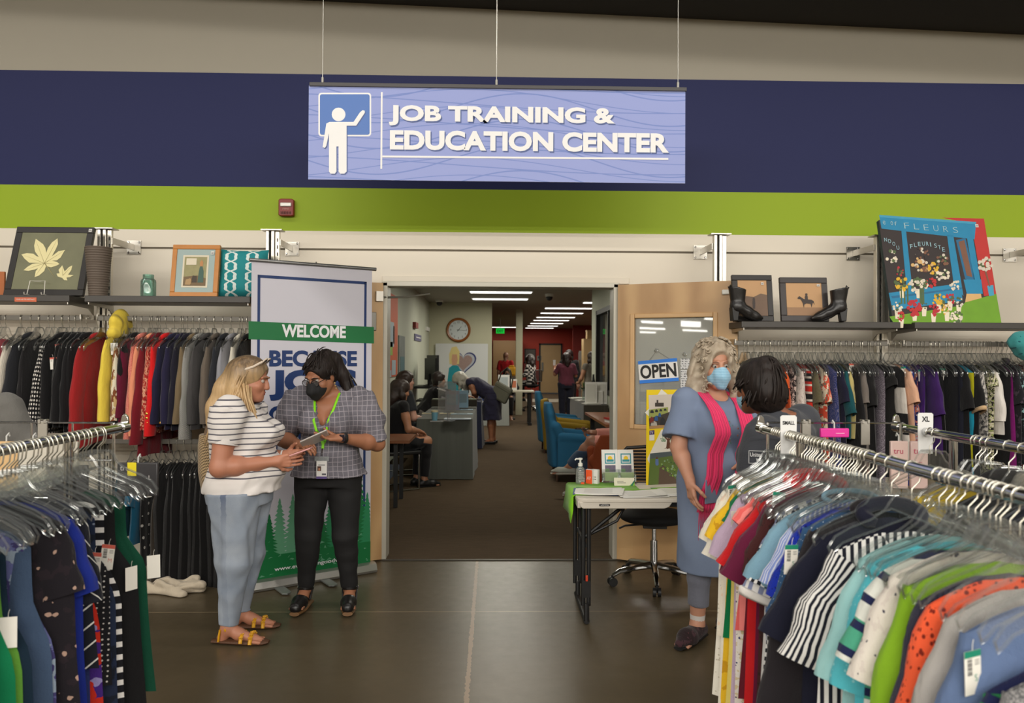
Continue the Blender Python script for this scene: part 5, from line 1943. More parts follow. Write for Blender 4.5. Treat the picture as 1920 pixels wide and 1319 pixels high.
BAYC = [(1405, 'cobalt blue top behind the standing women', ('cobalt', 'plain', (16, 48, 150)), TP),
  (1418, 'dark plum top between the cobalt and the yellow', ('plum_dark', 'plain', (70, 24, 40)), TP),
  (1432, 'yellow top with a dark neck behind the bun of dark hair', ('yellow_c', 'plain', (212, 186, 60)), TP),
  (1446, 'maroon top left of the rust orange one', ('maroon_c', 'plain', (86, 24, 32)), TP),
  (1462, 'rust orange sleeveless top with a white tag', ('rust', 'plain', (196, 78, 26)), dict(TP, sl=.12, tags=(TG(.13, -.17, -.06, -1.4, 'g'),))),
  (1474, 'black and white abstract print blouse', ('bw_abstract', 'print', (214, 208, 200), (28, 26, 30), (120, 116, 112), 26, .5), dict(LG, L=.8)),
  (1487, 'pale snakeskin print blouse', ('snake', 'floral', (196, 184, 176), (60, 54, 54), (170, 158, 150), 48, .16), LS),
  (1501, 'red, white and black striped top', ('red_stripe', 'stripe3', (206, 44, 28), (222, 214, 202), (24, 20, 22), 19, .28), dict(LG, L=.84)),
  (1514, 'dark olive glittering wrap top', ('olive_glitter', 'tweed', (66, 60, 42), (104, 96, 72), None, 220), dict(TP, L=.8)),
  (1528, 'orange and cream floral blouse with flared sleeve', ('orange_floral', 'print', (196, 70, 46), (206, 190, 166), (110, 96, 80), 15, .5), dict(TP, L=.8, sr=.095)),
  (1548, 'blue blouse with a paisley circle print', ('blue_rings', 'rings', (54, 66, 122), (120, 116, 150), None, 22, .18), dict(LS, sl=.0, L=.74, hem=.24)),
  (1562, 'dark navy top behind the paisley circles', ('navy_d', 'plain', (18, 18, 40)), dict(TP, L=.8)),
  (1570, 'dark teal short-sleeved top on the right wall rail', ('teal_top', 'plain', (12, 70, 76)), dict(TP, L=.52, sl=.3)),
  (1580, 'pale khaki vest between navy and black', ('khaki', 'plain', (176, 162, 104)), dict(TP, L=.52)),
  (1590, 'black cardigan left of the grey satin top', ('black_h', 'plain', K), LS),
  (1602, 'grey satin top with a red label at its neck', ('grey_satin', 'plain', (106, 98, 92)), dict(TP, L=.85, tags=(TG(.1, -.16, -.05, -1.3, 'r'),))),
  (1621, 'black puff-sleeved top on the right wall rail', ('black_i', 'plain', (14, 13, 14)), dict(TP, L=.9, puff=.5, sl=.24)),
  (1636, 'grey flecked long cardigan with a ruffled front', ('grey_fleck', 'tweed', (146, 136, 146), (96, 88, 98), None, 150), dict(LG, L=.95, frill=.01)),
  (1650, 'flared black dress beside the slotted upright', ('black_j', 'plain', (20, 19, 18)), dict(LG, hem=.33, L=.8, sl=.1))]
BAYD = [(1672, 'black and white sleeveless top right of the upright', ('white_blk', 'stripe', (220, 212, 202), (18, 16, 18), None, 3.1, .45), dict(TP, sl=0)),
  (1683, 'pale peach top on the far right wall rail', ('peach_d', 'plain', (206, 160, 132)), dict(TP, L=.7)),
  (1694, 'bright blue sleeveless top, far right wall rail', ('bright_blue', 'plain', (16, 62, 168)), dict(LG, sl=0, tags=(TG(.14, -.18, -.05, -1.3, 'g'),))),
  (1704, 'coral and navy blotched top beside the purple ones', ('coral_blotch', 'print', (30, 40, 96), (222, 130, 104), (214, 200, 190), 22, .52), dict(LG, L=.84)),
  (1716, 'purple top with a hanging paper tag', ('purple_a', 'plain', (62, 20, 110)), dict(LG, L=.86, tags=(TG(.16, -.36, -.06, -1.4, 'g'),))),
  (1732, 'deep purple wide-sleeved top, far right wall rail', ('purple_b', 'plain', (52, 22, 84)), dict(TP, L=.62, sl=.3, sr=.1, tags=(TG(.13, -.2, -.08, -1.4, 'g'),))),
  (1752, 'black vest right of the deep purple top', ('black_k', 'plain', K), dict(LG, L=.8)),
  (1768, 'black top with a white tag, far right wall rail', ('black_l', 'plain', (16, 16, 20)), dict(LG, L=.8, tags=(TG(.13, -.19, -.06, -1.4, 'g'),))),
  (1780, 'blue-black long dress beside the tagged black top', ('ink_dress', 'plain', (24, 26, 40)), dict(LG, L=.86)),
  (1792, 'black short-sleeved dress left of the tan-cuffed one', ('black_m', 'plain', K), dict(TP, L=.9, sl=.26)),
  (1800, 'aqua and yellow striped dress showing as a thin strip', ('aqua_yellow', 'stripe', (30, 150, 180), (212, 206, 30), None, 2.3, .5), dict(LG, L=.9)),
  (1812, 'black top with tan turned-back cuffs', ('black_tan', 'plain', (17, 16, 17)), dict(TP, L=.95, sl=.26, sr=.09, cuff=fab('tan_cuff', 'plain', (200, 168, 128)))),
  (1824, 'grey and white zigzag top behind the camouflage print', ('zigzag', 'print', (196, 190, 182), (70, 70, 72), (150, 146, 140), 40, .5), TP),
  (1838, 'long dress in a small cream, green and black print', ('cream_camo', 'print', (206, 198, 172), (40, 36, 30), (150, 160, 96), 48, .5), dict(LG, L=1.0, sl=.1, tags=(TG(.17, -.28, -.06, -1.4, 'g'),))),
  (1852, 'white blouse with a gathered sleeve, far right', ('white_gather', 'plain', (216, 210, 202)), dict(TP, L=.5, sl=.34, sr=.08, puff=.3)),
  (1866, 'dark top behind the white gathered sleeve', ('black_n', 'plain', K), LG),
  (1876, 'magenta draped top on the far right wall rail', ('magenta', 'plain', (122, 16, 104)), dict(LG, L=.76, hem=.26)),
  (1886, 'black blouse with small pink flowers', ('dark_rose', 'floral', (22, 20, 26), (150, 90, 110), (60, 50, 60), 20, .06), dict(TP, L=.86, collar=.05)),
  (1896, 'black and aqua leaf print top', ('aqua_leaf', 'print', (24, 26, 30), (150, 190, 190), (40, 44, 50), 22, .56), dict(TP, L=.7)),
  (1914, 'red tartan shirt dress near the right edge', ('tartan', 'plaid', (136, 38, 34), (92, 40, 36), (196, 180, 166), 26, .5), dict(LS, L=.95)),
  (1930, 'orange top at the right edge of the photo', ('orange_edge', 'plain', (214, 84, 36)), TP)]
WH = {'A': ('hanger with a steel hook on the wall rail below the leaf picture', 'hangers below the leaf picture'),
  'B': ('hanger with a steel hook on the wall rail below the green jar', 'hangers below the green jar'),
  'C': ('clear hanger on the crowded wall rail below the cowboy prints', 'hangers below the cowboy prints'),
  'D': ('clear hanger on the wall rail below the flower shop painting', 'hangers below the flower painting')}
for key, rows, zr, n_extra, xr in (('A', BAYA, 1.835, 6, (-3.5, -2.9)), ('B', BAYB, 1.835, 8, (-2.72, -1.7)), ('C', BAYC, 1.69, 26, (1.75, 2.78)), ('D', BAYD, 1.69, 20, (3.0, 3.9))):
 for i, (px, lab, ma, op) in enumerate(rows):
  x = float(atY(px, 640, 5.38)[0]) + 0.012
  rz = -math.pi / 2 + RR_.uniform(-0.10, 0.10)
  garment('hanging_garment', lab, SHIRT, fab(*ma), (x, 5.45, zr), rz, seed=i + 200 + ord(key) * 10, **dict(op, fold=.004))
  hanger((x, 5.45, zr), rz, HK_WALL, *WH[key])
 for k in range(n_extra):
  hanger((xr[0] + (xr[1] - xr[0]) * (k + RR_.random() * .8) / n_extra, 5.45, zr), -math.pi / 2 + RR_.uniform(-0.2, 0.2), HK_WALL, *WH[key])
m_gold = M('gold_button', S(204, 156, 70), 0.25, 0.9)
for lab, zs in (('scarlet blazer with gold cuff buttons', (-.66, -.69, -.72)), ('navy blazer with a gold button at its cuff', (-.72,))):
 g = [o for o in COL.objects if o.get('label') == lab][0]
 for z in zs:
  m = MB()
  m.ball((0.262, -0.012, z), (0.004, 0.009, 0.009), 10)
  m.build('button', m_gold, g)
# the yellow jacket's hood, up on its hanger
g = [o for o in COL.objects if o.get('label') == 'yellow hooded jacket next to the slotted upright'][0]
f = Sdf((-0.14, -0.1, -0.16), (0.16, 0.1, 0.12), 0.006)
f.ell((0.01, 0, -0.055), (0.115, 0.055, 0.075), None, 0.02)
f.ell((0.0, 0.0, 0.005), (0.05, 0.035, 0.05), Ry(0.4), 0.03)
f.cap((-0.1, 0, -0.11), (0.11, 0, -0.12), 0.04, 0.04, 0.03)
f.wrinkle(0.006, 60, 3)
f.obj('hood', g.data.materials[0], g, uvfn=lambda v: v[:, [0, 2]])
# turquoise knitted hat hung on the end of the rail at the right edge
f = Sdf((-0.12, -0.12, -0.14), (0.12, 0.12, 0.1), 0.007)
f.ell((0, 0, 0), (0.085, 0.09, 0.075), None, 0.02)
f.ell((0.03, 0, -0.07), (0.07, 0.075, 0.05), None, 0.03)
f.wrinkle(0.004, 90, 5)
o = f.obj('knitted_hat', fab('hat_turquoise', 'lace', (66, 150, 150), (30, 90, 100), None, 30, .3), uvfn=lambda v: v[:, [0, 2]])
o.location = (float(atY(1916, 642, 5.25)[0]), 5.25, float(atY(1916, 642, 5.25)[2]))
tag(o, 'turquoise patterned hat at the right edge beside the rail', 'hat')

# lower tier on the left: mostly black trousers and skirts, a few other tops
LOW = [(243, 'dark teal top on the lower left rail', ('teal_low', 'plain', (16, 60, 72)), dict(TP, L=.5)),
  (262, 'bright teal blue top on the lower left rail', ('tealblue_low', 'plain', (14, 92, 124)), dict(TP, L=.55)),
  (278, 'black top with white spots on the lower left rail', ('spot_low', 'dots', (18, 17, 19), (190, 186, 180), None, 14, .14), dict(LG, L=.7, tags=(TG(.15, -.22, -.05, -1.4, 'r'),))),
  (296, 'long grey-brown skirt on the lower left rail', ('greybrown', 'plain', (64, 57, 50)), dict(LG, L=.86, sh=.1, ch=.17, hem=.2, tags=(TG(.15, -.3, -.05, -1.4, 'g', True),)))]
for i, px in enumerate((310, 324, 338, 352, 366, 380, 394, 408, 422, 436, 450, 462)):
 LOW.append((px, 'black trousers hanging from the lower left rail behind the blonde woman', (f'black_low{i % 3}', 'plain', (17 + i % 3, 16 + i % 3, 17 + i % 3)), dict(LG, L=.86, sh=.17, ch=.2, hem=.19, sl=0, thick=.055)))
for i, (px, lab, ma, op) in enumerate(LOW):
 x = float(atY(px, 860, 5.38)[0])
 rz = -math.pi / 2 + RR_.uniform(-0.1, 0.1)
 garment('hanging_garment', lab, SHIRT, fab(*ma), (x, 5.45, 0.98), rz, seed=i + 900, group='black trousers on the lower left rail' if 'trousers' in lab else None, **dict(op, fold=.005))
 hanger((x, 5.45, 0.98), rz, HK_WALL, 'dark hanger on the lower wall rail behind the blonde woman', 'hangers on the lower left rail')
# white clothes dropped on the floor
f = Sdf((-0.28, -0.16, -0.02), (0.28, 0.16, 0.16), 0.006)
rr = random.Random(5)
for i in range(15):
 a = V3(rr.uniform(-.2, .16), rr.uniform(-.08, .08), rr.uniform(.02, .05))
 b = a + V3(rr.uniform(-.1, .16), rr.uniform(-.07, .07), rr.uniform(-.02, .03))
 f.cap(a, b, rr.uniform(.018, .03), rr.uniform(.014, .03), 0.012)
f.ell((0.02, 0.02, 0.02), (0.2, 0.09, 0.045), None, 0.03)
f.wrinkle(0.008, 70, 2, 5)
f.cut((0, 0, 0.0), (0, 0, -1))
o = f.obj('dropped_clothing', fab('heap_white', 'plain', (206, 192, 170)), uvfn=lambda v: v[:, [0, 2]])
o.location = (float(atZ(338, 1082, 0)[0]) + .06, 5.17, 0.002)
tag(o, 'white clothing dropped in a heap on the floor below the black trousers', 'clothing')


# packaged goods hanging on the grids
def pack(x, y, z, w, h, col, label, lines=(), hc=(30, 150, 190), rz=0.0, group=None):
 r = empty('packaged_garment', (x, y, z), rz)
 tag(r, label, 'package', group)
 m = MB()
 m.box((0, 0, -h / 2), (w, 0.016, h))
 m.build('packet', M('packet_%d_%d_%d' % col, S(col), 0.4), r, bevel=0.004)
 m = MB()
 for tx, tz, th, txt in lines:
  put_text(m, txt, (-w / 2 + tx, -0.0085, -tz), (1, 0, 0), (0, 0, 1), h=th if txt != '—' else None, w=None if txt != '—' else 0.035)
 if lines:
  m.build('lettering', M('packet_ink_%d_%d_%d' % hc, S(hc), 0.5), r, smooth=0)
 m = MB()
 m.tube([(0, 0.0, -0.005), (0, 0.0, 0.02), (0, 0.015, 0.03), (0, 0.02, 0.018)], 0.003, 6)
 m.build('hang_hook', M('hook_white', S(200, 200, 196), 0.4), r)
 return r


DK = (30, 30, 33)
pack(1.125, 3.045, 1.17, 0.06, 0.26, DK, 'black packet with blue letters left of the SMALL divider', ((.008, .065, .022, 'tr'), (.008, .10, .008, '—'), (.008, .14, .014, '3')))
pack(1.20, 3.05, 1.17, 0.075, 0.26, DK, 'black packet hanging behind the SMALL divider', ((.012, .065, .022, 'tru'), (.012, .10, .008, '—')))
pack(1.31, 3.05, 1.12, 0.12, 0.27, DK, 'black packet with pale letters behind the first hangers', ((.012, .04, .02, 'tru'), (.012, .07, .008, '—')), (150, 200, 210))
pack(1.45, 3.05, 1.10, 0.12, 0.27, (36, 36, 38), 'black RACK packet on the wire grid', ((.02, .06, .008, '—'), (.02, .085, .016, 'RACK')), (90, 180, 200))
pack(1.36, 3.05, 1.285, 0.115, 0.036, (214, 44, 146), 'pink card clipped near the top of the right wire grid', ((.06, .02, .010, '—'),), (240, 200, 220))
pack(1.70, 3.05, 1.235, 0.07, 0.19, (206, 178, 172), 'pale pink packet nearest the XL divider', ((.01, .05, .02, 'tru'), (.01, .085, .008, '—')), (176, 60, 90))
pack(1.62, 3.05, 1.235, 0.07, 0.19, (214, 186, 178), 'pale pink packet left of the other pink one', ((.01, .05, .018, 'tru'), (.01, .085, .008, '—')), (176, 60, 90))
pack(-1.62, 3.0, 1.14, 0.15, 0.15, (52, 50, 52), 'dark grey packet on the left wire grid behind the hangers', ((.02, .04, .014, '—'), (.02, .09, .008, '—')), (120, 118, 116))
r = pack(-1.375, 3.04, 1.145, 0.155, 0.13, (50, 48, 50), 'dark grey size L packet with a yellow sticker', ((.012, .03, .016, 'tru'), (.122, .065, .016, 'L'), (.012, .08, .008, '—')), (190, 186, 184))
m = MB()
m.box((-0.02, -0.009, -0.025), (0.034, 0.001, 0.052))
m.build('yellow_sticker', M('sticker_yellow', S(226, 206, 20), 0.5), r, smooth=0)
for i, (px, col, lab) in enumerate(((12, (206, 170, 120), 'tan and cream packet behind the left rail'), (62, (196, 190, 176), 'cream packet behind the left rail'), (120, (186, 180, 166), 'off-white packet on the left wire grid'))):
 x = float(atY(px, 840, 3.0)[0])
 pack(x, 3.0, 1.23, 0.11, 0.19, col, lab)

# ---------------------------------------------------------------- the folding table by the right door and what stands on it
TX0, TX1, TY0, TY1, TZ = 0.495, 2.32, 4.50, 5.08, 0.74
tb = empty('folding_table', ((TX0 + TX1) / 2, (TY0 + TY1) / 2, 0))
tag(tb, 'off-white folding table in front of the right door', 'table')
m_tab = M('table_plastic', S(206, 198, 184), 0.5, bump=(220, 0.08))
tw, td = (TX1 - TX0) / 2, (TY1 - TY0) / 2
mb = MB()
pts = []
rc = 0.05
for cx, cy, a0 in ((tw - rc, td - rc, 0), (-tw + rc, td - rc, 90), (-tw + rc, -td + rc, 180), (tw - rc, -td + rc, 270)):
 for i in range(6):
  a = math.radians(a0 + 18 * i)
  pts.append((cx + rc * math.cos(a), cy + rc * math.sin(a)))
mb.prism(pts, (0, 0, TZ), (1, 0, 0), (0, 1, 0), 0.024)
mb.build('tabletop', m_tab, tb, bevel=0.005)
mb = MB()
x1 = -tw + 0.56
mb.prism([(-tw + 0.012, 0.0), (-tw + 0.02, -0.03), (-tw + 0.035, -0.04), (x1 - 0.05, -0.04), (x1 - 0.02, -0.03), (x1, 0.0)], (0, -td + 0.004, TZ - 0.02), (1, 0, 0), (0, 0, 1), 0.02)
mb.prism([(-td + 0.012, 0.0), (-td + 0.02, -0.04), (td - 0.02, -0.04), (td - 0.012, 0.0)], (-tw + 0.004, 0, TZ - 0.02), (0, -1, 0), (0, 0, 1), 0.02)
mb.build('apron', m_tab, tb, bevel=0.004)
mb = MB()
mb.box((0, -td + 0.05, TZ - 0.04), (2 * tw - 0.1, 0.03, 0.03))
mb.box((0, td - 0.05, TZ - 0.04), (2 * tw - 0.1, 0.03, 0.03))
mb.build('frame_bar', m_black, tb, bevel=0.003)
for s, nm in ((-1, 'leg'), (1, 'leg')):
 mb = MB()
 x = s * (tw - 0.06)
 for dx in (-0.016, 0.016):
  for y in (-td + 0.06, td - 0.06):
   mb.tube([(x + dx, y, TZ - 0.03), (x + dx, y, 0.10)], 0.013, 10)
 for y in (-td + 0.06, td - 0.06):
  mb.box((x, y, 0.20), (0.05, 0.034, 0.10))
  mb.tube([(x, y - 0.03, 0.12), (x, y - 0.035, 0.02)], 0.016, 10)
 mb.tube([(x, -td + 0.02, 0.02), (x, td - 0.02, 0.02)], 0.018, 10)
 mb.tube([(x, -td + 0.06, 0.45), (x, td - 0.06, 0.45)], 0.010, 8)
 o = mb.build(nm, m_black, tb)
 if s < 0:
  mb = MB()
  mb.box((x + 0.002, -td + 0.04, 0.265), (0.014, 0.012, 0.035))
  mb.build('latch', M('latch_orange', S(196, 62, 34), 0.5), o, bevel=0.003)
 mb = MB()
 mb.tube([(x - s * 0.02, 0, 0.45), (x - s * 0.32, 0, TZ - 0.05)], 0.012, 8)
 mb.tube([(x - s * 0.02, 0.0, 0.45), (x - s * 0.22, 0, 0.55), (x - s * 0.30, 0, TZ - 0.04)], 0.009, 8)
 mb.build('brace', m_black, tb)
mb = MB()
mb.box((-tw + 0.16, -td + 0.0025, TZ - 0.038), (0.062, 0.004, 0.013))
o = mb.build('maker_plate', m_black, tb, bevel=0.002)
mb = MB()
put_text(mb, 'LIFETIME', (-tw + 0.137, -td - 0.0002, TZ - 0.041), (1, 0, 0), (0, 0, 1), w=0.046, h=0.006)
mb.build('lettering', m_paperw, o, smooth=0)

ZT = TZ + 0.001
# lime runner over the end of the table
mb = MB()
prof = [(0.42, ZT + .002), (0.0, ZT + .002), (-0.012, ZT - 0.008), (-0.02, ZT - 0.08), (-0.024, ZT - 0.155)]
vs = []
for j, y in enumerate((TY0 + 0.10, TY0 + 0.22, TY0 + 0.34, TY1 - 0.02)):
 for k, (x, z) in enumerate(prof):
  w = 0.010 * math.sin(j * 2.1 + k) if k > 2 else 0
  vs.append((TX0 + x + w, y - (0.05 if k > 2 and j == 0 else 0), z))
n = len(prof)
mb.add(vs, [(j * n + k, j * n + k + 1, (j + 1) * n + k + 1, (j + 1) * n + k) for j in range(3) for k in range(n - 1)], 0, [(v[0], v[1]) for v in vs])
o = mb.build('table_runner', fab('lime_cloth', 'plain', (122, 190, 20)), smooth=60)
md = o.modifiers.new('solid', 'SOLIDIFY')
md.thickness = 0.002
tag(o, 'lime green cloth draped over the left end of the folding table', 'tablecloth')

m_sheet = NT('letter_sheet')
_uvs = m_sheet.uv()
_ln = m_sheet.math('LESS_THAN', m_sheet.math('FRACT', m_sheet.math('MULTIPLY', _uvs[2], 95)), 0.35)
_in = m_sheet.math('MULTIPLY', m_sheet.math('LESS_THAN', m_sheet.math('ABSOLUTE', _uvs[1]), 0.085), m_sheet.math('LESS_THAN', m_sheet.math('ABSOLUTE', m_sheet.math('ADD', _uvs[2], 0.01)), 0.075))
m_sheet.l(m_sheet.mix(m_sheet.math('MULTIPLY', m_sheet.math('MULTIPLY', _ln, _in), 0.5), S(228, 226, 220), S(120, 120, 120)), m_sheet.b.inputs['Base Color'])
m_sheet = m_sheet.m
m_gr1, m_gr2, m_navy = M('sheet_green', S(128, 180, 52), 0.6), M('sheet_teal', S(10, 116, 92), 0.6), M('folder_blue', S(52, 74, 130), 0.5)


def paper_pile(px, py, y, n, rz, label, under=None):
 c = atZ(px, py, ZT)
 r = empty('leaflet_pile', (c[0], c[1], ZT + .002), rz)
 tag(r, label, 'papers')
 z = 0.0
 rr = random.Random(px)
 for i in range(n):
  mb = MB()
  w, h = 0.14, 0.108
  t = 0.004 if i < n - 1 else 0.0015
  dx, dy, a = rr.uniform(-.008, .008), rr.uniform(-.006, .006), rr.uniform(-.06, .06)
  R = Rz(a)
  if i == 0 and under:
   dx, dy = -0.02, 0.02
  P = [R @ V3(x, y, 0) + V3(dx, dy, z + t + (0.008 if x > 0.1 and i else 0)) for x, y in ((-w, -h), (0, -h), (w, -h), (w, h), (0, h), (-w, h))]
  B = [p - V3(0, 0, t) for p in P]
  mb.add(P + B, [(0, 1, 4, 5), (1, 2, 3, 4), (11, 10, 7, 6), (10, 9, 8, 7)] + [(k, k + 6, (k + 1) % 6 + 6, (k + 1) % 6) for k in range(6)], 0,
    [(x, y) for x, y in ((-w, -h), (0, -h), (w, -h), (w, h), (0, h), (-w, h))] * 2)
  if not (i == 0 and under):
   for q, (pl_, mi) in enumerate((([(-w, h - 0.05), (-w + 0.07, h - 0.012), (w, h - 0.012), (w, h), (-w, h)], 1), ([(-w, h - 0.03), (-w + 0.05, h - 0.008), (-w + 0.09, h), (-w, h)], 2))):
    mb.add([R @ V3(x, y, 0) + V3(dx, dy, z + t + 0.0004 + q * 0.0003 + (0.008 if x > 0.1 else 0)) for x, y in pl_], [tuple(range(len(pl_)))], mi)
  mb.build('folder' if (i == 0 and under) else 'leaflet', [under if (i == 0 and under) else m_sheet, m_gr1, m_gr2], r, smooth=0)
  z += t + 0.0008
 return r


paper_pile(1124, 925, 0, 3, math.radians(-10), 'leaflet pile on a blue folder nearest the table end', m_navy)
paper_pile(1199, 928, 0, 2, math.radians(6), 'flat leaflet pile in the middle of the folding table')
paper_pile(1272, 925, 0, 3, math.radians(4), 'leaflet pile beside the woman with the pink scarf')
# brochure holders
m_acr = clear('clear_acrylic', (0.94, 0.96, 0.95), 0.05, 0.05, 0.04)
for px, lab in ((1146, 'left white brochure with a sun logo in its clear holder'), (1176, 'right white brochure with a sun logo in its clear holder')):
 c = atZ(px, 906, ZT)
 r = empty('brochure_holder', (c[0], c[1], ZT), math.radians(4))
 tag(r, lab, 'brochure holder', 'brochure holders')
 pl = Pl((-0.055, 0.02, 0.01), (1, 0, 0), (0, 0.2, 1))
 mb = MB()
 pl.rect(mb, 0.002, 0.108, 0, 0.205, 0, 0, 0.006)
 pl.rect(mb, 0.002, 0.018, 0, 0.205, 0.0006, 1)
 pl.rect(mb, 0.002, 0.108, 0, 0.055, 0.0006, 2)
 pl.rect(mb, 0.022, 0.092, 0.112, 0.18, 0.0012, 3)
 pl.rect(mb, 0.029, 0.085, 0.120, 0.172, 0.0016, 0)
 mb.prism([(0.057 + 0.016 * math.cos(t), 0.147 + 0.016 * math.sin(t)) for t in np.linspace(0, 6.28, 13)[:-1]], pl.p0 + pl.n * 0.002, pl.ux, pl.uy, 0.0003, 4)
 pl.rect(mb, 0.033, 0.081, 0.125, 0.140, 0.0024, 3)
 pl.rect(mb, 0.022, 0.092, 0.058, 0.102, 0.0012, 5)
 pl.rect(mb, 0.022, 0.05, 0.058, 0.08, 0.0016, 6)
 mb.build('brochure', [m_paperw, m_paperw, M('brochure_green', S(182, 204, 140), 0.6), M('brochure_teal', S(48, 140, 152), 0.6), M('brochure_sun', S(232, 196, 40), 0.6),
       M('brochure_crowd', S(104, 96, 116), 0.6, var=0.4, vs=120), M('brochure_leaf', S(98, 134, 84), 0.6)], r, smooth=0)
 mb = MB()
 pl.rect(mb, -0.002, 0.112, -0.008, 0.075, 0.022, 0, 0.002)
 pl.rect(mb, -0.002, 0.112, -0.008, 0.16, -0.008, 0, 0.002)
 mb.box((0, -0.005, 0.003), (0.115, 0.07, 0.003))
 for sx in (-0.056, 0.056):
  mb.box((sx, 0.005, 0.03), (0.002, 0.035, 0.055))
 mb.build('clear_holder', m_acr, r, smooth=0)
# card leaning in front
c = atZ(1168, 911, ZT)
r = empty('folded_card', (c[0], c[1] - 0.03, ZT))
tag(r, 'small cream card with a green corner in front of the brochures', 'card')
mb = MB()
pl = Pl((-0.06, 0, 0.0), (1, 0, 0), (0, 0.35, 1))
pl.rect(mb, 0, 0.13, 0, 0.055, 0, 0, 0.002)
pl.rect(mb, 0.02, 0.075, 0.02, 0.024, 0.0005, 3)
pl.rect(mb, 0.02, 0.06, 0.03, 0.033, 0.0005, 3)
mb.prism([(0.09, 0), (0.13, 0), (0.13, 0.03)], pl.p0 + pl.n * 0.0008, pl.ux, pl.uy, 0.0004, 1)
mb.prism([(0.10, 0), (0.115, 0), (0.13, 0.04), (0.13, 0.028)], pl.p0 + pl.n * 0.0012, pl.ux, pl.uy, 0.0004, 2)
mb.build('card', [M('card_cream', S(216, 210, 186), 0.6), m_gr1, m_gr2, M('card_ink', S(130, 128, 118), 0.6)], r, smooth=0)
# sanitizer bottle
c = atZ(1088, 908, ZT)
r = empty('sanitizer_bottle', (c[0], c[1], ZT))
tag(r, 'clear hand sanitizer pump bottle on the table corner', 'bottle')
mb = MB()
mb.lathe([(0.026, 0), (0.030, 0.006), (0.030, 0.085), (0.026, 0.10), (0.013, 0.112), (0.013, 0.118)], n=20)
mb.build('bottle', clear('bottle_clear', (0.86, 0.89, 0.87), 0.08, 0.05, 0.18), r)
mb = MB()
mb.lathe([(0.015, 0.116), (0.015, 0.134), (0.007, 0.138), (0.006, 0.156), (0.014, 0.158), (0.014, 0.168), (0.004, 0.17)], n=16)
mb.tube([(0, 0, 0.163), (-0.03, -0.012, 0.164), (-0.036, -0.014, 0.156)], 0.005, 8)
mb.build('pump', M('white_plastic', S(226, 224, 216), 0.4), r)
mb = MB()
for k in range(7):
 mb.box((0, -0.0306, 0.03 + k * 0.008), (0.03 if k % 2 else 0.036, 0.0008, 0.003), 0)
mb.box((0.012, -0.0308, 0.010), (0.022, 0.0008, 0.012), 1)
mb.build('label', [M('label_grey', S(168, 166, 160), 0.6), M('label_orange', S(236, 84, 30), 0.6)], r, smooth=0)
for px, col, lab, txt in ((1106, (236, 86, 34), 'orange and white small box on the folding table', '///'), (1116, (222, 218, 214), 'small white box beside the orange one', '')):
 c = atZ(px, 908, ZT)
 r = empty('small_box', (c[0], c[1], ZT), math.radians(-35))
 tag(r, lab, 'box')
 mb = MB()
 mb.box((0, 0, 0.047), (0.048, 0.026, 0.094), 0)
 mb.box((0, -0.0135, 0.047), (0.046, 0.001, 0.092), 1)
 mb.build('carton', [m_paperw, M('carton_%d' % px, S(col), 0.5)], r, smooth=0)
 mb = MB()
 put_text(mb, txt or '==', (-0.014, -0.0145, 0.03), (1, 0, 0), (0, 0, 1), w=0.028, h=0.02)
 mb.build('lettering', m_paperw if txt else M('card_ink', S(130, 128, 118), 0.6), r, smooth=0)

# yellow display board
fa, fb = V3(atY(1212, 912, 4.98)[0], 4.98, ZT), V3(atY(1283, 912, 5.06)[0], 5.06, ZT)
fc = fb + V3(0.62, 0.0, 0)
bd = empty('display_board', (fa + fb) / 2)
tag(bd, 'yellow folding display board standing on the table', 'display board')
m_yel = M('board_yellow', S(238, 206, 14), 0.55)
BH = 0.615
pa = Pl(fa, fb - fa, (0, 0, 1))
pb = Pl(fb, fc - fb, (0, 0, 1))
LA, LB_ = float(np.linalg.norm(fb - fa)), 0.62
for p_, l_ in ((pa, LA), (pb, LB_)):
 mb = MB()
 p_.rect(mb, 0, l_, 0, BH, 0, 0, 0.006)
 into(mb.build('panel', m_yel, smooth=0), bd)
m_wp = M('white_paper_bits', S(226, 222, 212), 0.6)
mb = MB()
Pq = lambda pts, mi, l: pa.poly(mb, pts, l, mi, 0.0003)
zt = lambda l: [(1060 + x / 4.885, 730 + y / 4.885) for x, y in l]
Pq(zt([(880, 0), (945, 55), (845, 55)]), 0, .0005)
Pq(zt([(728, 215), (765, 180), (765, 250)]), 0, .0005)
Pq(zt([(1105, 250), (1060, 200), (1060, 310)]), 0, .0005)
Pq(zt([(750, 640), (880, 370), (1010, 380), (1060, 620), (770, 680)]), 0, .0005)
Pq(zt([(762, 55), (1058, 45), (1062, 340), (770, 365)]), 1, .0010)
Pq(zt([(764, 190), (940, 165), (940, 215), (764, 270)]), 2, .0014)
Pq(zt([(764, 250), (1000, 200), (1062, 210), (1062, 340), (770, 365)]), 3, .0012)
Pq(zt([(985, 45), (1058, 44), (1060, 210), (1000, 205)]), 4, .0012)
Pq(zt([(990, 150), (1012, 150), (1012, 205), (990, 205)]), 9, .0018)
for x, y, w, h, mi in ((775, 190, 35, 30, 7), (820, 185, 28, 26, 7), (860, 182, 26, 22, 7), (900, 178, 26, 20, 7), (770, 250, 40, 60, 5), (815, 240, 34, 50, 6), (850, 215, 26, 40, 6), (960, 235, 36, 60, 8), (1000, 225, 60, 110, 7), (865, 255, 52, 75, 7),
      (780, 290, 60, 45, 4), (930, 300, 50, 50, 4), (1040, 210, 20, 60, 7), (990, 240, 26, 40, 6)):
 Pq(zt([(x, y + h), (x + w, y + h), (x + w * .9, y + h * .3), (x + w * .5, y), (x + w * .1, y + h * .3)]), mi, .0020)
Pq(zt([(770, 340), (940, 320), (960, 352), (770, 366)]), 9, .0019)
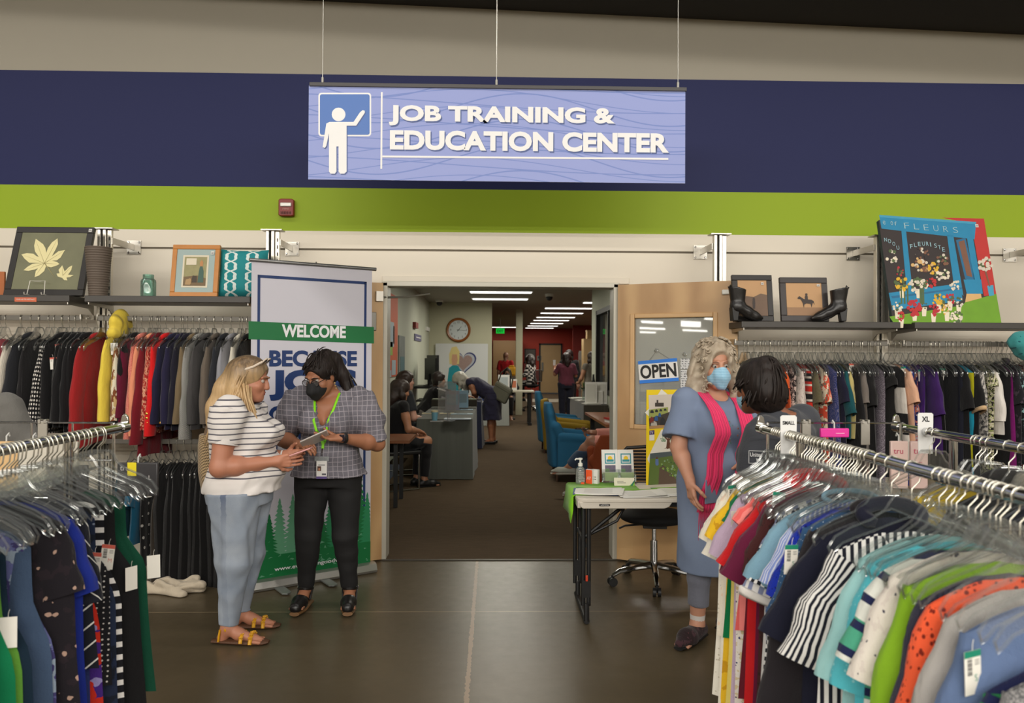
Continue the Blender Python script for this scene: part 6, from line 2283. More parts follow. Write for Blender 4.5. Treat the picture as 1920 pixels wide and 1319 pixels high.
Pq(zt([(820, 125), (900, 125), (900, 160), (820, 160)]), 3, .0020)
Pq(zt([(835, 100), (850, 100), (850, 140), (835, 140)]), 3, .0021)
# oval with the tree
ov = [(942 + 84 * math.cos(t), 465 + 108 * math.sin(t)) for t in np.linspace(0, 6.283, 29)[:-1]]
Pq(zt(ov), 0, .0022)
rr = random.Random(2)
for i in range(90):
 a, d = rr.uniform(3.14, 6.28), rr.random() ** .5
 x, y = 942 + 72 * d * math.cos(a), 480 + 100 * d * math.sin(a)
 if abs(x - 942) < 22 and y > 430:
  continue
 Pq(zt([(x - 7, y), (x, y - 9), (x + 7, y), (x, y + 9)]), 10, .0024 + i * .000004)
Pq(zt([(922, 535), (930, 470), (905, 440), (912, 434), (934, 455), (940, 425), (946, 455), (972, 432), (978, 438), (954, 470), (960, 535), (985, 548), (955, 542), (930, 550), (925, 542), (900, 548)]), 11, .0030)
# garden photograph
Pq(zt([(775, 590), (1055, 562), (1060, 880), (758, 885)]), 12, .0026)
Pq(zt([(775, 590), (1055, 562), (1056, 600), (775, 640)]), 13, .0028)
Pq(zt([(860, 720), (900, 700), (1050, 870), (1000, 882), (850, 884)]), 14, .0028)
for i in range(70):
 x, y = rr.uniform(860, 1050), rr.uniform(640, 800)
 if y > 640 + (x - 860) * .9 + 60:
  continue
 s = rr.uniform(5, 13)
 Pq(zt([(x - s, y), (x, y - s), (x + s, y), (x, y + s)]), rr.choice((15, 12, 10, 16)), .0030 + i * .000005)
Pq(zt([(824, 640), (850, 640), (852, 690), (846, 700), (828, 700), (822, 680)]), 17, .0032)
Pq(zt([(828, 622), (844, 622), (844, 640), (828, 640)]), 11, .0032)
Pq(zt([(768, 380), (814, 376), (814, 470), (768, 472)]), 0, .0026)
Pq(zt([(768, 380), (814, 376), (814, 416), (768, 420)]), 18, .0028)
mp = [m_wp] + [M(f'board_print_{i}', S(c), 0.6) for i, c in enumerate(((206, 196, 186), (150, 158, 84), (60, 52, 46), (176, 170, 160), (122, 44, 34), (40, 84, 140), (34, 34, 38), (30, 112, 76), (168, 130, 86), (128, 156, 128), (92, 52, 32),
                 (84, 106, 44), (72, 84, 88), (86, 68, 54), (128, 158, 60), (60, 90, 40), (84, 108, 160), (70, 46, 104)))]
into(mb.build('photo_prints', mp, smooth=0), bd)
mb = MB()
pa.text(mb, 'TV', 1060 + 772 / 4.885, 730 + 412 / 4.885, w=0.022, h=0.018, lift=.004)
into(mb.build('lettering', m_paperw, smooth=0), bd)
mb = MB()
pb.rect(mb, 0.025, 0.22, BH - 0.225, BH - 0.015, .0006, 0)
mb.prism([(0.10 + 0.035 * math.cos(t), BH - 0.085 + 0.03 * math.sin(t)) for t in np.linspace(0, 3.15, 12)], pb.p0 + pb.n * .0012, pb.ux, pb.uy, .0004, 1)
mb.prism([(0.05, BH - 0.085), (0.15, BH - 0.085), (0.13, BH - 0.115), (0.07, BH - 0.118)], pb.p0 + pb.n * .0014, pb.ux, pb.uy, .0004, 2)
mb.prism([(0.06 + 0.045 * math.cos(t), 0.28 + 0.045 * math.sin(t)) for t in np.linspace(0, 6.28, 18)[:-1]], pb.p0 + pb.n * .0008, pb.ux, pb.uy, .0004, 0)
pb.rect(mb, 0.05, 0.2, 0.03, 0.2, .0006, 0)
into(mb.build('sun_sheet', [m_wp, M('brochure_sun', S(232, 196, 40), 0.6), M('brochure_teal', S(48, 140, 152), 0.6)], smooth=0), bd)
mb = MB()
put_text(mb, 'W', pb.p0 + pb.ux * 0.025 + pb.uy * 0.27 + pb.n * 0.002, pb.ux, pb.uy, h=0.022)
into(mb.build('lettering', M('card_ink2', S(90, 88, 84), 0.6), smooth=0), bd)


# ---------------------------------------------------------------- office chairs
def office_chair(loc, rz, label, seat_h=0.47, mesh_back=True):
 r = empty('office_chair', loc, rz)
 tag(r, label, 'chair')
 f = Sdf((-0.27, -0.26, seat_h - 0.08), (0.27, 0.27, seat_h + 0.06), 0.008)
 f.ell((0, 0.0, seat_h), (0.24, 0.23, 0.05), None, 0.01)
 f.ell((0, 0.06, seat_h + 0.0), (0.23, 0.16, 0.045), None, 0.02)
 f.obj('seat', M('seat_black', S(20, 19, 20), 0.85, bump=(200, 0.2)), r)
 mb = MB()
 for k in range(13):
  z = seat_h + 0.14 + k * 0.023
  w = 0.2 + 0.015 * math.sin(k * .25)
  mb.tube([(-w, -0.22, z), (-w * .5, -0.25, z), (0, -0.26, z), (w * .5, -0.25, z), (w, -0.22, z)], 0.008, 6)
 mb.build('back_mesh', M('mesh_black', S(26, 26, 28), 0.7), r)
 mb = MB()
 zt = seat_h + 0.44
 mb.tube([(-0.21, -0.22, seat_h + 0.12), (-0.22, -0.22, zt - 0.04), (-0.18, -0.23, zt), (0, -0.25, zt + 0.012), (0.18, -0.23, zt), (0.22, -0.22, zt - 0.04), (0.21, -0.22, seat_h + 0.12), (0, -0.26, seat_h + 0.1)], 0.013, 8, closed=True)
 mb.tube([(0, -0.26, seat_h + 0.12), (0, -0.24, seat_h), (0, -0.1, seat_h - 0.05)], 0.02, 8)
 mb.build('back_frame', m_black, r)
 mb = MB()
 mb.cyl((0, 0, 0.1), (0, 0, seat_h - 0.17), 0.026, n=16)
 mb.cyl((0, 0, seat_h - 0.18), (0, 0, seat_h - 0.05), 0.016, n=12)
 mb.build('gas_column', m_chrome, r)
 mb = MB()
 mb.box((0, 0, seat_h - 0.055), (0.16, 0.2, 0.03))
 mb.tube([(0.06, 0, seat_h - 0.06), (0.2, 0.02, seat_h - 0.07), (0.24, 0.02, seat_h - 0.09)], 0.008, 6)
 mb.build('tilt_mechanism', m_black, r, bevel=0.005)
 for k in range(5):
  a = math.radians(18 + 72 * k)
  d = V3(math.cos(a), math.sin(a), 0)
  mb = MB()
  mb.tube([d * 0.02 + V3(0, 0, 0.13), d * 0.14 + V3(0, 0, 0.118), d * 0.25 + V3(0, 0, 0.10), d * 0.30 + V3(0, 0, 0.07)], [0.026, 0.022, 0.019, 0.014], 10)
  q = mb.build('base_arm', m_chrome, r)
  mb = MB()
  s = np.cross(d, V3(0, 0, 1))
  for e in (-1, 1):
   mb.cyl(d * 0.30 + s * e * 0.006 + V3(0, 0, 0.031), d * 0.30 + s * e * 0.026 + V3(0, 0, 0.031), 0.03, n=16)
  mb.cyl(d * 0.30 + V3(0, 0, 0.03), d * 0.30 + V3(0, 0, 0.075), 0.008, n=8)
  mb.build('caster', m_black, q)
 return r


office_chair((1.12, 5.335, 0), math.radians(172), 'black swivel chair with a chrome star base behind the folding table')

# ---------------------------------------------------------------- the office seen through the doorway
CZ = 2.87
m_ow = paint('office_cream', (190, 188, 162), 0.7)
m_owl = paint('office_pale', (186, 190, 172), 0.7)
m_red = paint('office_red', (176, 50, 28), 0.6)
m_tan = M('tan_wood', S(186, 154, 108), 0.5, var=0.08, vs=3)
YB = 34.5
DARK = M('near_black', S(20, 20, 21), 0.5)


def sbox(name, lo, hi, m, kind=True, **kw):
 b = MB()
 b.box2(lo, hi)
 o = b.build(name, m, smooth=0, **kw)
 return struct(o) if kind else o


sbox('wall_left_office', (-1.63, 6.15, 0), (-1.53, 18.6, CZ), m_owl)
sbox('wall_partition', (-1.53, 18.5, 0), (-0.03, 18.62, CZ), m_ow)
sbox('wall_right_office', (1.90, 6.15, 0), (2.0, 11.95, CZ), m_owl)
sbox('wall_right_office_end', (1.90, 14.15, 0), (2.0, 14.85, CZ), m_owl)
sbox('wall_right_office_above', (1.90, 11.95, 2.42), (2.0, 14.15, CZ), m_owl)
sbox('wall_right_office_below', (1.90, 11.95, 0), (2.0, 14.15, 0.95), m_owl)
sbox('wall_back', (-6, YB, 0), (6, YB + 0.1, CZ), m_red)
sbox('wall_far_left', (-6.1, 18.6, 0), (-6, YB, CZ), m_ow)
sbox('wall_far_right', (5.2, 14.85, 0), (5.3, YB, CZ), m_red)
sbox('wall_far_return', (2.0, 14.75, 0), (5.3, 14.85, CZ), m_owl)
sbox('ceiling_office', (-6.1, 6.15, CZ), (6, YB, CZ + 0.1), M('office_ceiling', S(150, 144, 132), 0.8))
sbox('column_office', (0.62, 21.0, 0), (0.80, 21.18, CZ), m_ow)
sbox('floor_tile_patch', (1.2, 27.2, 0.002), (3.2, 29.2, 0.004), M('tile_grey', S(150, 140, 122), 0.5))
sbox('wall_tan_panel', (0.0, 33.6, 0), (1.25, YB, 2.3), M('tan_panel', S(120, 92, 58), 0.6))
sbox('wall_dark_red', (3.2, 31.0, 0), (5.2, 31.1, CZ), paint('dark_red_paint', (128, 34, 24)))
# window with a black frame in the right wall
b = MB()
for lo, hi in (((1.88, 11.95, 0.95), (2.02, 12.05, 2.42)), ((1.88, 14.05, 0.95), (2.02, 14.15, 2.42)), ((1.88, 11.95, 0.95), (2.02, 14.15, 1.03)), ((1.88, 11.95, 2.34), (2.02, 14.15, 2.42)), ((1.9, 12.75, 0.95), (2.0, 12.83, 2.42))):
 b.box2(lo, hi)
w1 = struct(b.build('window_1', DARK, smooth=0))
b = MB()
b.box2((1.94, 12.05, 1.03), (1.95, 14.05, 2.34))
b.build('window_pane', clear('dark_pane', (0.35, 0.38, 0.36), 0.12, 0.03, 0.1), w1, smooth=0)
sbox('wall_beyond_window', (2.6, 11.5, 0), (2.7, 14.75, CZ), M('beyond_window', S(96, 104, 92), 0.8))
# doors at the back
b = MB()
b.box2((2.12, YB - 0.03, 0), (3.02, YB - 0.005, 2.13))
d3 = struct(b.build('door_3', m_tan, smooth=0))
b = MB()
b.box2((2.05, YB - 0.05, 0), (2.12, YB, 2.2))
b.box2((3.02, YB - 0.05, 0), (3.09, YB, 2.2))
b.box2((2.05, YB - 0.05, 2.13), (3.09, YB, 2.2))
b.build('door_frame', DARK, d3, smooth=0)
b = MB()
b.box2((2.16, YB - 0.06, 0.95), (2.25, YB - 0.03, 1.35))
b.build('push_plate', M('plate_grey', S(120, 118, 112), 0.4, 0.6), d3, smooth=0)
# troffers
m_lamp = NT('troffer_diffuser')
m_lamp.b.inputs['Emission Color'].default_value = (1.0, 0.97, 0.9, 1)
m_lamp.b.inputs['Emission Strength'].default_value = 2.2
m_lamp = m_lamp.m
for x, y, lab in ((0.15, 15.2, 'bright ceiling light nearest the doorway'), (0.15, 17.0, 'second bright ceiling light from the doorway'), (2.7, 17.9, 'ceiling light cut off by the right office wall'),
     (1.95, 20.0, 'nearest light of the long row in the red office'), (1.97, 22.2, 'second light of the long row in the red office'), (1.98, 24.5, 'third light of the long row in the red office'),
     (1.99, 26.5, 'fourth light of the long row in the red office'), (2.0, 28.9, 'fifth light of the long row in the red office'), (2.0, 31.2, 'sixth light of the long row in the red office'),
     (2.0, 33.4, 'last light of the long row above the red wall'), (0.48, 32.8, 'lone ceiling light beside the green exit sign')):
 r = empty('ceiling_light', (x, y, CZ))
 tag(r, lab, 'ceiling light', 'strip lights in the office ceiling')
 b = MB()
 b.box((0, 0, -0.012), (1.26, 0.34, 0.024))
 b.build('housing', m_paperw, r, smooth=0)
 b = MB()
 b.box((0, 0, -0.03), (1.2, 0.28, 0.014))
 b.build('diffuser', m_lamp, r, smooth=0)
for px, py, d, lab in ((824, 571, 17.6, 'black camera dome on the ceiling above the clock'), (1030, 551, 15.8, 'black camera dome beside the ceiling lights')):
 p = atY(px, py, d)
 r = empty('camera_dome', (p[0], d, CZ))
 tag(r, lab, 'security camera')
 b = MB()
 b.lathe([(0.09, 0), (0.09, -0.05), (0.07, -0.06)], n=20)
 b.build('mount', m_paperw, r)
 b = MB()
 b.ball((0, 0, -0.075), 0.07, 16)
 b.build('dome', m_black, r)
# exit sign
p = atY(938, 621, 26.0)
r = empty('exit_sign', (p[0], 26.0, p[2]))
tag(r, 'green lit EXIT sign hanging from the office ceiling', 'exit sign')
b = MB()
b.box((0, 0, 0), (0.28, 0.03, 0.17))
b.build('lit_panel', M('exit_green', S(20, 190, 60), 0.5, emit=0.7), r, smooth=0)
b = MB()
b.tube([(0, 0, 0.08), (0, 0, CZ - p[2])], 0.01, 6)
b.build('hanger_rod', m_steel, r)
b = MB()
put_text(b, 'EXIT', (0, -0.016, -0.045), (1, 0, 0), (0, 0, 1), w=0.2, h=0.09, align='c', bold=.03)
b.build('lettering', M('exit_letters', S(10, 70, 26), 0.5), r, smooth=0)
# clock
p = atY(859.5, 619, 18.45)
r = empty('wall_clock', (p[0], 18.5, p[2]))
tag(r, 'round wooden wall clock on the cream partition', 'clock')
RX90 = Rx(math.pi / 2)
b = MB()
b.lathe([(0.292, 0), (0.292, 0.03), (0.27, 0.05), (0.235, 0.035), (0.232, 0.0)], (0, 0, 0), 40, 0, RX90)
b.build('rim', M('clock_oak', S(140, 82, 34), 0.35), r)
b = MB()
b.lathe([(0.236, 0.0), (0.236, 0.012)], (0, 0, 0), 40, 0, RX90)
b.build('dial', M('clock_face', S(204, 212, 214), 0.5), r, smooth=0)
b = MB()
for k in range(1, 13):
 a = math.radians(90 - 30 * k)
 put_text(b, str(k), (0.185 * math.cos(a), -0.013, 0.185 * math.sin(a) - 0.022), (1, 0, 0), (0, 0, 1), h=0.045, align='c')
b.build('numerals', m_ink, r, smooth=0)
for a, l, w in ((math.radians(50), 0.11, 0.008), (math.radians(-6), 0.17, 0.006)):
 b = MB()
 d = V3(math.cos(a), 0, math.sin(a))
 q = V3(-math.sin(a), 0, math.cos(a)) * w
 o_ = V3(0, -0.016, 0)
 b.add([o_ - d * .04 - q, o_ + d * l - q * .4, o_ + d * l + q * .4, o_ - d * .04 + q], [(0, 1, 2, 3)])
 b.build('clock_hand', m_ink, r, smooth=0)
# white banner with a heart on the partition
a0, a1 = atY(816, 746, 18.44), atY(915, 645, 18.44)
hp = Pl((a0[0], 18.44, a0[2]), (1, 0, 0), (0, 0, 1))
w_, h_ = a1[0] - a0[0], a1[2] - a0[2]
r = empty('wall_banner', (a0[0] + w_ / 2, 18.44, a0[2]))
tag(r, 'white cloth banner with a blue heart below the clock', 'banner')
b = MB()
hp.rect(b, 0, w_, 0, h_, 0, 0, 0.004)
into(b.build('cloth', M('banner_cloth', S(206, 208, 208), 0.7), smooth=0), r)
b = MB()


def heart(cx, cz, s):
 return [(cx + s * 16 * math.sin(t) ** 3 / 17, cz + s * (13 * math.cos(t) - 5 * math.cos(2 * t) - 2 * math.cos(3 * t) - math.cos(4 * t)) / 17) for t in np.linspace(0, 6.283, 41)[:-1]]


for s, mi, l in ((0.33, 0, .001), (0.29, 1, .002), (0.23, 2, .003)):
 b.prism(heart(w_ * 0.53, h_ * 0.66, s), hp.p0 + hp.n * l, hp.ux, hp.uy, 0.0006, mi)
b.prism([(w_ * .25, 0), (w_ * .5, 0), (w_ * .5, h_ * .45), (w_ * .44, h_ * .58), (w_ * .36, h_ * .62), (w_ * .26, h_ * .55), (w_ * .23, h_ * .3)], hp.p0 + hp.n * .004, hp.ux, hp.uy, .0006, 3)
b.prism([(w_ * .27, h_ * .62), (w_ * .45, h_ * .62), (w_ * .46, h_ * .85), (w_ * .40, h_ * .95), (w_ * .31, h_ * .93), (w_ * .26, h_ * .8)], hp.p0 + hp.n * .005, hp.ux, hp.uy, .0006, 4)
b.prism([(w_ * .32, h_ * .6), (w_ * .40, h_ * .6), (w_ * .425, h_ * .7), (w_ * .41, h_ * .8), (w_ * .32, h_ * .8), (w_ * .305, h_ * .7)], hp.p0 + hp.n * .006, hp.ux, hp.uy, .0006, 5)
into(b.build('heart_print', [M('heart_navy', S(40, 50, 106), 0.6), M('heart_grey', S(170, 174, 184), 0.6), M('heart_text', S(150, 126, 120), 0.6, var=.3, vs=60), M('print_teal2', S(14, 138, 152), 0.6),
        M('print_blonde', S(214, 196, 130), 0.6), M('print_skin', S(196, 150, 118), 0.6)], smooth=0), r)
# things on the left wall
lw = Pl((-1.53, 18.5, 0), (0, 1, 0), (0, 0, 1))
lw = Pl((-1.528, 6.2, 0), (0, 1, 0), (0, 0, 1))


def onleft(name, lab, cat, quad, mats, extra=(), th=0.02):
 r_ = None
 b_ = MB()
 pts_ = [lw.ab(*q) for q in quad]
 y0, y1 = min(p_[0] for p_ in pts_), max(p_[0] for p_ in pts_)
 z0, z1 = min(p_[1] for p_ in pts_), max(p_[1] for p_ in pts_)
 b_.box2((-1.53, 6.2 + y0, z0), (-1.53 + th, 6.2 + y1, z1), 0)
 for (f0, f1, g0, g1, mi) in extra:
  b_.box2((-1.53, 6.2 + y0 + (y1 - y0) * f0, z0 + (z1 - z0) * g0), (-1.53 + th + 0.004, 6.2 + y0 + (y1 - y0) * f1, z0 + (z1 - z0) * g1), mi)
 o_ = b_.build(name, mats, smooth=0)
 tag(o_, lab, cat)


onleft('wall_poster', 'tall orange poster with pale figures just inside the left door', 'poster', ((723, 545), (743, 705)), [M('poster_orange', S(196, 84, 36), 0.6), M('poster_pale', S(160, 176, 186), 0.6), M('poster_lime', S(140, 176, 60), 0.6), M('poster_brown', S(110, 62, 44), 0.6)],
  ((0.0, .62, .36, .66, 1), (.15, .5, .26, .42, 2), (.55, .7, .40, .62, 3), (.0, .4, .0, .08, 1), (.45, .8, .02, .2, 1)))
onleft('wall_panel', 'narrow grey-blue picture panel beside the orange poster', 'picture', ((746.5, 629), (757, 700)), [M('panel_grey', S(116, 124, 120), 0.6, var=.3, vs=5), M('panel_teal', S(70, 110, 116), 0.6)], ((.2, .9, .05, .45, 1),))
onleft('fire_strobe', 'small red strobe high on the left office wall', 'fire alarm', ((774, 604), (779, 617)), [mr], (), 0.06)
onleft('room_sign', 'purple room sign on the left office wall', 'sign', ((776.5, 626), (788.5, 641)), [M('sign_purple', S(92, 90, 124), 0.5), m_paperw], ((.15, .85, .45, .6, 1),))
onleft('thermostat', 'white thermostat near the corner by the clock', 'thermostat', ((798, 613), (803, 622)), [m_paperw], (), 0.04)


# ---- furniture
def draped(name, lab, x0, x1, y0, y1, z, m, flare=0.05):
 b_ = MB()
 n_ = 48
 top, bot = [], []
 for k in range(n_):
  t = k / n_ * 4
  s_, f_ = int(t), t - int(t)
  cx = [(x0, y0), (x1, y0), (x1, y1), (x0, y1)]
  p_ = np.array(cx[s_]) * (1 - f_) + np.array(cx[(s_ + 1) % 4]) * f_
  c_ = np.array([(x0 + x1) / 2, (y0 + y1) / 2])
  top.append((p_[0], p_[1], z))
  d_ = (p_ - c_) / np.linalg.norm(p_ - c_)
  e_ = flare * (0.6 + 0.8 * math.sin(k * 2.1) ** 2) * (1.5 if f_ < .05 else 1)
  bot.append((p_[0] + d_[0] * e_, p_[1] + d_[1] * e_, 0.01))
 b_.add(top + bot, [tuple(range(n_))] + [(k, n_ + k, n_ + (k + 1) % n_, (k + 1) % n_) for k in range(n_)], 0, [(v_[0], v_[1]) for v_ in top + bot])
 o_ = b_.build(name, m, smooth=50)
 tag(o_, lab, 'table')
 return o_


draped('cloth_covered_table', 'long table under a dark grey cloth left of the aisle', -0.97, -0.26, 9.9, 12.5, 0.77, fab('grey_cloth', 'plain', (84, 86, 80)))
draped('cloth_covered_table', 'navy cloth table behind the grey one', -1.0, -0.2, 13.2, 14.6, 0.80, fab('navy_cloth', 'plain', (40, 44, 66)))


def item(name, lab, cat, boxes, mats, loc, rz=0.0, group=None, bevel=0.0):
 """small thing from shaped boxes: (centre, size, material index, part name)"""
 r_ = empty(name, loc, rz)
 tag(r_, lab, cat, group)
 for c_, d_, mi, nm in boxes:
  b_ = MB()
  b_.box(c_, d_)
  b_.build(nm, mats[mi], r_, smooth=0, bevel=bevel)
 return r_


def at3(px, py, z):
 p_ = atZ(px, py, z)
 return (float(p_[0]), float(p_[1]), z)


r = empty('paper_cup', at3(815, 789, 0.772))
tag(r, 'blue paper cup with a pale rim on the grey table', 'cup')
b = MB()
b.lathe([(0.032, 0), (0.042, 0.105)], n=20)
b.build('cup_body', M('cup_blue', S(104, 156, 176), 0.6), r)
b = MB()
b.lathe([(0.043, 0.105), (0.045, 0.125), (0.038, 0.125), (0.036, 0.106)], n=20)
b.build('rim', M('cup_rim', S(206, 196, 160), 0.6), r)
flat = [(805, 776, .2, .12, (206, 196, 160), 'cream notepad left of the blue cup'), (838, 776, .2, .14, (206, 196, 160), 'cream notepad right of the blue cup'), (868, 769, .3, .12, (150, 170, 186), 'blue and white flyer at the back of the grey table'),
  (866, 777, .3, .12, (158, 178, 190), 'blue and white flyer in the middle of the grey table'), (858, 786, .34, .16, (186, 196, 206), 'spread pale leaflets at the front of the grey table'), (819, 791, .16, .05, (150, 150, 150), 'grey pen tray by the blue cup')]
for px, py, w_, d_, c_, lab in flat:
 item('leaflet', lab, 'leaflet', [((0, 0, .004), (w_, d_, .008), 0, 'sheet'), ((0, .01, .0085), (w_ * .5, d_ * .5, .002), 1, 'printed_area')], [M('flat_%d_%d' % (px, py), S(c_), .6), M('flat_dark', S(84, 98, 104), .6)], at3(px, py, 0.772))
item('clear_screen', 'clear acrylic screen standing on the grey table', 'screen', [((0, 0, .3), (.26, .006, .38), 0, 'sheet'), ((.02, 0, .06), (.03, .02, .12), 0, 'stand'), ((0, .02, .005), (.14, .12, .01), 0, 'foot')],
  [clear('screen_clear', (.82, .80, .80), .03, .05, .16)], at3(838, 790, 0.772), math.radians(-30))
for px, py, w_, h_, c_, lab in ((862, 747, .26, .26, (140, 170, 190), 'blue and white framed flyer on the navy table'), (848, 752, .20, .28, (130, 130, 140), 'grey acrylic flyer holder on the navy table'), (842, 735, .12, .12, (206, 206, 200), 'white card standing on the navy table'),
        (853, 738, .10, .10, (196, 198, 190), 'second small white card on the navy table')):
 item('flyer_stand', lab, 'flyer stand', [((0, 0, h_ / 2), (w_, .012, h_), 0, 'frame'), ((0, -.008, h_ * .55), (w_ * .8, .004, h_ * .5), 1, 'print'), ((0, .04, h_ * .2), (.02, .08, h_ * .4), 0, 'prop')],
   [m_paperw if c_[0] > 180 else M('fly_%d' % px, S(c_), .6), M('fly_print', S(120, 140, 150), .6)], at3(px, py + 18, 0.802), .2)
for px, lab in ((828, 'low dark basket on the left of the navy table'), (876, 'low dark wicker basket on the right of the navy table')):
 item('basket', lab, 'basket', [((0, 0, .05), (.3, .2, .1), 0, 'basket_body'), ((0, 0, .105), (.28, .18, .02), 1, 'contents')], [M('basket_brown', S(52, 46, 38), .8), M('basket_fill', S(110, 116, 96), .8)], at3(px, 762, 0.802))
# standing desk with two monitors by the left wall
r = empty('standing_desk', (-1.22, 15.2, 0))
tag(r, 'black standing desk with crossed legs against the left office wall', 'desk')
for c_, d_, nm in (((0, 0, .98), (.56, .9, .04), 'desktop'), ((0, -.35, .03), (.5, .08, .05), 'foot'), ((0, .35, .03), (.5, .08, .05), 'foot'), ((0, 0, .72), (.5, .8, .03), 'keyboard_shelf')):
 b = MB()
 b.box(c_, d_)
 b.build(nm, DARK, r, smooth=0)
for s in (-1, 1):
 b = MB()
 b.tube([(-.2, s * .35, .05), (.2, s * .35, .96)], .03, 8)
 b.build('leg', DARK, r)
for y, h_, lab in ((14.95, .42, 'nearer black monitor on the standing desk'), (15.45, .48, 'farther black monitor on the standing desk')):
 item('monitor', lab, 'monitor', [((0, 0, .12 + h_ / 2), (.04, .5, h_), 0, 'screen'), ((-.04, 0, .12), (.03, .06, .24), 0, 'stand'), ((0, 0, .008), (.2, .24, .016), 0, 'base')], [DARK], (-1.2, y, 1.0), .5)
item('desk_phone', 'small black phone on the far end of the standing desk', 'phone', [((0, 0, .06), (.1, .14, .12), 0, 'body'), ((0, .0, .16), (.05, .04, .1), 0, 'handset')], [DARK], (-1.08, 15.62, 1.0))
item('side_table', 'small brown table at the left door jamb', 'table', [((0, 0, .69), (.5, .7, .03), 0, 'tabletop'), ((.1, -.25, .34), (.04, .04, .67), 1, 'leg'), ((.1, .25, .34), (.04, .04, .67), 1, 'leg'), ((-.1, 0, .34), (.04, .5, .67), 1, 'leg')], [M('table_brown', S(120, 70, 36), .4), DARK], (-1.10, 8.28, 0))
# cloth-fronted table with the blue square, and the desk top behind it
r = draped('cloth_covered_table', 'table under a white cloth with a blue logo square', -0.38, 0.36, 17.6, 18.3, 0.79, fab('white_cloth', 'plain', (170, 174, 170)), .02)
b = MB()
b.box((-0.2, 17.57, .50), (.24, .006, .34))
b.build('logo_square', M('logo_blue', S(34, 62, 136), .6), r, smooth=0)
b = MB()
put_text(b, 'United', (-.28, 17.566, .52), (1, 0, 0), (0, 0, 1), w=.2, h=.075, bold=.03)
put_text(b, 'Way', (-.28, 17.566, .40), (1, 0, 0), (0, 0, 1), w=.13, h=.075, bold=.03)
b.build('lettering', m_paperw, r, smooth=0)
item('desk', 'white-topped desk with a black leg beside the white cloth table', 'desk', [((0, 0, .775), (.55, .7, .03), 0, 'desktop'), ((.17, -.25, .38), (.07, .07, .76), 1, 'leg'), ((.17, .25, .38), (.07, .07, .76), 1, 'leg'), ((.17, -.25, .03), (.09, .2, .06), 1, 'foot')], [M('desk_white', S(186, 180, 160), .5), DARK], (0.68, 18.1, 0))
for px, w_, h_, c_, lab in ((945, .26, .36, (176, 184, 186), 'white framed poster on the white cloth table'), (964, .14, .26, (198, 116, 84), 'orange and white flyer holder on the white-topped desk'), (879, .3, .26, (200, 200, 192), 'open white booklet stand left of the bending woman'), (903, .22, .2, (196, 200, 200), 'white flyer box behind the bending woman')):
 p = at3(px, 733, .80)
 item('flyer_stand', lab, 'flyer stand', [((0, 0, h_ / 2), (w_, .014, h_), 0, 'frame'), ((0, -.01, h_ * .55), (w_ * .7, .004, h_ * .6), 1, 'print'), ((0, .05, h_ * .2), (.02, .1, h_ * .4), 0, 'prop')], [m_paperw, M('flyp_%d' % px, S(c_), .6)], (p[0], 17.9, .80), 0)
# red office: poster, cabinet, fridge, box
item('framed_poster', 'black-framed poster with a white disc on the red wall', 'poster', [((0, 0, 0), (.5, .04, .84), 0, 'frame'), ((0, -.022, 0), (.42, .01, .76), 1, 'print')], [DARK, M('poster_grey', S(96, 90, 84), .6)], tuple(atY(994, 672, YB - .03)))
b = MB()
p = atY(993, 671, YB - .07)
b.lathe([(0.2, 0), (0.2, .01)], (0, 0, 0), 24, 0, RX90)
o = b.build('white_disc', m_paperw, smooth=0)
o.parent = [q for q in COL.objects if q.name.startswith('framed_poster')][0]
o.location = (0, -.03, 0)
item('switch_panel', 'small grey panel on the red wall left of the tan door', 'panel', [((0, 0, 0), (.2, .03, .22), 0, 'plate'), ((0, -.02, .03), (.1, .01, .08), 1, 'display')], [M('plate_grey', S(120, 118, 112), .4, .6), DARK], tuple(atY(1011, 672, YB - .02)))
item('tall_cabinet', 'tall pale wood cabinet beside the right office wall', 'cabinet', [((0, 0, 1.08), (.6, .6, 2.16), 0, 'body'), ((-.15, -.305, 1.08), (.28, .012, 2.1), 0, 'door'), ((.15, -.305, 1.08), (.28, .012, 2.1), 0, 'door')], [M('cabinet_wood', S(180, 150, 104), .5)], (3.12, 24.3, 0))
item('storage_box', 'tan box standing on top of the tall cabinet', 'box', [((0, 0, .12), (.42, .4, .24), 0, 'body'), ((0, 0, .25), (.44, .42, .03), 0, 'lid')], [M('box_tan', S(150, 122, 80), .7)], (3.15, 24.3, 2.165))
item('fridge', 'steel fridge left of the tall wooden cabinet', 'fridge', [((0, 0, .9), (.5, .7, 1.8), 0, 'body'), ((-.26, 0, 1.1), (.02, .66, 1.3), 0, 'door'), ((-.29, -.28, 1.1), (.03, .03, .8), 1, 'handle')], [M('fridge_steel', S(150, 150, 148), .35, .7), m_chrome], (3.2, 26.2, 0))
item('fire_extinguisher', 'red fire extinguisher on the red wall below the framed poster', 'fire extinguisher', [((0, 0, .2), (.12, .12, .4), 0, 'cylinder'), ((0, 0, .44), (.06, .06, .1), 1, 'valve')], [mr, DARK], (1.40, YB - .07, .9), 0, None, .03)
item('storage_cabinet', 'brown counter cabinet behind the masked person', 'cabinet', [((0, 0, .5), (.5, .5, 1.0), 0, 'body'), ((-.06, -.255, .5), (.4, .01, .9), 0, 'door')], [M('brown_cab', S(110, 86, 56), .5)], (.62, 23.3, 0))
item('yellow_bag', 'yellow bag on the counter beside the person in red', 'bag', [((0, 0, .14), (.28, .2, .28), 0, 'body'), ((0, 0, .3), (.16, .1, .05), 0, 'handle')], [M('bag_yellow', S(206, 150, 20), .7)], (.56, 23.2, 1.005), 0, None, .06)


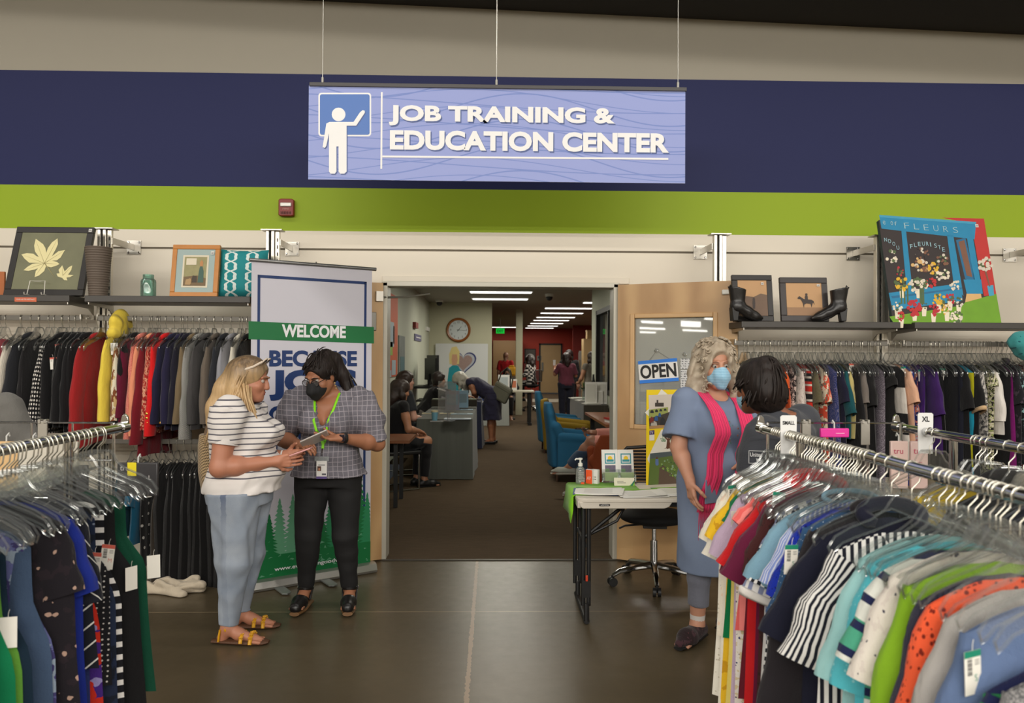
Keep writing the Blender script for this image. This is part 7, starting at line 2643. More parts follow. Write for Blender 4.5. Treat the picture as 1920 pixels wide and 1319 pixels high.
# ---- lounge chairs on the right
def wing_chair(loc, rz, col, lab, h=.98, name='armchair'):
 r_ = empty(name, loc, rz)
 tag(r_, lab, 'chair', 'upholstered lounge chairs')
 m_ = M('uph_%d_%d_%d' % col, S(col), .9, bump=(150, .2))
 f_ = Sdf((-.42, -.4, .05), (.42, .4, h + .08), .016)
 f_.loft(V3(0, -.27, .18), np.array([[1, 0, 0], [0, 1, 0], [0, 0, 1.0]]), [(0, .33, .07, 0, 0), (h * .4, .33, .075, 0, -.02), (h - .3, .30, .07, 0, -.06), (h - .18, .24, .05, 0, -.08)], .03, 2.6)
 for s_ in (-1, 1):
  f_.cap((s_ * .31, -.25, h - .28), (s_ * .31, -.16, .5), .05, .055, .04)
 f_.obj('backrest', m_, r_)
 f_ = Sdf((-.42, -.4, .1), (.42, .45, .7), .016)
 f_.loft(V3(0, .04, .2), np.eye(3), [(0, .30, .32, 0, 0), (.24, .30, .33, 0, 0)], .03, 4)
 f_.obj('seat', m_, r_)
 for s_ in (-1, 1):
  f_ = Sdf((-.48, -.42, .1), (.48, .45, .8), .016)
  f_.cap((s_ * .34, -.2, .58), (s_ * .35, .3, .54), .05, .045, .03)
  f_.loft(V3(s_ * .34, .05, .16), np.eye(3), [(0, .045, .30, 0, 0), (.38, .045, .30, 0, 0)], .03, 5)
  f_.obj('arm', m_, r_)
  for y_ in (-.24, .28):
   b_ = MB()
   b_.cyl((s_ * .28, y_, .2), (s_ * .30, y_ * 1.05, 0.002), .022, .014, 10)
   b_.build('leg', M('leg_wood', S(70, 46, 30), .5), r_)
 return r_


wing_chair((1.06, 10.0, 0), math.radians(-90), (28, 92, 128), 'blue wing chair nearest the doorway', .98)
wing_chair((1.10, 12.9, 0), math.radians(-90), (32, 96, 130), 'second blue wing chair farther along the aisle', 1.0)
wing_chair((1.13, 11.75, 0), math.radians(-100), (140, 112, 18), 'mustard yellow chair between the blue chairs and the table', .93)
wing_chair((1.42, 8.35, 0), math.radians(-10), (132, 58, 22), 'rust brown tub chair the seated person in jeans uses', .76)
item('lounge_table', 'brown wooden table beside the blue wing chairs', 'table', [((0, 0, .725), (.5, 2.2, .035), 0, 'tabletop'), ((-.15, -1.0, .35), (.06, .06, .7), 1, 'leg'), ((-.15, 1.0, .35), (.06, .06, .7), 1, 'leg'), ((.15, 0, .35), (.06, 1.6, .7), 1, 'leg')], [M('lounge_wood', S(140, 84, 52), .35), DARK], (1.64, 10.55, 0))
draped('cloth_covered_table', 'long table of papers under a pale cloth on the right', 1.46, 1.86, 12.4, 14.6, .80, fab('pale_cloth', 'plain', (70, 66, 60)), .02)
for px, py, w_, d_, lab in ((1075, 745, .5, .3, 'white papers at the far end of the pale cloth table'), (1085, 752, .4, .3, 'white papers in the middle of the pale cloth table'), (1098, 761, .36, .3, 'white papers at the near end of the pale cloth table'), (1112, 757, .3, .26, 'papers beside the clear stands on the pale cloth table')):
 p = at3(px, py, .802)
 item('paper_stack', lab, 'papers', [((0, 0, .006), (w_ * .7, d_, .012), 0, 'sheet'), ((.02, .03, .015), (w_ * .6, d_ * .8, .008), 0, 'sheet')], [M('paper_grey', S(206, 204, 196), .6)], (min(max(p[0], 1.62), 1.7), min(max(p[1], 12.7), 14.4), .802), .15)
item('ring_binder', 'red folder on white papers on the brown wooden table', 'folder', [((0, 0, .05), (.34, .34, .02), 0, 'cover'), ((0, 0, .02), (.32, .32, .038), 1, 'pages')], [M('folder_red', S(168, 40, 30), .5), m_paperw], (1.62, 9.75, .743), .2)
item('picture_stand', 'white framed certificate standing at the end of the brown table', 'picture', [((0, 0, .18), (.30, .02, .38), 0, 'frame'), ((0, -.012, .18), (.22, .006, .3), 1, 'print'), ((0, .06, .1), (.03, .1, .2), 0, 'prop')], [m_paperw, M('cert_paper', S(196, 190, 174), .6)], (1.70, 9.55, .765 - .02), -.25)
for px, h_, lab in ((1127, .36, 'tall clear flyer stand on the pale cloth table'), (1119, .22, 'short clear flyer stand on the pale cloth table'), (1108, .36, 'slim white framed flyer beside the green vase')):
 p = at3(px, 756, .802)
 item('flyer_stand', lab, 'flyer stand', [((0, 0, h_ / 2), (.2, .012, h_), 0, 'frame'), ((0, -.008, h_ * .5), (.16, .004, h_ * .8), 1, 'print'), ((0, .04, .05), (.03, .08, .1), 0, 'prop')], [m_paperw, M('paper_grey', S(206, 204, 196), .6)], (float(atY(px, 750, 12.75)[0]), 12.75, .802), -.35)
r = empty('vase', (1.63, 13.6, .802))
tag(r, 'clear vase of green leaves on the pale cloth table', 'vase')
b = MB()
b.lathe([(.05, 0), (.06, .12), (.05, .2), (.055, .22)], n=16)
b.build('vase_body', clear('vase_clear', (.75, .85, .78), .08, .05, .2), r)
b = MB()
rr = random.Random(3)
for k in range(26):
 a, e = rr.random() * 6.28, rr.uniform(.3, 1.3)
 d = V3(math.cos(a) * math.cos(e), math.sin(a) * math.cos(e), math.sin(e))
 q = V3(0, 0, .16) + d * rr.uniform(.05, .16)
 s = unit(np.cross(d, (0, 0, 1))) * .022
 b.add([q - d * .04, q + s, q + d * .05, q - s], [(0, 1, 2, 3)])
b.build('leaves', M('leaf_green', S(88, 112, 66), .7), r, smooth=0)
r = empty('cone_ornament', (1.72, 13.2, .802))
tag(r, 'dark cone-shaped bottle with a yellow base on the pale cloth table', 'bottle')
b = MB()
b.lathe([(.07, .1), (.06, .2), (.02, .4), (.015, .48)], n=16)
b.build('cone', DARK, r)
b = MB()
b.lathe([(.06, 0), (.06, .1)], n=16)
b.build('base', M('cone_base', S(150, 130, 50), .5), r)

# ---------------------------------------------------------------- people: one continuous skin each, clothes and hair as children
# local frame of a person: +y is where the body faces, +x its right hand side, z up from the floor
I3 = np.eye(3)
m_lip = M('lips', S(150, 84, 76), 0.5)
m_eyew = M('eye_white', S(168, 158, 148), 0.4)
m_iris = M('eye_iris', S(44, 30, 22), 0.2)
MASKS = {}


class P:
 pass


def add_hand(f, w, d, n, thumb, curl=0.5, sc=1.0, spread=0.10):
 """palm, four bent fingers of unequal length and a thumb from the side of the palm; n is the way the palm faces"""
 d, n = unit(d), np.array(n, float)
 n = unit(n - d * (n @ d))
 s = unit(np.cross(d, n)) * thumb
 w = np.array(w, float)
 f.cap(w - d * 0.02, w + d * 0.025 * sc, 0.024 * sc, 0.026 * sc, 0.012)
 for k, (o, ln, r) in enumerate(((0.030, 0.074, .0085), (0.010, 0.082, .0088), (-0.011, 0.076, .0084), (-0.031, 0.060, .0075))):
  b = w + d * (0.088 - 0.006 * abs(k - 1)) * sc + s * o * sc
  f.cap(w + s * o * 0.55 * sc + d * 0.01, b, 0.0155 * sc, 0.0115 * sc, 0.010)
  a = curl * (0.8 + 0.12 * k)
  dd = unit(d + s * o * spread * 20 * (1 - min(curl, 1)))
  p = b
  for ph, q in ((0.46, 0.55), (0.30, 1.35), (0.24, 2.0)):
   ang = a * q
   e = unit(dd * math.cos(ang) + n * math.sin(ang))
   p2 = p + e * ln * ph * sc
   f.cap(p, p2, r * sc, (r - 0.0008) * sc, 0.003)
   p = p2
 t0 = w + d * 0.022 * sc + s * 0.022 * sc
 t1 = t0 + unit(d * 0.65 + s * 0.75 + n * 0.25) * 0.042 * sc
 t2 = t1 + unit(d * 0.85 + s * 0.35 + n * (0.3 + 0.4 * curl)) * 0.032 * sc
 t3 = t2 + unit(d * 0.85 + s * 0.0 + n * (0.4 + 0.6 * curl)) * 0.026 * sc
 f.chain([t0, t1, t2, t3], [0.0135 * sc, 0.0105 * sc, 0.0095 * sc, 0.0078 * sc], 0.006)


def add_head(f, c, R, s, nose=1.0, fat=1.0):
 h = lambda x, y, z: c + R @ (V3(x, y, z) * s)
 e = lambda p, r, k=.02, sub=False: f.ell(h(*p), np.array(r) * s, R, k, sub)
 e((0, -.012, .045), (.074, .094, .078))
 e((0, .028, -.03), (.058 * fat, .066, .082))
 f.cap(h(0, .068, -.085), h(0, .076, -.090), .020 * s, .021 * s, .03)
 for q in (-1, 1):
  f.cap(h(q * .05, -.005, -.04), h(q * .02, .06, -.088), .022 * s * fat, .02 * s, .03)
  e((q * .036, .06, -.022), (.028 * fat, .026, .026), .02)
  f.cap(h(q * .014, .09, .034), h(q * .045, .074, .032), .009 * s, .008 * s, .012)
  e((q * .031, .098, .012), (.0135, .02, .0034), .004, True)
  e((q * .078, -.012, -.004), (.008, .019, .031), .006)
  f.ell(h(q * .012, .098, -.026), np.array((.010, .011, .008)) * s, R, .006)
 f.chain([h(0, .086, .026), h(0, .097, .0), h(0, .106, -.022)], [.009 * s, .0105 * s, .0135 * s], .012)
 f.cap(h(-.017, .088, -.052), h(.017, .088, -.052), .0085 * s, .0085 * s, .008)
 f.cap(h(-.014, .086, -.061), h(.014, .086, -.061), .0095 * s, .0095 * s, .008)
 return h


def face_parts(o, h, R, s, eyes=True, lips=True, brow=(60, 44, 36), brow_t=.0035):
 if eyes:
  for q in (-1, 1):
   b = MB()
   b.ball(h(q * .031, .0765, .012), .0125 * s, 12)
   e = b.build('eye', m_eyew, o)
   b = MB()
   b.ball(h(q * .031, .0838, .0105), (.0066 * s,) * 3, 10)
   b.build('iris', m_iris, e)
 for q in (-1, 1):
  b = MB()
  b.tube([h(q * .014, .099, .032), h(q * .03, .0975, .038), h(q * .05, .082, .034)], [brow_t * s, brow_t * s, .0015 * s], 6)
  b.build('eyebrow', M('brow_%d_%d_%d' % brow, S(brow), .8), o)
 if lips:
  b = MB()
  b.tube([h(-.024, .084, -.0565), h(-.01, .0965, -.0525), h(0, .0975, -.054), h(.01, .0965, -.0525), h(.024, .084, -.0565)], [.002, .0048 * s, .005 * s, .0048 * s, .002], 8)
  b.tube([h(-.022, .084, -.058), h(0, .0965, -.0625), h(.022, .084, -.058)], [.002, .006 * s, .002], 8)
  b.build('lips', m_lip, o)


def rot_head(yaw, pitch, roll=0.0):
 """yaw to the person's left, pitch down, roll"""
 return Rz(yaw) @ Rx(-pitch) @ Ry(roll)


def person(label, loc, rz, skin, vox=0.004, H=1.62, w=1.0, d=1.0, pel=(0, 0, None), lean=0.0, tw=0.0, side=0.0, head=(0, 0, 0), hoff=(0, 0, 0), sh=.165, arms=None, legs=None, armw=1.0, legw=1.0,
   bust=0.0, belly=0.0, feet=True, cut=None, fat=1.0, hands=True, bounds=None, group=None):
 g = P()
 k = g.k = H / 1.62
 pz = 0.885 * k if pel[2] is None else pel[2]
 g.P = V3(pel[0], pel[1], pz)
 g.R = Rz(tw) @ Rx(-lean) @ Ry(side)
 T = lambda x, y, z: g.P + g.R @ (V3(x, y, z) * k)
 g.T = T
 g.st = [(-.11, .15 * w, .11 * d, 0, 0), (0, .172 * w, .122 * d, 0, -.01), (.10, .155 * w, .112 * d, 0, .005), (.19, .142 * w, .105 * d, 0, .005), (.31, .152 * w, .112 * d, 0, .005), (.40, .160 * min(w, 1.12), .10 * min(d, 1.15), 0, -.005),
   (.455, .12, .075, 0, -.01), (.49, .06, .055, 0, -.012)]
 g.st = [tuple(c * k for c in q) for q in g.st]
 nb = T(0, -.015, .49)
 g.Rh = rot_head(*head)
 g.hc = nb + V3(*hoff) + g.Rh @ V3(0, .015, .125 * k)
 arms = arms or {}
 legs = legs or {}
 g.arm, g.leg = {}, {}
 allp = [g.hc + V3(0, 0, .2), g.hc - V3(0, 0, .2), T(.25, .2, 0), T(-.25, -.2, 0), T(.2, .25 + belly, .3), T(-.2, -.2, .45)]
 for sd, q in (('R', 1), ('L', -1)):
  S0 = T(q * sh, -.012, .435)
  a = arms.get(sd, {})
  E = np.array(a.get('e', S0 + g.R @ V3(q * .05, -.02, -.27) * k), float)
  Wr = np.array(a.get('w', E + g.R @ V3(q * .01, .06, -.23) * k), float)
  g.arm[sd] = (S0, E, Wr, a)
  l = legs.get(sd, {})
  Hp = T(q * .088 * w, -.005, -.03)
  Kn = np.array(l.get('k', Hp + V3(q * .0, .02, -.40 * k)), float)
  An = np.array(l.get('a', V3(Kn[0], Kn[1] - .03, .085 * k)), float)
  fd = unit(l.get('f', (q * .2, 1, 0)))
  g.leg[sd] = (Hp, Kn, An, fd)
  allp += [S0, E, Wr, Wr + unit(a.get('d', Wr - E)) * .2, Hp, Kn, An, An + fd * .2 - V3(0, 0, .09 * k)]
 A = np.array(allp)
 g.lo, g.hi = A.min(0) - .11, A.max(0) + .11
 f = Sdf(g.lo, g.hi, vox)
 f.loft(g.P, g.R, g.st, .03)
 if bust:
  for q in (-1, 1):
   f.ell(T(q * .075, .085 + bust * .3, .29), V3(.075, .06 + bust, .075) * k, g.R, .03)
 if belly:
  f.ell(T(0, .05, .08), V3(.15 * w, .09 + belly, .13) * k, g.R, .04)
 f.cap(T(0, -.02, .44), g.hc + g.Rh @ V3(0, -.015, -.05), .058 * k * fat, .052 * k * fat, .03)
 g.h = add_head(f, g.hc, g.Rh, k, 1.0, fat)
 for sd, q in (('R', 1), ('L', -1)):
  S0, E, Wr, a = g.arm[sd]
  f.cap(T(q * sh * .6, -.012, .425), S0, .055 * k, .056 * k * armw, .03)
  f.chain([S0, (S0 + E) / 2, E, E + (Wr - E) * .3, Wr], [.056 * k * armw, .05 * k * armw, .042 * k * armw, .043 * k * armw, .026 * k], .02)
  if hands:
   add_hand(f, Wr, a.get('d', Wr - E), a.get('n', (0, 0, -1)), q * a.get('t', 1), a.get('c', .5), k)
  Hp, Kn, An, fd = g.leg[sd]
  f.chain([Hp, (Hp + Kn) / 2, Kn, Kn + (An - Kn) * .3, An], [.092 * k * legw, .078 * k * legw, .056 * k * legw, .056 * k * legw, .036 * k], .03)
  if feet:
   hl = An - V3(0, 0, .055 * k) - fd * .03
   f.chain([An, An + fd * .06 - V3(0, 0, .035 * k), An + fd * .14 - V3(0, 0, .06 * k), An + fd * .175 - V3(0, 0, .066 * k)], [.036 * k, .032 * k, .024 * k, .018 * k], .02)
   f.cap(An, hl, .034 * k, .03 * k, .02)
   sdv = np.cross(fd, V3(0, 0, 1))
   for j in range(5):
    f.cap(An + fd * .15 + sdv * (j - 2) * .017 - V3(0, 0, .066 * k), An + fd * (.195 - .006 * abs(j - (2 if q > 0 else 2))) + sdv * (j - 2) * .018 - V3(0, 0, .070 * k), .010, .009, .006)
 if cut is not None:
  f.cut(*cut)
 g.f = f
 g.skin = M('skin_%d_%d_%d' % skin, S(skin), .5, bump=(300, .06), var=.05, vs=18)
 o = g.o = f.obj('person', g.skin)
 tag(o, label, 'person', group)
 g.vox = vox
 g.loc, g.rz = V3(*loc), rz
 o.location, o.rotation_euler = loc, (0, 0, rz)
 return g


def world(g, p):
 return g.loc + Rz(g.rz) @ np.array(p, float)


def hang(o, root, g):
 """a piece modelled in a person's frame becomes a part of a thing of its own"""
 o.parent = root
 rm = Matrix.Translation(root.location) @ root.rotation_euler.to_matrix().to_4x4()
 o.matrix_parent_inverse = rm.inverted() @ Matrix.Translation(Vector(g.loc)) @ Matrix.Rotation(g.rz, 4, 'Z')


def zuv(v):
 return np.stack([v[:, 0] + .3 * v[:, 1], v[:, 2]], 1)


def cover(g, f, m, t):
 """cloth always clears the body by t inside the region m"""
 n = g.st_
 bf = g.f.f[::n, ::n, ::n]
 f.f = np.minimum(f.f, np.maximum(bf - t, m.f))


def grid(g):
 g.st_ = 2 if g.vox < .007 else 1
 bf = g.f.f[::g.st_, ::g.st_, ::g.st_]
 q = []
 for _ in range(2):
  f = Sdf(g.f.lo, g.f.lo + 1e-9, g.vox * g.st_)
  f.n = np.array(bf.shape)
  f.f = np.full(bf.shape, .5, np.float32)
  f.ax = [a[::g.st_] for a in g.f.ax]
  q.append(f)
 return q


def shirt(g, name, mat, t=.012, hem=-.08, hemw=None, sleeve=.5, sr=.07, neck=None, wr=.005, wf=45, vox=None, stx=None, bust=0.0, belly=0.0, puff=0.0, seed=1, cuff=None, sh_top=.463, armw=1.0, extra=None):
 """torso shell, open neckline carved out, sleeves ending flat; sleeve counts upper arm 0-1 then forearm 1-2"""
 k = g.k
 f, mk = grid(g)
 st = [(h, a + t, b + t, x, y) for h, a, b, x, y in (stx or g.st) if h / k > hem and h / k < sh_top - .01]
 hw = hemw or (np.interp(hem * k, [q[0] for q in g.st], [q[1] for q in g.st]) / k + .02, np.interp(hem * k, [q[0] for q in g.st], [q[2] for q in g.st]) / k + .02)
 st = [(hem * k, hw[0] * k, hw[1] * k, 0, 0)] + st + [(sh_top * k, .105 * k, .075 * k, 0, -.01), ((sh_top + .025) * k, .085 * k, .06 * k, 0, -.012)]
 f.loft(g.P, g.R, st, .02)
 if bust:
  for q in (-1, 1):
   f.ell(g.T(q * .075, .085 + bust * .3, .285), V3(.082, .068 + bust, .085) * k, g.R, .04)
 if belly:
  f.ell(g.T(0, .05, .08), V3(.155, .10 + belly, .13) * k, g.R, .05)
 for sd, q in (('R', 1), ('L', -1)):
  S0, E, Wr, a = g.arm[sd]
  f.cap(g.T(q * .09, -.012, .41), S0, .06 * k, .062 * k * armw + t * .5, .03)
  if sleeve > 0:
   s1 = min(1, sleeve)
   e1 = S0 + (E - S0) * s1
   f.cone(S0 - (E - S0) * .02, e1, (.062 + puff) * k * armw + t * .5, sr * k, .02)
   if puff:
    f.ell((S0 + e1) / 2 + V3(0, 0, .01), V3(.07 + puff, .07 + puff, .085) * k, None, .04)
   if sleeve > 1:
    f.cap(E, E, .0455 * k * armw + t, None, .02)
    f.cone(E, E + (Wr - E) * (sleeve - 1), sr * k, sr * k * .85, .015)
 mk.loft(g.P, g.R, [(hem * k, .30, .34, 0, .02), (.2 * k, .30, .36, 0, .02), (.40 * k, .24, .3, 0, 0), (sh_top * k, .2, .2, 0, 0)], .0)
 if sleeve > 0:
  for sd, q in (('R', 1), ('L', -1)):
   S0, E, Wr, a = g.arm[sd]
   mk.cone(S0 - (E - S0) * .1, S0 + (E - S0) * min(1, sleeve), .13, .13, 0)
   if sleeve > 1:
    mk.cap(E, E, .07, None, 0)
    mk.cone(E, E + (Wr - E) * (sleeve - 1), .08, .07, 0)
   if sleeve < 1:
    mk.cone(S0 + (E - S0) * (sleeve + .02), Wr, .10, .10, 0) if False else None
 for q in (-1, 1):
  mk.cap(g.T(q * .08, -.012, .40), g.T(q * .15, -.012, .40), .12 * k, None, 0)
 if wr:
  f.wrinkle(wr, wf, seed)
 arms_out = Sdf.__new__(Sdf)
 arms_out.__dict__.update(mk.__dict__)
 arms_out.f = np.full(mk.f.shape, .5, np.float32)
 for sd in 'RL':
  S0, E, Wr, a = g.arm[sd]
  c0 = S0 + (E - S0) * (min(1, sleeve) if sleeve > 0 else .35)
  if sleeve <= 1:
   arms_out.cap(c0 + (E - S0) * .12, E, .075 * k * armw, .07 * k * armw, 0)
  e0 = E + (Wr - E) * max(0, sleeve - 1)
  arms_out.cap(e0 + (Wr - E) * .1, Wr, .075 * k * armw, .07 * k, 0)
  arms_out.cap(Wr, Wr + unit(a.get('d', Wr - E)) * .2, .10, None, 0)
 mk.f = np.maximum(mk.f, -arms_out.f)
 cover(g, f, mk, t * .6)
 f.cut(g.P + g.R @ V3(0, 0, hem * k), -g.R[:, 2])
 g.cl = f
 if neck:
  kind, dep, wd = neck
  if kind == 'v':
   for u in np.linspace(0, 1, 12):
    for y in (.05, .09, .13, .17, .21):
     f.cap(g.T(-wd * (1 - u), y, .49 - dep * u), g.T(wd * (1 - u), y, .49 - dep * u), .024 * k, None, .003, True)
  else:
   f.ell(g.T(0, .05, .50), V3(wd, .10, dep) * k, g.R, .006, True)
  f.cap(g.T(0, -.02, .44), g.hc, .060 * k, .065 * k, .004, True)
 if extra:
  extra(f)
 o = f.obj(name, mat, g.o, relax=2, uvfn=zuv)
 if cuff is not None:
  for sd in 'RL':
   S0, E, Wr, a = g.arm[sd]
   b = MB()
   b.cyl(S0 + (E - S0) * (min(1, sleeve) - .10), S0 + (E - S0) * (min(1, sleeve) + .02), sr * k * 1.02, sr * k * .97, 24)
   b.build('cuff', cuff, o)
 return o


def trousers(g, name, mat, t=.012, end=1.9, r0=.1, r1=.07, r2=.06, top=.06, wr=.004, wf=40, vox=None, seed=2, k_=.03, hipw=None):
 """hips plus two legs; end counts thigh 0-1 then shin 1-2"""
 k = g.k
 f, mk = grid(g)
 st = [(h, a + t, b + t, x, y) for h, a, b, x, y in g.st if h / k <= top] + [(top * k, np.interp(top * k, [q[0] for q in g.st], [q[1] for q in g.st]) + t, np.interp(top * k, [q[0] for q in g.st], [q[2] for q in g.st]) + t, 0, 0)]
 if hipw:
  st = [(h, a * hipw[0], b * hipw[1], x, y + hipw[2]) for h, a, b, x, y in st]
 f.loft(g.P, g.R, st, .03)
 for sd in 'RL':
  Hp, Kn, An, fd = g.leg[sd]
  f.cap(Hp, Hp + (Kn - Hp) * .95, r0 * k, r1 * k, k_)
  if end > 1:
   f.cap(Kn, Kn, r1 * k, None, .02)
   f.cone(Kn, Kn + (An - Kn) * (end - 1), r1 * k, r2 * k, .015)
  mk.cap(Hp, Kn, .15, .11, 0)
  if end > 1:
   mk.cone(Kn - (An - Kn) * .1, Kn + (An - Kn) * (end - 1), .11, .10, 0)
 mk.loft(g.P, g.R, [(-.2 * k, .28, .26, 0, 0), (top * k, .28, .26, 0, 0)], 0)
 for sd in 'RL':
  S0, E, Wr, a = g.arm[sd]
  mk.cap(E, Wr, .07, .05, 0, True)
  mk.cap(Wr, Wr + unit(a.get('d', Wr - E)) * .18, .07, None, 0, True)
 f.wrinkle(wr, wf, seed)
 cover(g, f, mk, t * .6)
 f.cut(g.P + g.R @ V3(0, 0, top * k), g.R[:, 2])
 return f.obj(name, mat, g.o, relax=2, uvfn=zuv)


def hair_cap(f, g, th=.014, front=.03, low=-.06, back=.0):
 """a close cap of hair over the skull, cut away from the face"""
 k, h = g.k, g.h
 f.ell(h(0, -.016, .048), V3(.078 + th, .098 + th, .082 + th) * k, g.Rh, .01)
 f.ell(h(0, -.045 - back, -.0), V3(.074 + th, .06 + th + back, .09 + th) * k, g.Rh, .03)
 f.cut(h(0, 0, low), g.Rh @ V3(0, .25, -1))
 f.ell(h(0, .105, -.035), V3(.075, .075, .105 + front * .3) * k, g.Rh, .012, True)
 f.ell(h(0, .13, .04), V3(.06, .06, .06) * k, g.Rh, .01, True)


def locks(b, starts, ends, n, seed, r=.007, wave=.012, mid=(0, 0, 0), mi=0, curl=3.0):
 rr = random.Random(seed)
 for i in range(n):
  j = rr.randrange(len(starts))
  a = np.array(starts[j]) + V3(*(rr.gauss(0, .010) for _ in range(3)))
  e = np.array(ends[j]) + V3(*(rr.gauss(0, .018) for _ in range(3)))
  m = (a + e) / 2 + np.array(mid)
  ph = rr.random() * 6.28
  pts = []
  for t in np.linspace(0, 1, 9):
   p = a * (1 - t) ** 2 + m * 2 * t * (1 - t) + e * t * t
   pts.append(p + V3(math.sin(curl * 2 * t + ph), math.cos(curl * 1.7 * t + ph), 0) * wave * t)
  b.tube(pts, [r * .8, r, r, r, r, r, r * .9, r * .7, r * .25], 5, mi)


def front(g, p, off=.008):
 """push a point forward (+y of the person) until it lies on the clothes"""
 f = g.cl
 i = int(np.clip(round((p[0] - f.lo[0]) / f.h), 0, f.f.shape[0] - 1))
 k = int(np.clip(round((p[2] - f.lo[2]) / f.h), 0, f.f.shape[2] - 1))
 w = np.nonzero(f.f[i, :, k] < 0)[0]
 return V3(p[0], f.lo[1] + f.h * w.max() + off + f.h * .5, p[2]) if len(w) else np.array(p, float)


def surgical_mask(g, mat, name='face_mask', cone=0.0, loops=True):
 k, h = g.k, g.h
 f = Sdf(g.hc - .17, g.hc + .17, .004)
 f.ell(h(0, .04, -.045), V3(.064, .082, .062) * k, g.Rh, .01)
 f.cap(h(0, .095, -.02), h(0, .098 + cone, -.045), .028 * k, .026 * k, .03)
 f.cap(h(0, .08, -.085), h(0, .085, -.09), .028 * k, None, .03)
 f.cut(h(0, .07, -.0), g.Rh @ V3(0, -.25, 1))
 f.cut(h(0, .02, -.02), g.Rh @ V3(0, -1, .25))
 f.wrinkle(.0015, 140, 3)
 o = f.obj(name, mat, g.o, relax=2, uvfn=zuv)
 if loops:
  for q in (-1, 1):
   b = MB()
   b.tube([h(q * .058, .045, -.012), h(q * .078, .01, .006), h(q * .086, -.02, .012), h(q * .084, -.028, -.012), h(q * .074, .0, -.045), h(q * .054, .045, -.075)], .0016, 5)
   b.build('ear_loop', mat, o)
 return o


def shoe(g, sd, mat, sole, name='shoe', w=.042, L=.19, up=.03, sole_h=.02, heel=.0):
 Hp, Kn, An, fd = g.leg[sd]
 k = g.k
 z0 = An[2] - .085 * k
 f = Sdf(An - V3(.25, .25, .13), An + V3(.25, .25, .1), .006)
 c = V3(An[0], An[1], z0)
 f.chain([c - fd * .045 + V3(0, 0, .045), c + fd * .04 + V3(0, 0, .045), c + fd * .12 + V3(0, 0, .036), c + fd * L + V3(0, 0, .028)], [.038, .04, w, .028], .03)
 f.cap(c - fd * .03 + V3(0, 0, .05), An + V3(0, 0, up - .03), .036, .042, .02)
 f.cut(c + V3(0, 0, sole_h), (0, 0, -1))
 f.cut(An + V3(0, 0, up), (0, 0, 1))
 o = f.obj(name, mat, g.o, relax=1, uvfn=zuv)
 b = MB()
 b.tube([c - fd * .075 + V3(0, 0, sole_h * .6 + heel * .5), c + fd * .03 + V3(0, 0, sole_h * .6 + heel * .4), c + fd * .12 + V3(0, 0, sole_h * .55), c + fd * (L + .022) + V3(0, 0, sole_h * .6)], [.032, .038, .046, .026], 14, flat=((0, 0, 1), .36))
 b.build('sole', sole, o)
 return o


# ============ the blonde woman in the striped top (facing right)
g = person('woman with long blonde hair, striped white top and pale jeans', (-1.395, 4.36, 0), -math.pi / 2, (176, 118, 92), .0038, 1.56, 1.13, 1.42, lean=-.02, head=(.05, .22, 0), hoff=(0, .02, -.012), sh=.17,
   arms={'R': dict(e=(.21, -.055, .965), w=(.10, .20, .985), d=(-.25, 1, .05), n=(-1, 0, .15), t=-1, c=.42), 'L': dict(e=(-.22, -.03, .97), w=(-.06, .215, 1.0), d=(.35, 1, .0), n=(.9, -.2, .3), t=1, c=.5)},
   legs={'R': dict(k=(.115, .0, .44), a=(.115, -.035, .085), f=(.05, 1, 0)), 'L': dict(k=(-.115, .0, .44), a=(-.125, -.045, .085), f=(-.05, 1, 0))}, armw=1.22, legw=1.15, bust=.05, belly=.075, fat=1.12)
P1 = g
face_parts(g.o, g.h, g.Rh, g.k, brow=(120, 92, 70))
t_ = NT('striped_knit')
_q = t_.uv()
_w = t_.math('ADD', _q[2], t_.math('MULTIPLY', t_.noise(_q[0], 7, 2), .022))
_s = t_.math('LESS_THAN', t_.math('FRACT', t_.math('MULTIPLY', _w, 33)), .24)
_s = t_.math('MULTIPLY', _s, t_.math('GREATER_THAN', _q[2], .90))
t_.l(t_.mix(_s, S(216, 210, 206), S(92, 90, 98)), t_.b.inputs['Base Color'])
t_.b.inputs['Roughness'].default_value = .9
m_rib = fab('white_rib', 'rib', (218, 212, 208), (196, 190, 186), None, 200)
shirt(g, 'top', t_.m, .02, hem=-.045, hemw=(.222, .214), sleeve=.58, sr=.083, neck=('round', .045, .075), wr=.005, wf=55, bust=.06, belly=.10, puff=.022, seed=4, cuff=m_rib, armw=1.2)
t_ = NT('acid_denim')
v_, q_ = t_.obj()
_n = t_.noise(v_, 5, 3, .6)
_c = t_.mix(_n, S(104, 120, 142), S(172, 178, 186))
_b = t_.math('LESS_THAN', t_.math('ABSOLUTE', t_.math('ADD', t_.math('SUBTRACT', q_[1], -.02), t_.math('MULTIPLY', t_.noise(v_, 30, 2), .02))), .016)
_t = t_.math('MULTIPLY', t_.math('MULTIPLY', _b, t_.math('GREATER_THAN', q_[0], .1)), t_.math('ADD', .12, t_.math('MULTIPLY', t_.math('MAXIMUM', t_.math('MULTIPLY', t_.math('SUBTRACT', q_[2], .66), 4.0), 0.0), .8)))
t_.l(t_.mix(_t, _c, S(38, 58, 98)), t_.b.inputs['Base Color'])
t_.b.inputs['Roughness'].default_value = .9
t_.bump(t_.noise(v_, 240, 1), .15, .004)
m_den = t_.m
trousers(g, 'jeans', m_den, .012, 1.95, .146, .098, .050, -.03, .007, 42, seed=7, hipw=(.98, 1.0, -.025))
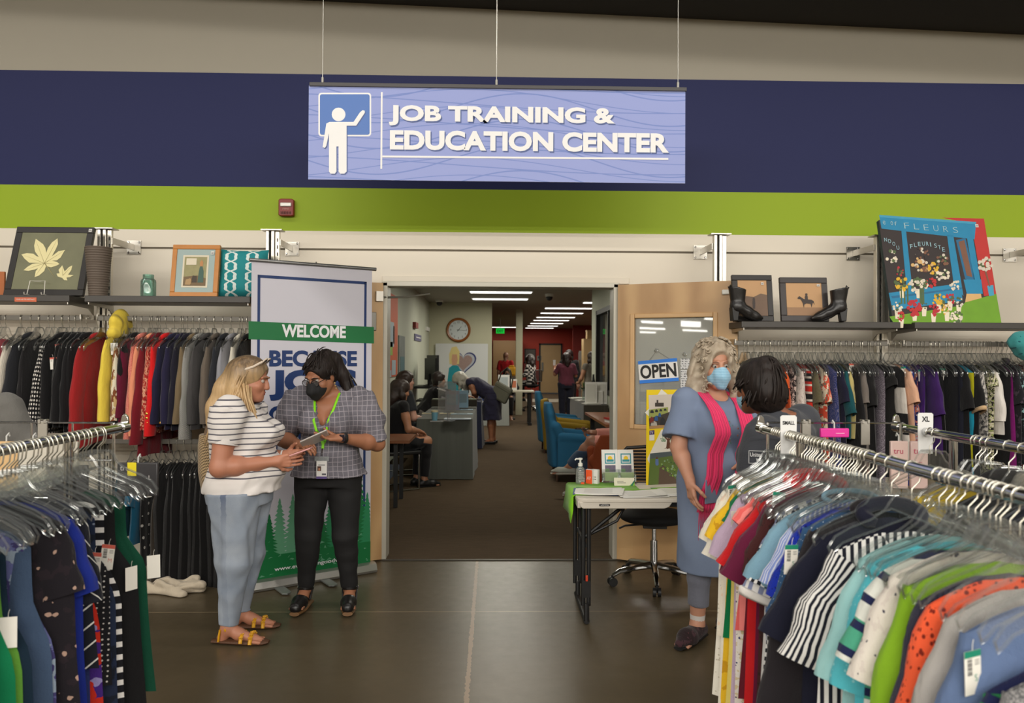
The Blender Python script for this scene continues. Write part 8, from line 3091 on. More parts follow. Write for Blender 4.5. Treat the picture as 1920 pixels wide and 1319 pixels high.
# sandals with flower straps
m_ys, m_sole = M('sandal_yellow', S(206, 150, 20), .45), M('sandal_sole', S(84, 54, 34), .6)
for sd in 'RL':
 Hp, Kn, An, fd = g.leg[sd]
 c = V3(An[0], An[1], 0)
 n_ = np.cross(fd, V3(0, 0, 1))
 b = MB()
 b.tube([c - fd * .085 + V3(0, 0, .014), c + V3(0, 0, .014), c + fd * .11 + V3(0, 0, .012), c + fd * .195 + V3(0, 0, .012), c + fd * .225 + V3(0, 0, .013)], [.026, .036, .045, .04, .018], 16, flat=((0, 0, 1), .36))
 s_ = b.build('sandal', m_sole, g.o)
 b = MB()
 arc = lambda y, r, z, t0=-1.5, t1=1.5: [c + fd * y + n_ * r * math.sin(t) + V3(0, 0, z + (r * .95) * math.cos(t) - .01) for t in np.linspace(t0, t1, 11)]
 b.tube(arc(.085, .050, .024), .006, 6, flat=(fd, 1.7))
 b.tube(arc(.135, .048, .018), .006, 6, flat=(fd, 1.7))
 b.tube([An - fd * .045 + n_ * .0 + V3(0, 0, -.02), An + n_ * .04 + V3(0, 0, .0), An + fd * .045 + V3(0, 0, .01), An - n_ * .04, An - fd * .045 + V3(0, 0, -.02)], .007, 6, flat=((0, 0, 1), 1.5))
 for q in (-1, 1):
  b.tube([An - fd * .03 + n_ * q * .036, c - fd * .04 + n_ * q * .034 + V3(0, 0, .02)], .006, 6)
 b.build('strap', m_ys, s_)
 for y, r in ((.085, .052), (.135, .050)):
  b = MB()
  for t in (-.9, -.45, 0, .45, .9):
   p = c + fd * y + n_ * r * math.sin(t) + V3(0, 0, .016 + r * .95 * math.cos(t))
   for j in range(6):
    a = j * 1.047
    b.ball(p + fd * .008 * math.cos(a) + n_ * .008 * math.sin(a), .0048, 6)
  b.build('flower_trim', m_ys, s_)
# hair: dark roots running into blonde lengths, held back by sunglasses
t_ = NT('blonde_hair')
v_, q_ = t_.obj()
_n = t_.noise(t_.vscale(v_, (60, 60, 3)), 1.0, 3, .6)
_z = t_.math('MULTIPLY', t_.math('SUBTRACT', q_[2], 1.40), 6.0)
_f = _f
_mx = t_.math('MINIMUM', t_.math('MAXIMUM', t_.math('ADD', _z, t_.math('MULTIPLY', t_.math('SUBTRACT', _n, .5), 1.6)), 0.0), .85)
_bl = t_.mix(_n, S(146, 112, 74), S(218, 186, 138))
t_.l(t_.mix(_mx, _bl, S(64, 48, 36)), t_.b.inputs['Base Color'])
t_.b.inputs['Roughness'].default_value = .42
t_.bump(_n, .5, .01)
m_blonde = t_.m
h = g.h
f = Sdf(g.hc - .3, g.hc + .25, .005)
hair_cap(f, g, .014, .02, -.10)
f.chain([h(0, -.085, .03), h(0, -.11, -.08), h(0, -.135, -.20), h(0, -.15, -.28)], [.06, .07, .065, .04], .04)
f.chain([h(.05, -.06, .05), h(.075, -.05, -.05), h(.085, -.06, -.14)], [.04, .035, .03], .03)
o = f.obj('hair', m_blonde, g.o, relax=2)
b = MB()
st_, en_ = [], []
for x, y, z, ex, ey, ez in ((.08, -.02, .02, .115, -.05, -.30), (.085, -.04, -.02, .12, -.10, -.33), (.07, -.07, .05, .08, -.16, -.36), (.03, -.10, .03, .03, -.20, -.34), (-.03, -.10, .03, -.03, -.20, -.33), (-.08, -.04, 0, -.09, -.14, -.32),
       (.087, -.01, -.02, .105, .05, -.26), (.088, -.0, -.03, .09, .09, -.30), (.075, .0, .06, .09, -.09, -.26), (.05, -.06, .10, .09, -.13, -.28)):
 st_.append(h(x, y, z))
 en_.append(h(x, y, z) * 0 + g.hc + V3(ex, ey, ez))
locks(b, st_, en_, 190, 3, .0058, .012, (.015, -.03, .02))
b.build('loose_locks', m_blonde, o, smooth=180)
# sunglasses pushed up
b = MB()
for q in (-1, 1):
 c_, r_ = h(q * .036, .062, .125), g.Rh
 b.tube([c_ + r_ @ V3(.027 * math.cos(a), .012 * math.sin(a), .020 * math.sin(a)) for a in np.linspace(0, 6.28, 17)[:-1]], .0045, 6, closed=True)
 b.tube([h(q * .066, .058, .122), h(q * .088, .02, .085), h(q * .09, -.03, .055)], .0042, 6, flat=((0, 0, 1), 1.6))
b.tube([h(-.01, .066, .128), h(.01, .066, .128)], .004, 6)
sg_ = b.build('sunglasses', M('glasses_cream', S(206, 190, 172), .4), g.o)
b = MB()
for q in (-1, 1):
 b.ball(h(q * .036, .062, .125), (.025, .006, .019), 12, 0, g.Rh @ Rx(-.9))
b.build('lens', M('lens_black', S(14, 12, 14), .1), sg_)
b = MB()
wq = g.arm['L'][2]
b.tube([wq + V3(.026 * math.cos(a), -.012, .026 * math.sin(a)) for a in np.linspace(0, 6.28, 17)[:-1]], .005, 6, closed=True)
b.build('bracelet', M('bracelet_white', S(206, 200, 196), .5), g.o)
# phone in her hands (a thing of its own), and her woven shoulder bag
ph_ = empty('smartphone', world(g, (.055, .325, 1.03)), -math.pi / 2)
ph_.rotation_euler = (math.radians(20), 0, -math.pi / 2)
tag(ph_, 'pink-edged smartphone held by the blonde woman', 'phone')
b = MB()
b.box((0, 0, 0), (.072, .148, .009))
b.build('case', M('phone_pink', S(206, 150, 146), .35), ph_, bevel=.004)
b = MB()
b.box((0, 0, .005), (.066, .138, .001))
b.build('screen', M('phone_glass', S(40, 34, 40), .08), ph_, smooth=0)
m_wv = fab('woven_bag', 'check', (172, 148, 112), (86, 70, 52), None, 55)
f = Sdf((-.2, -.12, -.22), (.2, .12, .2), .006)
f.loft(V3(0, 0, 0), I3, [(-.17, .13, .055, 0, 0), (-.05, .135, .06, 0, 0), (.1, .10, .045, 0, 0), (.16, .06, .03, 0, 0)], .03, 3)
bag = f.obj('shoulder_bag', m_wv, uvfn=lambda v: v[:, [0, 2]] + v[:, [1, 1]])
bag.location = world(g, (-.12, -.235, .955))
bag.rotation_euler = (.12, 0, -math.pi / 2 + .35)
tag(bag, 'brown woven shoulder bag behind the blonde woman', 'bag')
b = MB()
b.tube([(-.05, 0, .15), (-.04, .05, .28), (0, .13, .40), (.04, .06, .28), (.05, 0, .15)], .009, 8)
b.build('strap', M('bag_strap', S(96, 74, 52), .6), bag)

# ============ the woman in the plaid blouse (facing us, eyes on her tablet)
g = person('woman in a grey plaid blouse, black mask and glasses holding a tablet', (-1.02, 4.85, 0), math.pi, (156, 104, 76), .0038, 1.60, 1.12, 1.2, head=(-.42, .42, .0), hoff=(.01, .045, -.03), sh=.175,
   arms={'R': dict(e=(.285, -.01, 1.045), w=(.135, .215, 1.035), d=(-.75, .6, .02), n=(-.2, -.3, -1), t=-1, c=.75), 'L': dict(e=(-.30, .0, 1.02), w=(-.125, .225, 1.075), d=(.9, .42, .06), n=(0.1, .25, 1), t=-1, c=.32)},
   legs={'R': dict(k=(.115, .03, .45), a=(.138, -.01, .115), f=(.08, 1, 0)), 'L': dict(k=(-.11, .03, .45), a=(-.135, -.01, .115), f=(-.12, 1, 0))}, armw=1.15, legw=1.1, bust=.05, belly=.02, fat=1.1)
P2 = g
face_parts(g.o, g.h, g.Rh, g.k, lips=False, brow=(30, 22, 20))
t_ = NT('grey_plaid')
_q = t_.uv()
_wu = t_.math('ADD', _q[1], t_.math('MULTIPLY', t_.noise(_q[0], 6, 2), .03))
_wv2 = t_.math('ADD', _q[2], t_.math('MULTIPLY', t_.noise(_q[0], 5, 2), .03))
_a = t_.math('LESS_THAN', t_.math('FRACT', t_.math('MULTIPLY', _wu, 33)), .11)
_b = t_.math('LESS_THAN', t_.math('FRACT', t_.math('MULTIPLY', _wv2, 33)), .11)
_c = t_.mix(t_.noise(_q[0], 14, 3), S(82, 80, 88), S(118, 114, 122))
t_.l(t_.mix(t_.math('MULTIPLY', t_.math('MAXIMUM', _a, _b), .5), _c, S(186, 178, 184)), t_.b.inputs['Base Color'])
t_.b.inputs['Roughness'].default_value = .9
shirt(g, 'blouse', t_.m, .014, hem=-.05, hemw=(.245, .19), sleeve=.98, sr=.078, neck=('v', .20, .062), wr=.007, wf=42, bust=.06, belly=.035, puff=.028, seed=9, armw=1.12)
trousers(g, 'trousers', M('black_trousers', S(16, 15, 16), .85), .008, 1.95, .118, .08, .05, -.02, .004, 40, seed=5)
m_clog, m_wood = M('clog_black', S(24, 22, 22), .35), M('clog_wood', S(110, 78, 44), .6)
for sd in 'RL':
 Hp, Kn, An, fd = g.leg[sd]
 c = V3(An[0], An[1], 0)
 n_ = np.cross(fd, V3(0, 0, 1))
 f = Sdf(c - V3(.2, .2, .02), c + V3(.2, .26, .14), .005)
 f.chain([c + fd * .06 + V3(0, 0, .07), c + fd * .12 + V3(0, 0, .062), c + fd * .19 + V3(0, 0, .055)], [.036, .046, .036], .02)
 f.cap(c + fd * .03 + V3(0, 0, .13), c + fd * .075 + V3(0, 0, .115), .044, .034, .01, True)
 f.cut(c + V3(0, 0, .034), (0, 0, -1))
 s_ = f.obj('clog', m_clog, g.o, relax=1)
 b = MB()
 b.tube([c - fd * .06 + V3(0, 0, .018), c + fd * .03 + V3(0, 0, .02), c + fd * .12 + V3(0, 0, .02), c + fd * .215 + V3(0, 0, .024)], [.034, .038, .046, .03], 16, flat=((0, 0, 1), .42))
 b.build('sole', m_wood, s_)
 b = MB()
 b.tube([c + fd * .055 * math.cos(t) * (1 if math.cos(t) > 0 else .8) + n_ * .043 * math.sin(t) + V3(0, 0, .118 + .01 * math.cos(t)) for t in np.linspace(0, 6.28, 19)[:-1]], .007, 6, closed=True, flat=((0, 0, 1), 1.5))
 for q in (-1, 1):
  b.tube([c + n_ * q * .043 + V3(0, 0, .12), c + fd * .05 + n_ * q * .04 + V3(0, 0, .06)], .007, 6)
 b.build('strap', m_clog, s_)
 b = MB()
 b.ball(c + n_ * (.05 if sd == 'R' else -.05) + V3(0, 0, .12), (.006, .012, .011), 8)
 b.build('buckle', m_chrome, s_)
t_ = NT('black_hair')
v_, q_ = t_.obj()
_n = t_.noise(t_.vscale(v_, (70, 70, 8)), 1.0, 2)
t_.b.inputs['Specular IOR Level'].default_value = .25
t_.l(t_.mix(_n, S(9, 7, 7), S(46, 36, 32)), t_.b.inputs['Base Color'])
t_.b.inputs['Roughness'].default_value = .55
t_.bump(_n, .5, .01)
m_bh = t_.m
h = g.h
f = Sdf(g.hc - .32, g.hc + .25, .005)
hair_cap(f, g, .009, .02, -.045)
f.ell(h(0, -.085, .10), V3(.045, .045, .04), g.Rh, .03)
f.chain([h(-.01, -.10, .11), h(-.035, -.135, .06), h(-.07, -.13, -.05), h(-.11, -.10, -.14), h(-.125, -.085, -.17)], [.035, .042, .04, .028, .008], .02)
o = f.obj('hair', m_bh, g.o, relax=2)
b = MB()
locks(b, [h(-.01, -.11, .12), h(-.03, -.12, .10)], [h(-.10, -.11, -.19), h(-.13, -.09, -.17)], 60, 5, .006, .008, (-.0, -.06, .05))
b.build('ponytail_locks', m_bh, o, smooth=180)
b = MB()
sx_ = [h(x, .082 - abs(x) * .5, .108 - abs(x) * .35) for x in (-.06, -.04, -.02, 0, .02, .04, .06)] + [h(q * .086, .02, .03) for q in (-1, 1)] + [h(q * .088, -.02, .0) for q in (-1, 1)]
locks(b, sx_, [h(0, -.095, .105)] * 11, 80, 15, .0042, .004, g.Rh @ V3(0, .0, .065), curl=1.5)
b.build('combed_strands', m_bh, o, smooth=180)
surgical_mask(g, M('mask_black', S(20, 20, 22), .8), cone=.022)
b = MB()
for q in (-1, 1):
 b.tube([h(q * .034 + .026 * math.cos(a), .104, .006 + .021 * math.sin(a)) for a in np.linspace(0, 6.28, 19)[:-1]], .0022, 6, closed=True)
 b.tube([h(q * .060, .102, .012), h(q * .074, .05, .012), h(q * .082, -.01, .014)], .0022, 6)
b.tube([h(-.009, .106, .010), h(.009, .106, .010)], .0022, 6)
gl_ = b.build('eyeglasses', M('glasses_black', S(18, 17, 18), .3), g.o)
b = MB()
for q in (-1, 1):
 b.ball(h(q * .034, .104, .006), (.024, .001, .019), 12, 0, g.Rh)
b.build('lens', clear('glasses_lens', (.96, .97, .97), .05, .03, .03), gl_)
for q in (-1, 1):
 b = MB()
 for j in range(3):
  b.ball(h(q * .086, -.012, -.045 - j * .018), .006, 8)
 b.build('earring', M('earring_gold', S(190, 160, 110), .4, .5), g.o)
# lanyard and badge
m_lan = M('lanyard_lime', S(132, 214, 20), .5)
T = g.T
ly = empty('lanyard', world(g, T(0, .2, .2)), g.rz)
tag(ly, 'lime green lanyard with a photo badge round the plaid woman\'s neck', 'lanyard')
b = MB()
fr = lambda x, z: T(x, .0, z) + V3(0, .0, 0)
for q in (-1, 1):
 pts = [T(q * .072, -.03, .475), T(q * .074, .05, .462)] + [front(g, T(x * q, 0, z), .004) for x, z in ((.066, .42), (.058, .37), (.045, .31), (.03, .25), (.016, .20), (.004, .165))]
 b.tube(pts, .0075, 6, flat=((0, 1, .3), .22))
b.tube([front(g, T(0, 0, .18), .006), front(g, T(0, 0, .135), .008)], .009, 6, flat=((0, 1, 0), .3))
hang(b.build('ribbon', m_lan), ly, g)
b = MB()
b.tube([front(g, T(0, 0, .135), .012), front(g, T(0, 0, .095), .012)], .004, 8)
hang(b.build('clip', m_chrome), ly, g)
bz, by = T(0, 0, .045)[2], max(front(g, T(0, 0, z), .008)[1] for z in (.06, .0, -.05))
b = MB()
b.box((0, by, bz - .035), (.062, .003, .105))
hang(b.build('badge_card', m_paperw, smooth=0), ly, g)
b = MB()
b.box((-.0, by + .002, bz - .082), (.062, .002, .014), 0)
b.box((.014, by + .002, bz - .028), (.022, .002, .028), 1)
b.box((.014, by + .003, bz - .032), (.010, .002, .014), 2)
b.box((-.014, by + .002, bz - .062), (.024, .002, .010), 3)
hang(b.build('badge_print', [M('badge_purple', S(84, 66, 128), .5), M('badge_photo', S(84, 54, 40), .5), M('badge_face', S(184, 126, 96), .5), M('badge_bars', S(84, 84, 92), .5)], smooth=0), ly, g)
b = MB()
put_text(b, '—', (.02, by + .0025, bz - .008), (-1, 0, 0), (0, 0, 1), w=.04, h=.004)
hang(b.build('lettering', m_ink, smooth=0), ly, g)
b = MB()
b.box((0, by, bz + .03), (.085, .002, .028))
hang(b.build('badge_sleeve', clear('badge_clear', (.9, .92, .93), .2, .05, .3), smooth=0), ly, g)
# tablet and watch
tbl = empty('tablet', world(g, (.02, .29, 1.075)), math.pi)
tbl.rotation_euler = (math.radians(28), math.radians(24), math.pi + .25)
tag(tbl, 'pale tablet held by the plaid woman', 'tablet')
b = MB()
b.box((0, 0, 0), (.165, .125, .009))
b.build('case', M('tablet_grey', S(186, 178, 172), .4), tbl, bevel=.004)
b = MB()
b.box((0, 0, .005), (.15, .11, .001))
b.build('screen', M('phone_glass', S(40, 34, 40), .08), tbl, smooth=0)
S0, E, Wr, a = g.arm['L']
dw = unit(Wr - E)
cw = Wr - dw * .012
e1 = unit(np.cross(dw, (0, 0, 1)))
e2 = np.cross(dw, e1)
b = MB()
b.tube([cw + e1 * .031 * math.cos(t) + e2 * .031 * math.sin(t) for t in np.linspace(0, 6.28, 21)[:-1]], .005, 6, closed=True, flat=(dw, 2.4))
wt = b.build('watch', m_black, g.o)
b = MB()
b.box(cw + V3(0, .034, .006), (.036, .012, .042))
b.build('watch_face', M('phone_glass', S(40, 34, 40), .08), wt, bevel=.004)

# ============ the older woman with the pink scarf
g = person('older woman in a denim dress, pink scarf and blue mask', (1.235, 4.30, 0), math.pi + .30, (188, 136, 110), .0038, 1.63, 1.08, 1.25, head=(-.25, .03, .04), hoff=(-.0, .03, .0), sh=.165,
   arms={'R': dict(e=(.235, .02, 1.075), w=(.235, .14, .905), d=(.05, .35, -1), n=(-1, .1, 0), t=1, c=.55), 'L': dict(e=(-.25, .06, 1.06), w=(-.075, .27, 1.0), d=(.75, .25, -.6), n=(.3, -.9, -.4), t=1, c=.6)},
   legs={'R': dict(k=(.10, .02, .46), a=(.10, -.0, .09), f=(1, .62, 0)), 'L': dict(k=(-.10, .02, .46), a=(-.12, -.03, .09), f=(-.2, 1, 0))}, bust=.04, belly=.05)
P3 = g
face_parts(g.o, g.h, g.Rh, g.k, lips=False, brow=(140, 104, 84), brow_t=.0025)
t_ = NT('soft_denim')
v_, q_ = t_.obj()
t_.l(t_.mix(t_.noise(v_, 4, 3), S(96, 110, 138), S(134, 148, 172)), t_.b.inputs['Base Color'])
t_.b.inputs['Roughness'].default_value = .9
t_.bump(t_.noise(v_, 260, 1), .15, .004)
m_dd = t_.m
dress = shirt(g, 'dress', m_dd, .02, hem=-.50, hemw=(.205, .175), sleeve=.80, sr=.092, neck=('round', .075, .07), wr=.006, wf=26, bust=.05, belly=.07, seed=12, stx=[(h_ if h_ > -.05 else h_, max(a_, .175), max(b_, .135), x_, y_) for h_, a_, b_, x_, y_ in g.st])
for q in (-1, 1):
 b = MB()
 b.prism([(-.055, 0), (.055, 0), (.06, .11), (-.05, .13)], g.T(q * .12, .178, -.10), (-1, -.28 * q, 0), (0, 0, 1), .006)
 b.build('pocket', m_dd, dress, bevel=.004)
b = MB()
rr = random.Random(6)
for k_ in range(34):
 x_, z_ = rr.uniform(-.06, .07), rr.uniform(.2, .33)
 y_ = .16 + .03 * math.cos(x_ * 10)
 b.ball(front(g, g.T(x_, y_, z_), .0), (.005, .0025, .006), 6, rr.randrange(3))
b.build('embroidery', [M('emb_green', S(96, 126, 124), .8), M('emb_rose', S(160, 112, 100), .8), M('emb_grey', S(136, 142, 150), .8)], dress)
trousers(g, 'leggings', fab('grey_leggings', 'plain', (112, 114, 126)), .006, 1.72, .09, .062, .056, -.05, .002, 40, seed=3)
for sd in 'RL':
 Hp, Kn, An, fd = g.leg[sd]
 b = MB()
 b.tube([An + (Kn - An) * .15, An + (Kn - An) * .06, An + V3(0, 0, -.02)], [.043, .040, .043], 16)
 b.build('sock', M('sock_white', S(206, 200, 194), .9), g.o)
 shoe(g, sd, fab('floral_shoe', 'floral', (42, 28, 30), (120, 70, 66), (70, 44, 50), 40, .1), m_black, 'shoe', .052, .205, .012, .02)
h = g.h
t_ = NT('grey_curls')
v_, q_ = t_.obj()
_n = t_.noise(v_, 26, 3)
t_.l(t_.mix(_n, S(128, 108, 86), S(196, 184, 164)), t_.b.inputs['Base Color'])
t_.b.inputs['Roughness'].default_value = .55
m_gc = t_.m
f = Sdf(g.hc - .26, g.hc + .26, .005)
hair_cap(f, g, .030, .0, -.12)
for q in (-1, 1):
 f.chain([h(q * .085, -.02, .06), h(q * .108, -.01, -.03), h(q * .11, .0, -.10), h(q * .09, .02, -.15)], [.035, .038, .036, .02], .03)
f.wrinkle(.012, 75, 4, 6)
o = f.obj('hair', m_gc, g.o, relax=1)
b = MB()
rr = random.Random(10)
for i in range(230):
 th, ph = rr.uniform(.55, 5.73), rr.uniform(-.9, 1.5)
 base = h(.108 * math.sin(th) * math.cos(ph * .8), -.016 + .122 * math.cos(th) * math.cos(ph * .8), .045 + .118 * math.sin(ph))
 if ph < 0:
  base = h(.118 * math.sin(th), -.016 + .112 * math.cos(th), .02 + .18 * ph * .9)
 dn = unit(base - g.hc)
 e1, e2 = unit(np.cross(dn, (0, 0, 1))), unit(np.cross(dn, np.cross(dn, (0, 0, 1))))
 R0, a0 = rr.uniform(.008, .017), rr.random() * 6.28
 b.tube([base + dn * (.004 + .010 * t) + (e1 * math.cos(a0 + 5.5 * t) + e2 * math.sin(a0 + 5.5 * t)) * R0 * (1 - .3 * t) + V3(0, 0, -.014 * t) for t in np.linspace(0, 1, 8)], [.004, .005, .005, .005, .005, .004, .003, .001], 5)
b.build('curls', m_gc, o, smooth=180)
m_mb = fab('mask_blue', 'stripe', (150, 192, 216), (134, 180, 206), None, 70, .3)
surgical_mask(g, m_mb, cone=.008)
# scarf
T = g.T
sc = empty('scarf', world(g, T(0, .15, .3)), g.rz)
tag(sc, 'pink fringed scarf with beads hung round the older woman\'s neck', 'scarf')
m_sc = fab('scarf_pink', 'rib', (226, 60, 106), (176, 36, 78), None, 90)
for q, tail in ((1, [(.085, 0, .38), (.09, 0, .28), (.10, 0, .16), (.115, 0, .04), (.13, 0, -.06), (.14, 0, -.15)]), (-1, [(-.08, 0, .38), (-.07, 0, .28), (-.055, 0, .16), (-.04, 0, .04), (-.025, 0, -.06), (-.015, 0, -.17)])):
 pts = [T(q * .02, -.085, .47), T(q * .075, -.05, .49), T(q * .092, .03, .485)] + [front(g, T(p[0], 0, p[2]), .024) for p in [(q * .088, 0, .43)] + tail]
 b = MB()

 def rib(a_, b_):
  i_ = b_ * (len(pts) - 1)
  k0 = min(int(i_), len(pts) - 2)
  c_ = pts[k0] * (1 - (i_ - k0)) + pts[k0 + 1] * (i_ - k0)
  w_ = np.interp(b_, [0, .3, .5, 1], [.034, .036, .048, .056])
  s_ = (a_ - .5) * 2
  return c_ + V3(s_ * w_, .005 * math.cos(s_ * 9) * (.4 + b_) + .012 * (1 - s_ * s_), 0), (a_ * .1, b_)
 b.sheet(rib, 16, 30)
 o_ = b.build('drape', m_sc, smooth=180)
 md = o_.modifiers.new('solid', 'SOLIDIFY')
 md.thickness = .006
 hang(o_, sc, g)
 b = MB()
 e_ = pts[-1]
 for j in range(13):
  x_ = (j - 6) / 6 * .045
  b.tube([e_ + V3(x_, .005, .005), e_ + V3(x_ * 1.1, .004, -.05), e_ + V3(x_ * 1.15 + rr.uniform(-.01, .01), .0, -rr.uniform(.10, .17))], [.0035, .002, .001], 5)
 hang(b.build('fringe', m_sc), sc, g)
 if q < 0:
  b = MB()
  for j in range(8):
   p_ = pts[4] + (pts[-1] - pts[4]) * (j / 8)
   b.ball(p_ + V3(.012, .024, 0), .0045, 8)
  hang(b.build('beads', M('bead_silver', S(226, 206, 206), .2, .5)), sc, g)

# ============ the woman with the dark bun (seen from behind)
g = person('woman with a black hair bun and dark grey T-shirt seen from behind', (1.345, 3.50, 0), math.radians(38), (140, 88, 62), .0042, 1.555, .98, 1.15, side=-.13, head=(-.38, .05, -.05), hoff=(-.085, .06, -.01), sh=.16,
   arms={'L': dict(e=(-.215, .05, 1.0), w=(-.10, .20, .90), d=(.3, .6, -.6), n=(.8, 0, -.3), t=1, c=.5), 'R': dict(e=(.25, .03, 1.0), w=(.2, .2, .88))}, bust=.03, armw=1.05)
face_parts(g.o, g.h, g.Rh, g.k, lips=False, brow=(24, 18, 16))
m_ch = fab('charcoal_tee', 'plain', (62, 64, 70))
tee = shirt(g, 't_shirt', m_ch, .016, hem=-.10, sleeve=.82, sr=.082, neck=('round', .05, .072), wr=.006, wf=30, seed=21, bust=.035, armw=1.1)
S0, E, Wr, a = g.arm['L']
# white print on the sleeve
c_ = S0 + (E - S0) * .48
out = unit(Rz(-g.rz) @ V3(-.28, -1, 0))
ux_ = unit(np.cross((0, 0, 1), -out)) * -1
ux_ = unit(np.cross(V3(0, 0, 1), out))
pos = c_ + out * .088
b = MB()
uz_ = unit(V3(0, 0, 1) + out * .05)
for a0, a1, b0, b1 in ((-.042, .062, .036, .038), (-.042, .062, -.018, -.016), (-.042, -.040, -.018, .038), (.060, .062, -.018, .038)):
 b.prism([(a0, b0), (a1, b0), (a1, b1), (a0, b1)], pos, ux_, uz_, .004)
put_text(b, 'United', pos + ux_ * -.036 + uz_ * .012, ux_, uz_, w=.05, h=.018, bold=.02)
put_text(b, 'Way', pos + ux_ * -.012 + uz_ * -.012, ux_, uz_, w=.028, h=.018, bold=.02)
b.prism([(.041 + .017 * math.cos(t), .010 + .017 * math.sin(t)) for t in np.linspace(0, 6.28, 19)[:-1]], pos, ux_, uz_, .003)
put_text(b, 'United Way', pos + ux_ * -.042 + uz_ * -.042, ux_, uz_, w=.05, h=.010)
put_text(b, 'of Whatcom County', pos + ux_ * -.042 + uz_ * -.056, ux_, uz_, w=.08, h=.010)
b.build('sleeve_print', M('print_white', S(196, 196, 196), .7), tee, smooth=0)
b = MB()
put_text(b, 'lly', g.T(.03, .165, .26), -unit(g.R[:, 0]), (.15, 0, 1), w=.06, h=.05, bold=.03)
b.build('chest_print', M('print_white', S(196, 196, 196), .7), tee, smooth=0)
trousers(g, 'trousers', fab('dark_jeans', 'plain', (40, 44, 56)), .012, 1.95, .11, .08, .065, .03)
for sd in 'RL':
 shoe(g, sd, m_black, m_black)
h = g.h
f = Sdf(g.hc - .26, g.hc + .26, .005)
hair_cap(f, g, .017, .02, -.10, .015)
f.ell(h(.03, -.08, -.04), V3(.06, .05, .07), g.Rh, .03)
f.wrinkle(.004, 70, 8)
f.ell(h(.01, -.078, .105), V3(.058, .052, .046), g.Rh @ Rx(.4), .006)
f.cap(h(.01, -.078, .105), h(.012, -.122, .13), .006, .012, .004, True)
o = f.obj('hair', m_bh, g.o, relax=2)
b = MB()
sx_ = [h(.10 * math.sin(t), -.03 + .10 * math.cos(t), -.06) for t in np.linspace(1.7, 4.6, 12)] + [h(.098 * math.sin(t), -.012 + .105 * math.cos(t), .02) for t in np.linspace(1.2, 5.1, 12)]
for p_ in sx_:
 locks(b, [p_], [h(.01, -.078, .11)], 5, int(p_[0] * 999) % 97, .0045, .005, (p_ - h(0, -.02, .02)) * .42, curl=1.5)
b.build('combed_strands', m_bh, o, smooth=180)
surgical_mask(g, m_mb, cone=.008)

# ============ person in grey at the left edge
g = person('person in a grey sweatshirt cut off by the left edge of the photo', (-2.46, 3.95, 0), .3, (170, 120, 94), .008, 1.56, 1.15, 1.2, side=-.33, head=(.2, .3, 0))
shirt(g, 'sweatshirt', fab('grey_sweat', 'plain', (104, 102, 98)), .024, hem=-.08, sleeve=1.9, sr=.07, wr=.005, vox=.008)
trousers(g, 'trousers', fab('dark_jeans', 'plain', (40, 44, 56)), .014, 1.95, .11, .08, .065, .03, vox=.008)
f = Sdf(g.hc - .26, g.hc + .26, .007)
hair_cap(f, g, .018, .02, -.09)
f.obj('hair', m_bh, g.o)


for sd in 'RL':
 shoe(g, sd, m_black, m_black)

# ============ the people in the office
def hairdo(g, col, long=0.0, bun=False, th=.016, pony=False):
 m_ = M('hair_%d_%d_%d' % col, S(col), .5, var=.2, vs=60)
 f_ = Sdf(g.hc - V3(.28, .28, .28 + long), g.hc + .26, .008)
 hair_cap(f_, g, th, .02, -.09)
 if long:
  f_.chain([g.h(0, -.08, .03), g.hc + V3(0, -.10, -.08), g.hc + V3(0, -.115, -.1 - long)], [.07, .075, .05], .03)
  for q in (-1, 1):
   f_.chain([g.h(q * .075, -.02, .03), g.hc + V3(q * .085, -.02, -.06), g.hc + V3(q * .085, .0, -.08 - long * .8)], [.03, .032, .02], .03)
 if bun:
  f_.ell(g.h(0, -.05, .145), V3(.045, .045, .04), g.Rh, .02)
 f_.wrinkle(.004, 80, 3)
 return f_.obj('hair', m_, g.o, relax=1)


def sit(seat, fwd=.42, spread=.09, y=0.0):
 return {s: dict(k=(q * spread, y + fwd, seat + .05), a=(q * spread, y + fwd - .04, .085), f=(q * .1, 1, 0)) for s, q in (('R', 1), ('L', -1))}


def seated_arms(z, y=.3, c=.6):
 return {s: dict(e=(q * .24, .08, z + .10), w=(q * .09, y, z + .06), d=(-q * .6, 1, -.3), n=(0, 0, -1), t=-1, c=c) for s, q in (('R', 1), ('L', -1))}


V = .0085
BK = (24, 23, 25)
# two women seated just inside the left jamb
g = person('seated woman in a black sleeveless top at the left door jamb', (-1.18, 9.15, 0), -.95, (170, 118, 88), V, 1.6, 1.05, 1.1, pel=(0, 0, .56), lean=.15, head=(-.1, .25, 0), arms=seated_arms(.62), legs=sit(.50))
shirt(g, 'tank_top', fab('tank_black', 'plain', BK), .014, hem=-.06, sleeve=0, vox=V, neck=('round', .09, .09))
trousers(g, 'trousers', fab('tr_black', 'plain', BK), .014, 1.9, .1, .07, .06, .03, vox=V)
hairdo(g, (44, 30, 24), .06)
for sd in 'RL':
 shoe(g, sd, m_black, m_black)
g = person('seated woman with long dark hair and a grey striped skirt by the left wall', (-1.20, 10.35, 0), -1.15, (196, 146, 126), V, 1.62, 1.0, 1.0, pel=(0, 0, .62), lean=.08, head=(.1, .05, 0), arms=seated_arms(.66), legs=sit(.56))
shirt(g, 'polo_shirt', fab('polo_dark', 'floral', (44, 46, 50), (64, 68, 72), (36, 38, 44), 30, .1), .014, hem=-.06, sleeve=.7, sr=.07, vox=V, neck=('v', .12, .05))
trousers(g, 'skirt', fab('skirt_stripe', 'stripe', (98, 98, 100), (60, 60, 62), None, 14, .5), .02, 1.8, .12, .1, .1, .03, vox=V, k_=.12)
hairdo(g, (48, 30, 24), .20)
